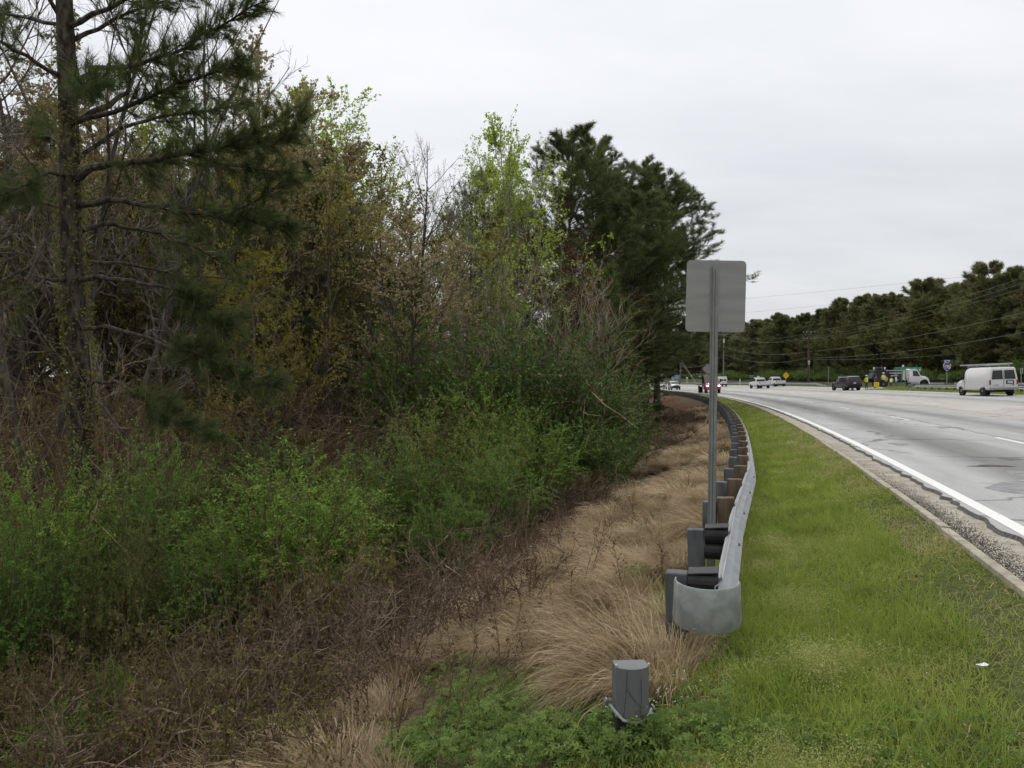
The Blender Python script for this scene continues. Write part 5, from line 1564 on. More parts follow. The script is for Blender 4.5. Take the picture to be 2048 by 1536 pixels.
# leaf litter under the wood
n = 26000
x, y, z, y0, t = scatter(n, 4, 40, -26, -5.2, RNG)
k = in_view(x, y, 100) & (RNG.random(n) < np.interp(t, [-26, -9, -5], [1, 1, .35])); x, y, z = x[k], y[k], z[k]; n = len(x)
me_l = leaf_mesh('leaf_litter', np.stack([x, y, z + RNG.uniform(.0, .05, n)], -1), unit(np.stack([RNG.normal(size=n), RNG.normal(size=n), RNG.normal(0, .35, n)], -1)), RNG.uniform(.04, .10, n), RNG.uniform(.03, .06, n), RNG, LF_DEAD)
tag(mesh_obj('leaf_litter', me_l), 'brown leaf litter covering the floor of the wood', 'leaf litter', kind='stuff')
# low green ground cover in the hollow and along the wood edge
bag = Bag()
n = 16000
x, y, z, y0, t = scatter(n, 3, 34, -17, -7.5, RNG)
k = in_view(x, y, 100) & (RNG.random(n) < np.clip(patchy(x, y, 1.2, 3) * 1.5 - .35, 0, 1)); x, y, z = x[k], y[k], z[k]; n = len(x)
V, F = leaf_quads(np.stack([x, y, z + RNG.uniform(.02, .35, n)], -1), unit(np.stack([RNG.normal(size=n), RNG.normal(size=n), RNG.normal(.1, .4, n)], -1)), RNG.uniform(.03, .07, n), RNG.uniform(.02, .045, n), RNG)
bag.add(V, F, var=np.repeat(RNG.random(n), 4))
tag(mesh_obj('undergrowth', bag.mesh('undergrowth', LF_BRIGHT)), 'patchy green ground cover below the bushes', 'undergrowth', kind='stuff')

# ================================================================ guardrails
GALV = mat('galvanised steel', (.35, .36, .37), .55, metal=.4, col2=(.46, .47, .475), scale=3, detail=6, bump=.1, bscale=30, spec=.5)
GALV_O = mat('aged galvanised steel', (.25, .27, .255), .6, metal=.35, col2=(.33, .35, .33), scale=9, detail=9, bump=.2, bscale=25, lo=.42, hi=.6)
POSTM = mat('grey weathered post', (.075, .078, .082), .85, col2=(.135, .14, .145), scale=6, detail=7, bump=.35, bscale=30, stretch=(2, 2, .5))
RUBBER = mat('black plastic block', (.012, .011, .012), .6, col2=(.03, .028, .028), scale=9, bump=.25)
WOODB = mat('brown wooden block', (.085, .06, .04), .9, col2=(.17, .125, .085), scale=10, detail=7, bump=.6, stretch=(1, 1, .2))
BOLT = mat('dull steel', (.2, .2, .2), .55, metal=.6)
W_PROF = [(0, 0), (-.012, .03), (-.052, .062), (-.076, .078), (-.076, .100), (-.052, .118), (-.008, .148), (0, .156), (-.008, .164), (-.052, .194), (-.076, .212), (-.076, .234), (-.052, .250), (-.012, .282), (0, .312)]
def rail_line(y0a, y0b, t_of, n):
    yy = np.linspace(y0a, y0b, n)
    tt = np.array([t_of(v) for v in yy])
    x, y = road_xy(yy, tt)
    return np.stack([x, y], -1), yy
def guardrail(label, stations, tz, face, seg_m, railm, post_k, lean=0., post_y=None, spacing=1.905, group=None, name='guardrail', detail=True):
    """stations: y0 of every post; tz(y0)->(t, z of rail top); face +1: the rail looks towards +t"""
    t0, z0 = tz(stations[0]); x, y = road_xy(stations[0], t0)
    root = empty(name, (float(x), float(y), 0), 0, label, 'guardrail', group)
    ox, oy = float(x), float(y)
    def P(y0, t, z):
        a, b = road_xy(y0, t); return Vector((float(a) - ox, float(b) - oy, z))
    # rail sections lapped every second post
    for k in range(0, len(stations) - 1, 2):
        ya = stations[k]; yb = stations[min(k + 2, len(stations) - 1)]
        yy = np.linspace(ya - .12, yb + .12, 6)
        rings = []
        for j, v in enumerate(yy):
            t, zt = tz(v)
            off = (.003 if k % 4 else 0)
            ring = [P(v, t - face * (c + off + lean * (h - .1)), zt - .312 + h) for c, h in [(-d - .0, h) for d, h in W_PROF]]
            ring += [P(v, t - face * (c + off + lean * (h - .1)), zt - .312 + h) for c, h in [(-d + .006, h) for d, h in reversed(W_PROF)]]
            rings.append(ring)
        b = MB(); b.loft(rings); b.build('rail_section', railm, root, smooth=True)
    for k, v in enumerate(stations):
        t, zt = tz(v)
        m = float(me_(v)); ang = -math.atan(m)
        j = post_k(k)
        gp = P(v, t - face * (.42 - lean * .08), 0); g = float(gz(gp.x + ox, gp.y + oy))
        if detail:
            b = MB()
            hw = zt - .015 - g + .15 + random.uniform(-.015, .015)
            b.box((gp.x, gp.y, g - .15 + hw / 2), (.165, .12, hw), (random.uniform(-.03, .03), random.uniform(-.05, .05), ang + random.uniform(-.08, .08)), .008)
            b.build('post', POSTM, root)
            c = P(v, t - face * (.21 - lean * .02), zt - .13)
            b = MB()
            if j == 'plastic':
                ax = (P(v, t + 1, 0) - P(v, t, 0)).normalized()
                b.cyl((c.x, c.y, zt - .075), ax, .085, .22, 16)
                b.cyl((c.x, c.y, zt - .235), ax, .085, .22, 16)
                b.box((c.x, c.y, zt + .012), (.23, .15, .014), (.10, random.uniform(-.12, .1), ang), .005)
                b.build('spacer_block', RUBBER, root)
            else:
                b.box((c.x, c.y, c.z), (.21, .13, .32), (random.uniform(-.04, .04), random.uniform(-.05, .05), ang), .01)
                b.build('spacer_block', WOODB, root)
            c = P(v, t + face * .002, zt - .156)
            n = (P(v, t + face, 0) - P(v, t, 0)).normalized()
            b = MB(); b.cyl(c + n * .008, n, .016, .02, 8); b.build('bolt', BOLT, root)
        else:
            b = MB(); hw = zt - g + .1
            b.box((gp.x, gp.y, g - .1 + hw / 2), (.16, .16, hw), (0, 0, ang)); b.build('post', POSTM, root)
    return root, P

def near_t(v): return float(np.interp(v, [4.9, 8, 13, 22], [-2.86, -2.82, -2.60, -2.52]))
def near_tz(v):
    return near_t(v), float(prof(-2.86) + grade(v)) + .53
st_near = [4.9]
while st_near[-1] < 150:
    st_near.append(st_near[-1] + 1.905 * math.cos(math.atan(float(me_(st_near[-1])))))
rail_root, RP = guardrail('long galvanised guardrail curving along the grass verge, rounded end near the viewer', st_near, near_tz, 1, 2, GALV, lambda k: 'plastic' if k < 2 else 'wood', lean=.27)
# rounded end piece wrapping back from the rail
t, zt = near_tz(4.9)
pts = []
for k in range(19):
    a = -.18 + (PI + .25) * k / 18
    # starts flush on the rail face, bulges towards the viewer and curls to the field side
    pts.append(RP(4.78 - .27 * math.sin(a), t - .17 + .24 * math.cos(a), 0))
rings_i, rings_o = [], []
b = MB()
ring = []
for p in pts:
    ring.append((p, ))
c0 = RP(4.78, t - .17, 0)
vs_, fs_ = [], []
hh = [(.0, -.335), (.012, -.29), (.003, -.17), (.0, -.035), (-.010, -.022)]
for p in pts:
    n = (p - c0).normalized()
    for o, h in hh: vs_.append((p.x + n.x * o, p.y + n.y * o, zt + h))
    for o, h in hh: vs_.append((p.x + n.x * (o - .006), p.y + n.y * (o - .006), zt + h))
K_ = len(hh)
for i in range(len(pts) - 1):
    A, B_ = i * 2 * K_, (i + 1) * 2 * K_
    for q in range(K_ - 1):
        fs_.append((A + q, B_ + q, B_ + q + 1, A + q + 1)); fs_.append((A + K_ + q, A + K_ + q + 1, B_ + K_ + q + 1, B_ + K_ + q))
    fs_.append((A + K_ - 1, B_ + K_ - 1, B_ + 2 * K_ - 1, A + 2 * K_ - 1)); fs_.append((A, A + K_, B_ + K_, B_))
b.add(vs_, fs_)
b.build('rounded_end', GALV_O, rail_root, smooth=True)

# far guardrails
def lin(y0a, y0b, st=1.905): return list(np.arange(y0a, y0b, st))
guardrail('far guardrail on the grass island behind the white cargo van', lin(34, 92), lambda v: (21.2, float(road_z(v, 21.2)) + .66 - .5 * max(0, (v - 89) / 3.0)), -1, 2, GALV, lambda k: 'wood', detail=False)
guardrail('guardrail beyond the ramp behind the service truck', lin(40, 104), lambda v: (31.2 - .0 * v, float(road_z(v, 31.2)) + .72), -1, 2, GALV, lambda k: 'wood', detail=False)
guardrail('short guardrail bending away behind the dark sport utility vehicle', lin(106, 126), lambda v: (31.2 + .02 * (v - 106) ** 2 * .5, float(road_z(v, 31.2)) + .72 - .55 * max(0, (v - 118) / 8)), -1, 2, GALV, lambda k: 'wood', detail=False)
guardrail('guardrail behind the two white pickups with a turned-down end', lin(128, 232), lambda v: (24.0, float(road_z(v, 24)) + .72 - .6 * max(0, (136 - v) / 8)), -1, 2, GALV, lambda k: 'wood', detail=False)

# ================================================================ the loose post in front
x, y, z = pick(1262, 1512)
zt = z_px(1330, y)
LPS = y / 3.85
lp = empty('loose_guardrail_post', (x, y, z), .08, 'short grey guardrail end post with clamp standing alone in the weeds', 'post')
PLATE = mat('scratched grey plastic', (.115, .12, .125), .6, col2=(.17, .175, .18), scale=4, detail=8, bump=.15, bscale=30, stretch=(1, 1, .3))
lp.scale = (LPS,) * 3
b = MB(); h = (zt - z) / LPS; w = .083
vs_, fs_ = [], []
N_ = 11
for zz in (h - .25, h - .12, h):
    for k in range(N_):
        u = -1 + 2 * k / (N_ - 1)
        vs_.append((u * w, -.045 - .035 * (1 - u * u), zz))
    for k in range(N_):
        u = 1 - 2 * k / (N_ - 1)
        vs_.append((u * w, .05, zz))
M_ = 2 * N_
for i_ in range(2):
    for k in range(M_):
        fs_.append((i_ * M_ + k, i_ * M_ + (k + 1) % M_, (i_ + 1) * M_ + (k + 1) % M_, (i_ + 1) * M_ + k))
fs_.append(tuple(range(M_ - 1, -1, -1))); fs_.append(tuple(2 * M_ + k for k in range(M_)))
b.add(vs_, fs_); b.build('block', PLATE, lp, True)
b = MB(); b.box((-.055, .0, (h - .25) / 2 - .1), (.05, .09, h - .25 + .2), None, .004); b.build('leg', mat('dark post steel', (.02, .02, .021), .7), lp)
b = MB(); b.tube([(-.115, .0, h - .19), (-.09, -.05, h - .215), (-.055, -.092, h - .245), (0, -.098, h - .258), (.045, -.092, h - .25), (.08, -.06, h - .235), (.105, -.02, h - .222)], .008, 8); b.build('clamp_band', GALV_O, lp, True)
b = MB(); b.box((-.12, -.005, h - .183), (.028, .026, .024), (.2, .6, .2), .003); b.build('nut', BOLT, lp)
b = MB(); b.cyl((.112, -.018, h - .218), (1, .3, .4), .018, .007, 12); b.build('washer', GALV_O, lp)
SCR = mat('scratch', (.02, .02, .02), .9)
for P in ([(-.035, -.080, h - .01), (-.04, -.080, h - .12), (-.052, -.076, h - .235)], [(.035, -.079, h - .05), (.036, -.079, h - .15), (.03, -.080, h - .24)], [(-.035, -.08, h - .1), (.0, -.083, h - .15), (.035, -.08, h - .19)]):
    b = MB(); b.tube(P, .0012, 4); b.build('scratch_mark', SCR, lp)
for sx in (-1, 1):
    b = MB(); b.box((sx * w * .97, -.04, h + .004), (.010, .012, .022), (.3, .2 * sx, .1)); b.build('torn_corner', mat('torn pale plastic', (.45, .4, .34), .8), lp)
# red clay scraped bare beside it
cl = MB(); x2, y2, z2 = spot(1370, 4.0)
n = 20; P = [(x2, y2, float(gz(x2, y2)) + .035)] + [(x2 + .17 * (1 + .2 * math.sin(3 * a)) * math.cos(a), y2 + .15 * (1 + .25 * math.sin(2 * a + 1)) * math.sin(a), 0) for a in [2 * PI * k / n for k in range(n)]]
P = [P[0]] + [(a, c, float(gz(a, c)) - .01) for a, c, _ in P[1:]]
cl.add(P, [(0, 1 + k, 1 + (k + 1) % n) for k in range(n)])
tag(cl.build('clay_patch', mat('red clay', (.22, .085, .035), .95, col2=(.34, .15, .07), scale=30, detail=6, bump=.8), None, True), kind='structure')

# ================================================================ signs
SIGN_AL = mat('blank sign aluminium', (.25, .25, .235), .55, metal=.35, col2=(.31, .305, .285), scale=2.2, detail=7, stretch=(.6, 1, 4), spec=.4)
CHAN = mat('galvanised u-channel', (.21, .22, .21), .55, metal=.3, col2=(.28, .29, .28), scale=6, detail=5)
HOLE = mat('dark hole', (.012, .012, .012), .9)
def rounded(wd, ht, r, n=5):
    out = []
    for cx, cz, a0 in ((wd / 2 - r, ht / 2 - r, 0), (-wd / 2 + r, ht / 2 - r, PI / 2), (-wd / 2 + r, -ht / 2 + r, PI), (wd / 2 - r, -ht / 2 + r, 1.5 * PI)):
        for k in range(n + 1):
            a = a0 + PI / 2 * k / n; out.append((cx + r * math.cos(a), cz + r * math.sin(a)))
    return out
# the nearest sign, seen from behind
d = 8.0
x, y = at_px(1424, d), d
z = float(gz(x, y))
sg = empty('road_sign', (x, y, z), math.radians(-2), 'large blank sign back on a perforated steel post behind the guardrail', 'sign')
ztop = z_px(533, d) - z
bz = z_px(592, d) - z
tilt = math.radians(.55)
b = MB()
H = ztop + .3
# u-channel: web towards the viewer with two flanges
for c, dd in (((0, 0, 0), (.030, .004, 1)), ((-.019, .012, 0), (.006, .028, 1)), ((.019, .012, 0), (.006, .028, 1)), ((-.031, .026, 0), (.02, .004, 1)), ((.031, .026, 0), (.02, .004, 1))):
    b.box((c[0] + math.sin(tilt) * (H / 2 - .3), c[1], H / 2 - .3), (dd[0], dd[1], H), (0, tilt, 0))
b.build('post', CHAN, sg)
b = MB(); zz = .5
while zz < ztop - .02:
    b.cyl((zz * math.sin(tilt), -.0025, zz), (0, 1, 0), .0068, .004, 8); zz += .0254
b.build('post_holes', HOLE, sg)
sg.children[-1]['kind'] = 'stuff'
b = MB()
R_ = Matrix.Rotation(math.radians(1.2), 3, 'Y')
b.plate([R_ @ Vector((u + .016, 0, v)) + Vector((.028, .0305, bz)) for u, v in rounded(.615, .745, .045)], (0, 1, 0), .003)
b.build('panel', SIGN_AL, sg)
for q in (.25, -.27):
    b = MB(); b.cyl((.02, -.004, bz + q), (0, 1, 0), .008, .012, 6); b.build('bolt', BOLT, sg)

def post_sign(name, px, d, base_extra, zc, label, panels, rz=None, post_m=None, post_r=.035, zbase=None):
    """panels: list of (shape pts, z centre, material, name)"""
    x, y = at_px(px, d), d
    z = float(gz(x, y))
    o = empty(name, (x, y, z), rz if rz is not None else 0, label, 'sign')
    top = max(p[1] + max(q[1] for q in p[0]) for p in panels)
    b = MB(); b.box((0, .03, top / 2 - .1), (post_r * 2, .05, top + .1)); b.build('post', post_m or CHAN, o)
    for pts, zc_, m, nm in panels:
        b = MB(); b.plate([(u, 0, zc_ + v) for u, v in pts], (0, -1, 0), .012); b.build(nm, m, o)
    return o
def diamond(s):
    q = s / math.sqrt(2); e = .06
    return [(0 + e, -q + e), (q - e, 0 - e), (q - e, e), (e, q - e), (-e, q - e), (-q + e, e), (-q + e, -e), (-e, -q + e)]
def rect(w, h): return [(-w / 2, -h / 2), (w / 2, -h / 2), (w / 2, h / 2), (-w / 2, h / 2)]
zof = lambda px, py, d: z_px(py, d) - float(gz(at_px(px, d), d))
o = post_sign('road_sign', 1415, 80, 0, 0, 'grey diamond sign back with a square plate below, beside the red truck', [(diamond(.80), zof(1415, 738, 80), SIGN_AL, 'diamond_panel'), (rect(.66, .66), zof(1415, 757, 80), SIGN_AL, 'square_panel')])
BLUE = mat('sign blue', (.035, .06, .24), .5); WHT = mat('sign white', (.72, .73, .74), .5); REDS = mat('sign red', (.32, .05, .07), .5)
GRN = mat('sign green', (.02, .20, .09), .5); YELS = mat('sign yellow', (.72, .47, .02), .5); BLK = mat('sign black', (.02, .02, .02), .6)
def text_mesh(body, size, m, loc, parent, name='lettering', bold=.0):
    c = bpy.data.curves.new('lettering', 'FONT'); c.body = body; c.size = size; c.align_x = 'CENTER'; c.align_y = 'CENTER'; c.extrude = .004; c.offset = bold
    t_ = bpy.data.objects.new('tmp', c); COL.objects.link(t_)
    dg = bpy.context.evaluated_depsgraph_get()
    me = bpy.data.meshes.new_from_object(t_.evaluated_get(dg))
    bpy.data.objects.remove(t_)
    me.materials.clear(); me.materials.append(m)
    o = mesh_obj(name, me, parent); o.location = loc; o.rotation_euler = (PI / 2, 0, 0)
    return o
d = 84.0
shield = [(0, -.44), (.17, -.37), (.34, -.2), (.42, .02), (.42, .22), (.34, .40), (.16, .36), (0, .41), (-.16, .36), (-.34, .40), (-.42, .22), (-.42, .02), (-.34, -.2), (-.17, -.37)]
zj, zs = zof(1894, 723.5, d), zof(1894, 733.5, d)
o = post_sign('route_sign', 1894, d, 0, 0, 'blue junction route sign reading JCT 675 behind the far guardrail', [(rect(.72, .48), zj, BLUE, 'junction_plate'), (shield, zs, WHT, 'shield')])
b = MB(); b.plate([(u * .9, -.013, zs + v * .9 - .01) for u, v in shield[:4]] + [(.375, -.013, zs + .15), (-.375, -.013, zs + .15)] + [(u * .9, -.013, zs + v * .9 - .01) for u, v in shield[-3:]], (0, -1, 0), .004)
b.build('shield_field', BLUE, o)
b = MB(); b.plate([(-.37, -.013, zs + .18), (.37, -.013, zs + .18), (.31, -.013, zs + .34), (.15, -.013, zs + .31), (0, -.013, zs + .35), (-.15, -.013, zs + .31), (-.31, -.013, zs + .34)], (0, -1, 0), .004); b.build('shield_crown', REDS, o)
text_mesh('JCT', .40, WHT, (0, -.018, zj), o, bold=.008)
text_mesh('675', .42, WHT, (0, -.022, zs - .06), o, bold=.01)
d = 136.0
zc = zof(1572, 751, d)
o = post_sign('warning_sign', 1572, d, 0, 0, 'yellow diamond warning sign behind the white pickups', [(diamond(.88), zc, YELS, 'diamond_panel')], rz=.2)
b = MB(); b.box((0, -.016, zc), (.05, .006, .5)); b.box((-.14, -.016, zc + .10), (.22, .006, .05)); b.box((.14, -.016, zc + .10), (.22, .006, .05)); b.box((-.09, -.016, zc - .18), (.12, .006, .05)); b.box((.09, -.016, zc - .18), (.12, .006, .05))
b.build('symbol', BLK, o)
def marks(o, zc, w, rows, m, n=3, y_=-.016, h=.09, col=None):
    r_ = random.Random(4)
    b = MB()
    for k, zz in enumerate(rows):
        xx = -w / 2
        while xx < w / 2:
            q = r_.uniform(.08, .2); b.box((xx + q / 2, y_, zc + zz), (q, .004, h)); xx += q + .06
    b.build('worn_lettering', m, o)
d = 185.0; zc = zof(1503, 753, d)
o = post_sign('guide_sign', 1503, d, 0, 0, 'small dark green guide sign left of the white pickups', [(rect(1.2, .85), zc, mat('dark sign green', (.012, .09, .05), .5), 'panel')]); marks(o, zc, .9, (.17, -.15), WHT, h=.1)
d = 175.0; zc = zof(1400, 752.5, d)
o = post_sign('guide_sign', 1400, d, 0, 0, 'bright green guide sign above the red truck bed', [(rect(.80, .62), zc, GRN, 'panel')]); marks(o, zc, .5, (.0,), WHT, h=.08)
d = 200.0; zc = zof(1354, 754, d)
o = post_sign('guide_sign', 1354, d, 0, 0, 'blue service sign with two rows above the waiting cars', [(rect(1.35, 1.05), zc, BLUE, 'panel')]); marks(o, zc, 1.1, (.25, -.25), WHT, h=.22)
d = 182.0
o = post_sign('road_sign', 1346, d, 0, 0, 'small round grey sign back beside the blue service sign', [([(.42 * math.cos(2 * PI * k / 16), .42 * math.sin(2 * PI * k / 16)) for k in range(16)], zof(1346, 756.5, d), SIGN_AL, 'panel')])
d = 170.0
o = post_sign('delineator_post', 1374, d, 0, 0, 'thin white marker post with a pale triangular head past the bend', [([(-.24, .28), (0, -.25), (.24, .28)], zof(1374, 757, d), WHT, 'head')], post_m=WHT)
d = 160.0
o = post_sign('delineator_post', 1480, d, 0, 0, 'short white marker post by the guide sign', [(rect(.16, .7), zof(1480, 761, d), WHT, 'head')], post_m=WHT)
d = 118.0
o = post_sign('road_sign', 1657, d, 0, 0, 'narrow sign seen edge-on behind the dark sport utility vehicle', [(rect(.62, .75), zof(1657, 739, d), SIGN_AL, 'panel')], rz=1.35)
d = 78.0
o = post_sign('road_sign', 2043, d, 0, 0, 'thin sign post seen edge-on at the frame edge', [(rect(.5, .6), zof(2043, 742, d), SIGN_AL, 'panel')], rz=1.45)

# ================================================================ poles and wires
POLE = mat('brown utility pole', (.06, .04, .028), .9, col2=(.11, .078, .056), scale=5, stretch=(1, 1, .1))
POLEG = mat('grey utility pole', (.16, .155, .145), .9, col2=(.22, .215, .2), scale=5, stretch=(1, 1, .1))
CER = mat('insulator', (.6, .6, .58), .4)
def pole(px, d, ytop, label, m, arms, r=.17, extra=None):
    x, y = at_px(px, d), d
    z = float(gz(x, y)); h = z_px(ytop, d) - z
    o = empty('utility_pole', (x, y, z), 0, label, 'utility pole')
    b = MB(); b.tube([(0, 0, -.3), (0, 0, h * .5), (.0, 0, h)], [r, r * .85, r * .7], 10); b.build('pole', m, o, True)
    for zz, w in arms:
        b = MB(); b.box((0, -.2, h - zz), (w, .1, .12)); b.build('crossarm', m, o)
        for u in (-.48, -.2, .2, .48):
            b = MB(); b.cyl((u * w, -.2, h - zz + .16), (0, 0, 1), .07, .2, 8); b.build('insulator', CER, o)
    return o, h, (x, y, z)
o, hB, pB = pole(1617, 172, 657, 'brown wooden utility pole standing above the far guardrail gap', POLE, [(.9, 2.6), (2.4, 2.4)], .24)
b = MB(); b.box((0, -.3, hB - 7.6), (.28, .15, .9)); b.box((0, -.3, hB - 7.4), (.6, .12, .2)); b.build('cable_box', CER, o)
b = MB(); b.tube([(.0, -.3, hB - 6), (.05, -.25, .1)], .05, 6); b.build('conduit', POLEG, o)
o, hA, pA = pole(1447, 205, 663, 'grey utility pole behind the blank sign, right of its post', POLEG, [(.9, 2.2)], .2)
b = MB(); b.tube([(0, -.35, hA - 3.0), (0, -.35, hA - 2.0)], .25, 10); b.build('transformer', CER, o)
o, hC, pC = pole(1361, 262, 712, 'thin distant utility pole beyond the waiting cars', POLEG, [(.8, 1.8)], .2)
WIRE = mat('power cable', (.11, .115, .11), .6)
WIRE_L = mat('weathered cable', (.22, .23, .21), .6)
def wire(pts, label, r=.028, sag=0., m=None, n=18):
    P = []
    for i_ in range(len(pts) - 1):
        A, B_ = Vector(pts[i_]), Vector(pts[i_ + 1])
        for k in range(n):
            u = k / n; p = A.lerp(B_, u); p.z -= sag * 4 * u * (1 - u); P.append(p)
    P.append(Vector(pts[-1]))
    b = MB(); b.tube(P, r, 4)
    tag(b.build('overhead_wire', m or WIRE_L, None, True), label, 'wire', 'overhead wires')
def W(px, py, d): return (at_px(px, d), d, z_px(py, d))
# three high lines against the sky
wire([W(1180, 620, 330), W(2200, 523, 190)], 'highest overhead wire crossing the sky above the blank sign edge', .026, 1.2)
wire([W(1180, 648, 330), W(2200, 548, 190)], 'middle of the three overhead wires crossing the sky', .026, 1.4)
wire([W(1180, 668, 330), W(2200, 565, 190)], 'lowest of the three overhead wires crossing the sky', .026, 1.4)
topB = lambda dz, dx=0: (pB[0] + dx, pB[1] - .2, pB[2] + hB - dz)
topA = lambda dz, dx=0: (pA[0] + dx, pA[1] - .2, pA[2] + hA - dz)
topC = lambda dz, dx=0: (pC[0] + dx, pC[1] - .2, pC[2] + hC - dz)
for k, (dz, dx, py, lb) in enumerate(((2.1, -1.1, 540, 'upper power line running from the brown pole up out of frame'), (2.1, 1.1, 552, 'second power line running from the brown pole up out of frame'), (.6, .9, 528, 'top power line of the brown pole crossarm'))):
    wire([topC(.6, dx * .5), topA(.65, dx * .8), topB(dz, dx), W(2260, py - 50, 95)], lb, .022, 1.6)
wire([topA(4.2), topB(5.2), W(2300, 560, 90)], 'telephone cable rising from the brown pole to the frame edge', .032, 1.2)
wire([topC(3.5), topA(6.2), topB(6.6), W(2300, 610, 90)], 'lower telephone cable passing over the work crew', .032, 1.5)
wire([topB(6.9), W(1900, 709, 150), W(2300, 668, 110)], 'thin service cable over the junction sign', .03, .4)
wire([topB(6.4), W(1560, 722, 150)][::-1] + [], 'short cable reaching left from the brown pole', .03, .3) if False else None
wire([topC(1.0), W(1398, 775, 185)], 'guy wire slanting down behind the red truck bed', .03, 0)
wire([topC(2.2), W(1400, 776, 186)], 'second guy wire close above the first', .03, 0)

# ================================================================ aeroplane
d = 1500.0
ap = empty('airliner', (at_px(1506, d), d, z_px(564, d)), math.radians(20), 'tiny distant airliner with level wings low in the sky', 'aeroplane')
AP = mat('aircraft grey', (.25, .26, .28), .5)
def fus(y): return y
b = MB(); b.tube([(-13, 0, 0), (-10, 0, .0), (8, 0, 0), (12, 0, .6), (15, 0, 1.2)][::-1], [.3, 1.0, 1.9, 1.9, .4], 10); b.build('fuselage', AP, ap, True)
for s in (-1, 1):
    b = MB(); b.plate([(-3, 0, -.4), (3, 0, -.4), (6, s * 15, 1.0), (4, s * 15, 1.0)], (0, 0, 1), .5); b.build('wing', AP, ap)
    b = MB(); b.cyl((-2, s * 5, -1.4), (1, 0, 0), 1.0, 4, 10); b.build('engine', AP, ap)
b = MB(); b.plate([(11, -.2, 1.2), (15, -.2, 1.2), (16.5, -.2, 6), (14, -.2, 6)], (0, 1, 0), .4); b.build('tail_fin', AP, ap)
ap.rotation_euler = (0, 0, math.radians(84)); ap.scale = (.75,) * 3

# litter on the verge
LIT = mat('white litter', (.72, .72, .72), .7)
for px, py_d, s, lb in ((1968, 4.55, .05, 'crumpled white paper scrap lying on the verge grass'), (1715, 3.35, .018, 'tiny white scrap in the grass at the bottom edge')):
    x, y, z = spot(px, py_d)
    r_ = random.Random(int(px)); b = MB(); n = 9
    ring = [(x + s * r_.uniform(.6, 1) * math.cos(2 * PI * k / n), y + s * .7 * r_.uniform(.6, 1) * math.sin(2 * PI * k / n), z + .06 + r_.uniform(0, .02)) for k in range(n)]
    b.add(ring + [(x, y, z + .078), (x, y, z + .05)], [(k, (k + 1) % n, n) for k in range(n)] + [((k + 1) % n, k, n + 1) for k in range(n)])
    tag(b.build('paper_scrap', LIT), lb, 'litter')

# ================================================================ vehicles (local: +x forward, y left, z up)
def paint(name, c, rough=.35): return mat(name, c, rough, spec=.5, coat=.4)
GLASS = mat('dark car glass', (.012, .014, .016), .12, spec=.6)
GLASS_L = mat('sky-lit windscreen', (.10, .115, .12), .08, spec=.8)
TYRE = mat('tyre rubber', (.018, .018, .018), .85)
RIMM = mat('wheel metal', (.42, .42, .43), .4, metal=.6)
DARK = mat('underbody black', (.015, .015, .015), .8)
CHROME = mat('bumper steel', (.36, .37, .38), .35, metal=.7)
TAIL = mat('tail lamp red', (.30, .012, .012), .3, spec=.6)
PLATEM = mat('number plate', (.5, .52, .55), .5)
HEADL = mat('headlamp lens', (.75, .77, .78), .2, spec=.7)
LIT_L = mat('lit headlamp', (1.0, .97, .9), .3, emit=3.0)
WHITE = paint('white paint', (.70, .70, .68)); NAVY = paint('dark blue grey paint', (.014, .016, .022)); SILV = paint('silver paint', (.36, .37, .38)); REDP = paint('red paint', (.36, .015, .03)); PALE = paint('pale grey green paint', (.36, .39, .38))
def ring(x, zb, zk, zr, wb, wk, wr, rr=.10):
    h = [(0, zb), (wb * .9, zb), (wb, zb + .06), (wk, (zb + zk) * .5), (wk * .985, zk), (wr, zr - rr), (wr - rr * .9, zr - .01), (0, zr)]
    return [(x, y, z) for y, z in h] + [(x, -y, z) for y, z in h[-2:0:-1]]
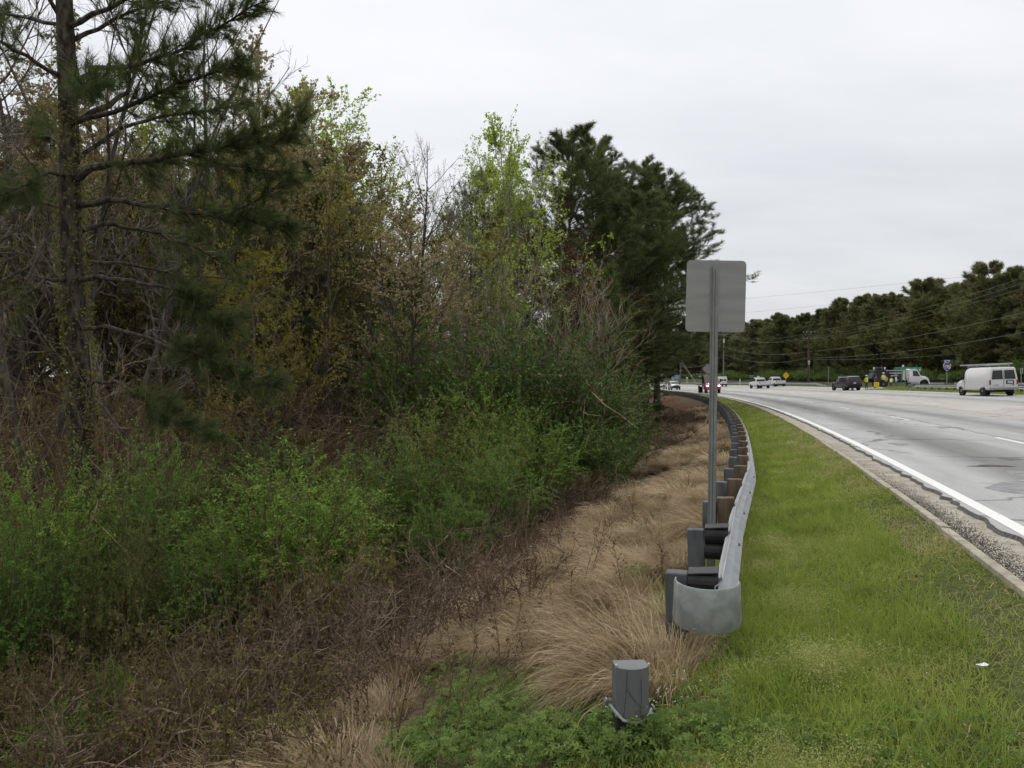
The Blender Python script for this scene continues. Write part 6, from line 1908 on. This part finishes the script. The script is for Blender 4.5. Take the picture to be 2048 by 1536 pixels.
class Veh:
    def __init__(s, name, label, y0, t, back=False, cat='car', dz=0, turn=0.):
        x, y = road_xy(y0, t); m = float(me_(y0))
        ang = math.atan2(1, m)
        s.o = empty(name, (float(x), float(y), float(road_z(y0, t)) + .004 + dz), ang + (PI if back else 0), label, cat)
        # follow the grade and the banking of the road
        f = Vector(((1 if not back else -1) * m, (1 if not back else -1) * 1.0, -.0105 * (1 if not back else -1))).normalized()
        side = Vector((1, -m, .035)).normalized() * (-1 if not back else 1)
        up = f.cross(side); up = up if up.z > 0 else -up
        side = up.cross(f)
        R = Matrix((f, side, up)).transposed()
        s.o.rotation_euler = (Matrix.Rotation(turn, 3, 'Z') @ R).to_euler()
    def body(s, rings, m, name='body'):
        b = MB(); b.loft([ring(*r_) for r_ in rings]); b.build(name, m, s.o, True); s.m = m
    def wheels(s, xs, r, w, track, dual=()):
        for x in xs:
            for sd in (-1, 1):
                wd = w * (2 if x in dual else 1)
                b = MB()
                prof_ = [(r * .62, -.5), (r * .93, -.5), (r, -.3), (r, .3), (r * .93, .5), (r * .62, .5)]
                n = 18; vs_ = []; fs_ = []
                for rr, yy in prof_:
                    for k in range(n): vs_.append((x + rr * math.cos(2 * PI * k / n), sd * track + yy * wd, r + rr * math.sin(2 * PI * k / n)))
                for i_ in range(6):
                    for k in range(n):
                        fs_.append((i_ * n + k, i_ * n + (k + 1) % n, ((i_ + 1) % 6) * n + (k + 1) % n, ((i_ + 1) % 6) * n + k))
                b.add(vs_, fs_); wo = b.build('wheel', TYRE, s.o, True)
                b = MB(); b.cyl((x, sd * (track + wd * .30), r), (0, 1, 0), r * .63, wd * .28, 14); b.cyl((x, sd * (track + wd * .47), r), (0, 1, 0), r * .2, wd * .14, 8); b.build('rim', RIMM, wo)
                b = MB(); b.cyl((x, sd * (track + .5 * wd - .085), r * 1.08), (0, 1, 0), r * 1.24, .15, 18); b.build('wheel_arch', DARK, s.o)
    def plate(s, pts, n, m, name, th=.012, parent=None):
        b = MB(); b.plate(pts, n, th); return b.build(name, m, parent or s.o)
    def box(s, c, d, m, name, bevel=.01, rot=None):
        b = MB(); b.box(c, d, rot, bevel); return b.build(name, m, s.o)
    def side_glass(s, poly, yk, zk, yr, zr, m=GLASS, name='window'):
        """poly in (x,z); y runs from yk at zk to yr at zr"""
        for sd in (-1, 1):
            pts = [(x, sd * (yk + (yr - yk) * (z - zk) / (zr - zk) + .004), z) for x, z in poly]
            s.plate(pts, (0, sd, .3 * 0 + (yk - yr) / (zr - zk)), m, name)

# --- white cargo van
v = Veh('cargo_van', 'white cargo van with ladders on its roof rack in the far lane', 61.2, 17.0, cat='van', turn=.06)
v.body([(-2.80, .62, 1.18, 1.99, .88, .95, .80), (-2.72, .46, 1.18, 2.08, .93, .99, .83), (-1.6, .40, 1.18, 2.11, .96, 1.0, .84), (.6, .40, 1.18, 2.11, .96, 1.0, .84), (1.15, .40, 1.18, 2.02, .96, 1.0, .83), (1.75, .40, 1.17, 1.50, .96, .99, .86), (1.98, .40, 1.12, 1.28, .95, .98, .86), (2.5, .42, 1.0, 1.13, .93, .96, .84), (2.74, .46, .85, .98, .9, .92, .8), (2.80, .52, .8, .9, .86, .88, .76)], WHITE)
v.wheels((-1.72, 1.82), .375, .24, .86)
for s_ in (-1, 1):
    sx = -2.80
    wy0, wy1 = s_ * .06, s_ * .72
    o_ = v.plate([(-2.822, wy0, 1.22), (-2.822, s_ * .80, 1.22), (-2.80, s_ * .70, 1.86), (-2.80, wy0, 1.86)], (-1, 0, .05), GLASS, 'rear_window')
    v.box((-2.77, s_ * .90, 1.0), (.09, .11, .34), TAIL, 'tail_lamp')
    v.box((2.66, s_ * .72, .84), (.2, .26, .18), HEADL, 'headlamp')
    v.box((1.45, s_ * 1.09, 1.32), (.10, .14, .24), DARK, 'mirror')
    v.box((1.02, s_ * 1.005, 1.05), (.16, .02, .04), DARK, 'door_handle', .004)
    v.box((1.16, s_ * 1.002, .86), (.018, .006, .62), DARK, 'door_seam', 0)
    v.box((.1, s_ * 1.0, .47), (3.0, .03, .10), mat('road dirt paint', (.42, .40, .36), .7), 'rocker_panel')
v.side_glass([(1.20, 1.22), (1.72, 1.22), (1.62, 1.52), (1.22, 1.86)], 1.0, 1.18, .84, 2.02)
v.plate([(1.98, -.78, 1.28), (1.98, .78, 1.28), (1.30, .70, 1.92), (1.30, -.70, 1.92)], (.7, 0, .7), GLASS, 'windscreen', .02)
v.box((-2.84, 0, .58), (.16, 1.92, .16), CHROME, 'rear_bumper', .03)
v.box((2.82, 0, .55), (.14, 1.84, .18), CHROME, 'front_bumper', .03)
v.box((-2.82, -.42, 1.0), (.03, .52, .26), DARK, 'plate_recess')
v.box((-2.84, -.42, 1.0), (.012, .36, .16), PLATEM, 'number_plate', .003)
v.box((-2.812, 0.0, 1.2), (.012, .02, 1.2), DARK, 'door_seam', 0)
v.box((-2.825, .5, .80), (.01, .30, .05), mat('badge grey', (.2, .2, .2), .5), 'badge', 0)
v.box((-2.825, -.62, .80), (.01, .12, .05), mat('badge blue', (.03, .05, .15), .5), 'badge', 0)
v.box((-.3, 0, .38), (4.6, 1.5, .16), DARK, 'underbody')
rack = MB()
for xx in (-2.0, -.5, 1.0):
    rack.box((xx, 0, 2.24), (.05, 1.6, .05))
    for s_ in (-1, 1): rack.box((xx, s_ * .76, 2.16), (.05, .05, .16))
rack.build('roof_rack', CHROME, v.o)
for q, (yy, m_, off) in enumerate(((.5, mat('ladder aluminium', (.48, .52, .53), .45, metal=.5), .25), (-.42, mat('ladder fibreglass', (.42, .40, .30), .6), -.55))):
    lad = empty('ladder', v.o.location, 0, ('aluminium' if q == 0 else 'yellowish fibreglass') + ' extension ladder tied on the cargo van roof rack', 'ladder')
    lad.rotation_euler = v.o.rotation_euler
    b = MB()
    for s_ in (-1, 1): b.box((off, yy + s_ * .2, 2.325), (4.5, .04, .10))
    b.build('side_rails', m_, lad)
    for k in range(14):
        b = MB(); b.cyl((off - 2.1 + .32 * k, yy, 2.325), (0, 1, 0), .018, .4, 6); b.build('rung', m_, lad)

# --- dark SUV
v = Veh('sport_utility_vehicle', 'dark navy sport utility vehicle driving away in the far lane', 97.5, 16.3, turn=.16)
v.body([(-2.38, .55, .95, 1.45, .82, .88, .62), (-2.30, .40, .98, 1.66, .88, .93, .70), (-1.9, .34, .98, 1.76, .9, .95, .72), (.2, .32, .98, 1.76, .9, .95, .72), (.55, .32, .98, 1.70, .9, .95, .72), (1.15, .32, .97, 1.10, .9, .94, .8), (1.9, .34, .93, 1.04, .89, .92, .78), (2.28, .38, .80, .92, .84, .87, .72), (2.38, .45, .72, .82, .78, .8, .66)], NAVY)
v.wheels((-1.45, 1.45), .37, .24, .82)
v.plate([(-2.37, -.70, 1.03), (-2.37, .70, 1.03), (-2.31, .60, 1.52), (-2.31, -.60, 1.52)], (-1, 0, .1), GLASS, 'rear_window', .02)
v.side_glass([(-2.0, 1.04), (-1.25, 1.04), (-1.25, 1.58), (-1.85, 1.58)], .94, .98, .74, 1.66)
v.side_glass([(-1.15, 1.04), (-.25, 1.04), (-.25, 1.58), (-1.15, 1.58)], .94, .98, .74, 1.66)
v.side_glass([(-.15, 1.04), (.85, 1.04), (.45, 1.58), (-.15, 1.58)], .94, .98, .74, 1.66, GLASS_L)
v.plate([(1.15, -.76, 1.10), (1.15, .76, 1.10), (.62, .66, 1.62), (.62, -.66, 1.62)], (.7, 0, .7), GLASS_L, 'windscreen', .02)
for s_ in (-1, 1):
    v.box((-2.34, s_ * .82, 1.02), (.10, .12, .38), TAIL, 'tail_lamp'); v.box((.75, s_ * 1.0, 1.08), (.1, .14, .14), NAVY, 'mirror'); v.box((2.25, s_ * .66, .80), (.2, .3, .14), HEADL, 'headlamp')
    b = MB(); b.box((-.7, s_ * .66, 1.79), (2.0, .04, .04)); b.build('roof_rail', DARK, v.o)
v.box((-2.40, 0, .58), (.12, 1.76, .22), DARK, 'rear_bumper', .03); v.box((-2.405, 0, .9), (.02, .34, .14), PLATEM, 'number_plate', .003); v.box((-.2, 0, .34), (4.2, 1.4, .12), DARK, 'underbody')

# --- pickups
def pickup(label, y0, t, m, beacon=False):
    v = Veh('pickup_truck', label, y0, t, cat='pickup', turn=.1)
    v.body([(-2.80, .58, .95, 1.16, .9, .94, .92, .02), (-2.72, .50, .95, 1.18, .93, .97, .94, .02), (-.62, .45, .95, 1.18, .95, .98, .94, .02), (-.60, .45, .95, 1.18, .95, .98, .94, .02), (1.1, .45, .98, 1.16, .95, .98, .86, .05), (2.4, .48, .98, 1.12, .94, .96, .84, .05), (2.75, .5, .85, .98, .88, .9, .76, .05)], m)
    b = MB(); b.loft([ring(-.66, 1.05, 1.22, 1.72, .93, .93, .70), ring(-.56, 1.05, 1.22, 1.86, .94, .95, .74), ring(.5, 1.05, 1.22, 1.90, .94, .95, .76), ring(.75, 1.05, 1.22, 1.82, .94, .95, .76), ring(1.35, 1.05, 1.16, 1.24, .92, .93, .84, .04)]); b.build('cab', m, v.o, True)
    v.wheels((-1.75, 1.75), .39, .26, .84)
    v.plate([(-.69, -.74, 1.25), (-.69, .74, 1.25), (-.62, .64, 1.68), (-.62, -.64, 1.68)], (-1, 0, .1), GLASS, 'rear_window', .02)
    v.side_glass([(-.45, 1.26), (.25, 1.26), (.25, 1.74), (-.45, 1.74)], .95, 1.22, .77, 1.86)
    v.side_glass([(.33, 1.26), (1.12, 1.26), (.72, 1.74), (.33, 1.74)], .95, 1.22, .77, 1.86)
    v.plate([(1.36, -.8, 1.25), (1.36, .8, 1.25), (.84, .7, 1.74), (.84, -.7, 1.74)], (.7, 0, .7), GLASS, 'windscreen', .02)
    v.box((-1.72, 0, 1.19), (1.95, 1.62, .02), DARK, 'cargo_bed', 0)
    v.box((-2.86, 0, .60), (.16, 1.86, .18), CHROME, 'rear_bumper', .03); v.box((-2.95, 0, .62), (.012, .34, .15), PLATEM, 'number_plate', .003)
    v.box((-2.815, 0, 1.06), (.02, .26, .07), DARK, 'tailgate_handle', .004); v.box((-.2, 0, .42), (5.0, 1.4, .14), DARK, 'underbody')
    for s_ in (-1, 1):
        v.box((-2.78, s_ * .90, .98), (.08, .10, .34), TAIL, 'tail_lamp'); v.box((1.0, s_ * 1.06, 1.32), (.1, .16, .2), DARK, 'mirror'); v.box((2.66, s_ * .7, .86), (.16, .3, .18), HEADL, 'headlamp')
    if beacon:
        b = MB(); b.tube([(-.1, .2, 1.90), (-.1, .2, 1.98), (-.1, .2, 2.10), (-.1, .2, 2.14)], [.2, .2, .18, .08], 12); b.build('roof_beacon', mat('amber beacon', (.75, .55, .3), .4), v.o, True)
    return v
pickup('white pickup with an amber roof beacon in the inner far lane', 134.5, 13.9, WHITE, True)
pickup('white pickup ahead in the turning lane, without a beacon', 147, 20.2, paint('second white paint', (.66, .67, .67)))

# --- distant white van
v = Veh('delivery_van', 'distant white delivery van seen from behind beside the red truck', 171, 15.9, cat='van')
v.body([(-2.3, .5, 1.1, 2.1, .84, .9, .82), (-2.2, .4, 1.1, 2.2, .88, .92, .84), (.8, .38, 1.1, 2.2, .88, .92, .84), (1.3, .38, 1.1, 1.9, .88, .92, .8), (1.9, .38, 1.05, 1.2, .86, .9, .8), (2.4, .45, .85, .95, .8, .82, .7)], WHITE)
v.wheels((-1.4, 1.5), .34, .22, .8)
for s_ in (-1, 1):
    v.plate([(-2.32, s_ * .05, 1.25), (-2.32, s_ * .68, 1.25), (-2.30, s_ * .62, 1.62), (-2.30, s_ * .05, 1.62)], (-1, 0, 0), GLASS, 'rear_window', .02); v.box((-2.27, s_ * .86, 1.0), (.08, .1, .5), TAIL, 'tail_lamp')
v.box((-2.34, 0, .5), (.14, 1.7, .2), DARK, 'rear_bumper', .03); v.box((-2.32, 0, .92), (.03, .4, .14), PLATEM, 'number_plate', .003); v.side_glass([(.9, 1.2), (1.6, 1.2), (1.3, 1.7), (.9, 1.7)], .92, 1.1, .84, 2.0)

# --- red rollback truck coming towards the viewer
v = Veh('flatbed_tow_truck', 'red flatbed tow truck with lit headlamps approaching in the near lane', 108.5, 1.25, back=True, cat='truck')
v.body([(.35, .55, 1.25, 2.35, .92, 1.0, .86), (.5, .5, 1.25, 2.46, .95, 1.02, .88), (1.5, .5, 1.25, 2.46, .95, 1.02, .88), (1.75, .5, 1.25, 2.36, .95, 1.02, .86), (2.25, .5, 1.25, 1.50, .95, 1.02, .92), (3.2, .5, 1.2, 1.36, .95, 1.0, .84), (3.5, .55, 1.0, 1.2, .9, .94, .76)], REDP, 'cab')
v.plate([(2.26, -.86, 1.50), (2.26, .86, 1.50), (1.80, .76, 2.24), (1.80, -.76, 2.24)], (.75, 0, .6), GLASS_L, 'windscreen', .02)
v.side_glass([(.8, 1.35), (1.95, 1.35), (1.6, 2.1), (.8, 2.1)], 1.02, 1.25, .9, 2.36)
v.wheels((-3.4, 2.45), .45, .28, .88, dual=(-3.4,))
v.box((3.53, 0, 1.0), (.05, 1.0, .42), mat('grille grey', (.10, .10, .10), .4), 'grille', .01)
v.box((3.58, 0, .62), (.2, 2.0, .3), REDP, 'front_bumper', .04)
for s_ in (-1, 1):
    v.box((3.50, s_ * .76, 1.0), (.08, .28, .20), LIT_L, 'headlamp', .02); v.box((2.0, s_ * 1.2, 1.7), (.12, .22, .42), DARK, 'mirror'); v.box((1.3, s_ * .5, 2.52), (.16, .3, .12), mat('amber lamp', (.8, .5, .45), .4), 'beacon', .02)
v.box((-2.0, 0, .95), (6.0, .9, .22), DARK, 'chassis'); v.box((-2.2, 0, 1.18), (6.2, 2.4, .14), mat('steel deck', (.3, .3, .3), .6, metal=.4), 'flatbed', .01); v.box((.78 - .55, 0, 1.8), (.12, 2.2, 1.2), DARK, 'headboard', .01)
for s_ in (-1, 1): v.box((-2.2, s_ * 1.2, 1.30), (6.2, .06, .12), CHROME, 'bed_rail', .01)
v.box((2.285, 0, 1.42), (.02, .9, .12), PLATEM, 'hood_badge', 0)

# --- two cars queueing behind
v = Veh('compact_suv', 'pale compact sport utility vehicle following the red truck', 150.5, 1.7, back=True)
v.body([(-2.2, .5, .95, 1.35, .8, .86, .62), (-2.1, .36, .97, 1.6, .84, .9, .68), (-1.6, .32, .97, 1.74, .86, .91, .70), (.3, .32, .97, 1.74, .86, .91, .70), (.5, .32, .97, 1.68, .86, .91, .70), (1.1, .32, .97, 1.12, .86, .9, .76), (1.9, .34, .92, 1.05, .85, .88, .74), (2.2, .42, .75, .88, .8, .82, .66)], PALE)
v.wheels((-1.35, 1.4), .35, .22, .78)
v.plate([(1.12, -.72, 1.12), (1.12, .72, 1.12), (.58, .64, 1.62), (.58, -.64, 1.62)], (.7, 0, .7), GLASS_L, 'windscreen', .02); v.side_glass([(-1.8, 1.04), (.85, 1.04), (.42, 1.58), (-1.65, 1.58)], .9, .97, .72, 1.66)
v.box((2.2, 0, .78), (.06, 1.0, .2), DARK, 'grille', .01); v.box((2.2, 0, .5), (.14, 1.66, .3), DARK, 'front_bumper', .03)
for s_ in (-1, 1): v.box((2.16, s_ * .62, .84), (.12, .3, .18), HEADL, 'headlamp', .02); v.box((.7, s_ * .98, 1.1), (.1, .16, .14), DARK, 'mirror')
v = Veh('sedan_car', 'silver sedan last in the queue, half hidden by the rail', 166.5, 1.9, back=True)
v.body([(-2.3, .45, .85, 1.02, .78, .84, .7), (-2.2, .32, .88, 1.08, .84, .88, .74), (-1.5, .3, .9, 1.12, .86, .9, .76), (-.8, .3, .9, 1.42, .86, .9, .64), (.2, .3, .9, 1.44, .86, .9, .64), (1.0, .3, .9, 1.02, .86, .9, .76), (1.9, .32, .82, .92, .85, .88, .72), (2.25, .4, .68, .78, .8, .82, .64)], SILV)
v.wheels((-1.35, 1.4), .32, .21, .78)
v.plate([(1.0, -.70, 1.02), (1.0, .70, 1.02), (.34, .6, 1.38), (.34, -.6, 1.38)], (.5, 0, .8), GLASS_L, 'windscreen', .02); v.side_glass([(-1.1, .95), (.8, .95), (.25, 1.34), (-.75, 1.34)], .9, .9, .66, 1.40)
v.box((2.24, 0, .62), (.06, .8, .16), DARK, 'grille', .01); v.box((2.24, 0, .4), (.12, 1.6, .2), SILV, 'front_bumper', .03)
for s_ in (-1, 1): v.box((2.16, s_ * .62, .70), (.14, .32, .14), HEADL, 'headlamp', .02); v.box((.65, s_ * .96, 1.0), (.1, .16, .12), SILV, 'mirror')

# --- service truck with green overhead frame, parked side-on on the ramp
d = 106.0
def ramp_spot(px, d):
    x = at_px(px, d); return x, d, float(gz(x, d)) + .035
x, y, z = ramp_spot(1796, d)
v = Veh('service_truck', 'white crew truck with green overhead frame and dark equipment body on the ramp', 100, 27, cat='truck')
v.o.location = (x, y, z); v.o.rotation_euler = (0, 0, math.radians(-4))
GRF = mat('green steel frame', (.06, .24, .17), .5); EQ = mat('dark equipment', (.016, .015, .018), .7, col2=(.04, .036, .042), scale=3); RAIL_S = mat('pale steel tube', (.42, .42, .40), .5)
v.body([(1.05, .75, 1.5, 2.50, .95, 1.05, .92), (1.2, .7, 1.5, 2.60, .97, 1.07, .94), (2.05, .7, 1.5, 2.60, .97, 1.07, .94), (2.25, .7, 1.5, 2.48, .97, 1.07, .92), (2.65, .7, 1.5, 1.70, .95, 1.05, .95), (3.3, .7, 1.42, 1.56, .92, 1.0, .86), (3.75, .75, 1.15, 1.3, .85, .92, .76)], WHITE, 'cab')
v.side_glass([(1.55, 1.60), (2.45, 1.60), (2.12, 2.32), (1.55, 2.32)], 1.06, 1.5, .95, 2.5)
v.plate([(2.66, -.9, 1.68), (2.66, .9, 1.68), (2.28, .8, 2.4), (2.28, -.8, 2.4)], (.8, 0, .5), GLASS_L, 'windscreen', .02)
v.wheels((-2.4, 3.0), .5, .28, .9, dual=(-2.4,))
for s_ in (-1, 1):
    b = MB(); n = 12
    for k in range(n): a0, a1 = PI * k / n, PI * (k + 1) / n; b.add([(3.0 + r_ * math.cos(a_), s_ * y_, .55 + r_ * math.sin(a_)) for a_ in (a0, a1) for r_ in (.62, .78) for y_ in (.75, 1.12)], [(0, 1, 3, 2), (4, 6, 7, 5), (0, 4, 5, 1), (2, 3, 7, 6), (1, 5, 7, 3), (0, 2, 6, 4)])
    b.build('fender', WHITE, v.o)
    v.box((2.5, s_ * 1.28, 1.95), (.12, .16, .4), DARK, 'mirror'); v.box((3.7, s_ * .7, 1.0), (.1, .3, .2), HEADL, 'headlamp')
    v.box((1.7, s_ * 1.1, .66), (1.0, .2, .24), CHROME, 'step')
v.box((-1.2, 0, .9), (7.0, .9, .3), DARK, 'chassis')
v.box((-2.55, 0, 1.6), (1.9, 2.2, 1.7), EQ, 'equipment_body', .06); v.box((-1.0, 0, 1.35), (1.6, 2.0, .7), EQ, 'hopper', .05); v.box((-3.5, -.1, 1.5), (.6, 1.8, .9), EQ, 'rear_chute', .05, (0, .5, 0))
v.box((-.6, -1.08, 2.36), (2.9, .10, .12), RAIL_S, 'long_tube'); v.box((-.4, -1.08, 2.02), (2.4, .12, .16), RAIL_S, 'long_tube'); v.box((-.95, -1.1, 1.66), (.9, .1, .14), RAIL_S, 'short_tube')
b = MB(); b.box((-2.9, -.9, 2.75), (.9, .1, .1)); b.box((-3.3, -.9, 2.72), (.08, .1, .36)); b.box((-2.5, -.9, 2.72), (.08, .1, .36)); b.build('light_bar', mat('grey bar', (.16, .16, .16), .6), v.o)
for xx in (-3.6, -2.15): b = MB(); b.tube([(xx, -.95, 2.42), (xx, -.95, 2.62)], .05, 6); b.cyl((xx, -.95, 2.72), (0, 0, 1), .11, .2, 10); b.build('work_lamp', mat('work lamp', (.8, .8, .78), .4), v.o)
b = MB()
for s_ in (-1, 1):
    for xx in (-.0, .55): b.box((xx, s_ * 1.05, 1.55), (.07, .07, 2.3))
    b.box((1.3, s_ * 1.05, 2.72), (2.7, .08, .26)); b.box((.2, s_ * 1.05, 2.42), (.7, .08, .30))
for xx in (-.0, .55, 1.4, 2.4): b.box((xx, 0, 2.72), (.07, 2.1, .1))
b.box((2.05, -1.0, 2.95), (.06, .06, .45)); b.build('overhead_frame', GRF, v.o)
b = MB(); b.cyl((.25, -1.0, 3.0), (0, 0, 1), .13, .26, 10); b.build('beacon', mat('beacon white', (.85, .85, .83), .4), v.o)
v.box((.75, -1.0, 1.3), (.5, .5, .05), CHROME, 'platform', 0); b = MB(); b.tube([(.4, -1.08, 1.0), (1.0, -1.08, 1.35)], .04, 6); b.build('handrail', RAIL_S, v.o)

# ================================================================ work crew
def person(px, d, label, shirt, legs, hat=None, skin=(.28, .17, .12), face=0., bend=0., vest=None, h=1.76, arm=(.35, .35), crouch=0.):
    x = at_px(px, d); z = float(gz(x, d))
    y0_, t_ = road_inv(x, d)
    if 18.9 > t_ > -.2: z = float(road_z(y0_, t_)) + .004
    elif t_ > 23.3: z += .035
    o = empty('person', (x, d, z), face, label, 'person', 'road crew by the service truck')
    s = h / 1.76; kn = crouch
    hip = .92 - .25 * kn; sh = hip + .50 - .05 * bend; fx = -.22 * bend
    V = [(0, 0, hip), (0, fx * .3, hip + .16), (0, fx * .7, hip + .34), (0, fx, sh), (0, fx * 1.15, sh + .10), (0, fx * 1.25 - .01, sh + .20), (0, fx * 1.3, sh + .31)]
    Rr = [(.155, .115), (.145, .105), (.165, .115), (.12, .10), (.058, .058), (.085, .098), (.07, .085)]
    E = [(0, 1), (1, 2), (2, 3), (3, 4), (4, 5), (5, 6)]
    for sd, a in ((-1, arm[0]), (1, arm[1])):
        b0 = len(V)
        V += [(sd * .19, fx, sh - .01), (sd * .25, fx - .03, sh - .28), (sd * .22, fx - .08 - .22 * a, sh - .46 + .22 * a), (sd * .21, fx - .10 - .28 * a, sh - .54 + .26 * a)]
        Rr += [(.068, .068), (.05, .05), (.037, .037), (.042, .028)]
        E += [(3, b0), (b0, b0 + 1), (b0 + 1, b0 + 2), (b0 + 2, b0 + 3)]
        b1 = len(V)
        V += [(sd * .095, 0, hip - .06), (sd * .11, -.04 - .28 * kn, .50 - .02 * kn), (sd * .115, .02, .10), (sd * .125, -.10, .045)]
        Rr += [(.095, .095), (.064, .064), (.046, .05), (.045, .04)]
        E += [(0, b1), (b1, b1 + 1), (b1 + 1, b1 + 2), (b1 + 2, b1 + 3)]
    me = bpy.data.meshes.new('body')
    me.from_pydata([(a * s, b * s, c * s) for a, b, c in V], E, [])
    m = bpy.data.materials.new('clothing'); m.use_nodes = True
    nt = m.node_tree; p = nt.nodes['Principled BSDF']; p.inputs['Roughness'].default_value = .85
    tc = nt.nodes.new('ShaderNodeTexCoord'); sp = nt.nodes.new('ShaderNodeSeparateXYZ'); nt.links.new(tc.outputs['Object'], sp.inputs[0])
    rp = nt.nodes.new('ShaderNodeValToRGB'); rp.color_ramp.interpolation = 'CONSTANT'
    mr = nt.nodes.new('ShaderNodeMapRange'); mr.inputs['From Max'].default_value = 2.0; nt.links.new(sp.outputs['Z'], mr.inputs[0]); nt.links.new(mr.outputs[0], rp.inputs[0])
    e = rp.color_ramp.elements; e[0].position = 0; e[0].color = (.02, .018, .016, 1); e[1].position = .09 * s / 2; e[1].color = (*legs, 1)
    for q, c in (((hip - .02) * s, shirt), ((sh + .07) * s, skin), ((sh + .26) * s, (.02, .015, .012))):
        n_ = e.new(q / 2.0); n_.color = (*c, 1)
    nt.links.new(rp.outputs[0], p.inputs['Base Color'])
    me.materials.append(m)
    bo = mesh_obj('body', me, o)
    sk = bo.modifiers.new('skin', 'SKIN'); sk.use_smooth_shade = True
    for i_, rr in enumerate(Rr): me.skin_vertices[0].data[i_].radius = (rr[0] * s, rr[1] * s); me.skin_vertices[0].data[i_].use_root = (i_ == 0)
    su = bo.modifiers.new('smooth', 'SUBSURF'); su.levels = 1; su.render_levels = 1
    if vest:
        b = MB(); rings = []
        for zz, wx, wy in ((hip + .0, .185, .15), (hip + .2, .18, .145), (hip + .38, .205, .15), (sh + .03, .19, .13), (sh + .06, .10, .09)):
            f_ = fx * (zz - hip) / (sh - hip)
            rings.append([(wx * s * math.cos(2 * PI * k / 14), f_ * s + wy * s * math.sin(2 * PI * k / 14), zz * s) for k in range(14)])
        b.loft(rings, cap=False); b.build('vest', mat('hi-vis ' + vest, {'yellow': (.72, .80, .02), 'orange': (.75, .20, .06)}[vest], .7), o, True)
        b = MB()
        for zz in (hip + .12, hip + .30):
            f_ = fx * (zz - hip) / (sh - hip)
            b.loft([[(.212 * s * math.cos(2 * PI * k / 14), f_ * s + .162 * s * math.sin(2 * PI * k / 14), (zz + q) * s) for k in range(14)] for q in (0, .05)], cap=False)
        b.build('reflective_band', mat('reflective silver', (.6, .6, .56), .4), o, True)
    if hat:
        b = MB(); hy, hz = (fx * 1.3) * s, (sh + .27) * s
        b.tube([(0, hy, hz), (0, hy, hz + .07 * s), (0, hy, hz + .125 * s), (0, hy, hz + .14 * s)], [.118 * s, .112 * s, .07 * s, .01], 14)
        b.tube([(0, hy - .04, hz), (0, hy - .04, hz + .012)], [.145 * s, .14 * s], 14); b.build('hard_hat', mat('hat ' + hat, {'yellow': (.75, .62, .05), 'white': (.75, .75, .73), 'blue': (.2, .28, .45), 'dark': (.03, .03, .03)}[hat], .4), o, True)
    return o
person(1733, 97, 'worker in a yellow vest standing apart at the roadside', (.55, .6, .05), (.03, .035, .03), 'white', vest='yellow', face=PI + .3)
person(1750, 98.5, 'worker in a dark maroon shirt bending near the yellow board', (.13, .045, .045), (.02, .02, .025), 'dark', bend=.6, face=1.9, arm=(.9, .9))
person(1767, 98.5, 'worker in a yellow vest standing behind the truck body', (.5, .52, .1), (.025, .028, .03), 'white', vest='yellow', face=PI - .2, h=1.82)
person(1771, 101, 'bare-headed worker partly hidden behind the second yellow vest', (.45, .40, .36), (.03, .03, .035), None, face=-.6, h=1.74)
person(1782, 102, 'stooping worker in a pale yellow vest beside the truck', (.4, .42, .2), (.04, .04, .03), 'dark', vest='yellow', bend=.9, crouch=.25, face=2.4, arm=(.8, .8), h=1.6)
person(1792, 102, 'worker in a white shirt and blue cap beside the truck', (.62, .62, .65), (.12, .11, .12), 'blue', face=.9, arm=(.7, .5))
o = person(1812, 106, 'seated worker in dark clothes under the green frame', (.03, .022, .022), (.02, .02, .022), 'white', crouch=.6, face=1.2, arm=(.8, .8))
# yellow board
x = at_px(1753, 96.5); y = 96.5; z = float(gz(x, y))
o = empty('temporary_sign', (x, y, z), .1, 'small yellow board sign set on the ground by the crew', 'sign')
zc = zof(1753, 769, 96.5)
b = MB(); b.plate([(u, 0, zc + v_) for u, v_ in rounded(.70, .58, .05)], (0, -1, 0), .02); b.build('panel', mat('bright board yellow', (.85, .66, .0), .5), o)
marks(o, zc, .44, (.13, -.02, -.15), mat('orange print', (.55, .2, .02), .6), y_=-.024, h=.07)
b = MB()
for s_ in (-1, 1): b.box((s_ * .22, .02, (zc - .25) / 2), (.04, .03, zc - .25 + .05))
b.build('stand', DARK, o)
# cone
x = at_px(1705, 95.0); y = 95.0; y0_, t_ = road_inv(x, y); z = float(road_z(y0_, t_)) + .006
o = empty('traffic_cone', (x, y, z), 0, 'faded red traffic cone behind the dark sport utility vehicle', 'cone')
CONEM = mat('cone red', (.72, .12, .08), .6)
b = MB(); b.box((0, 0, .02), (.42, .42, .04), None, .008); b.build('base', CONEM, o)
b = MB(); b.tube([(0, 0, .04), (0, 0, .74)], [.16, .03], 16); b.build('body', CONEM, o, True)
b = MB(); b.tube([(0, 0, .36), (0, 0, .52)], [.108, .078], 16); b.build('collar', mat('cone band', (.75, .62, .58), .5), o, True)
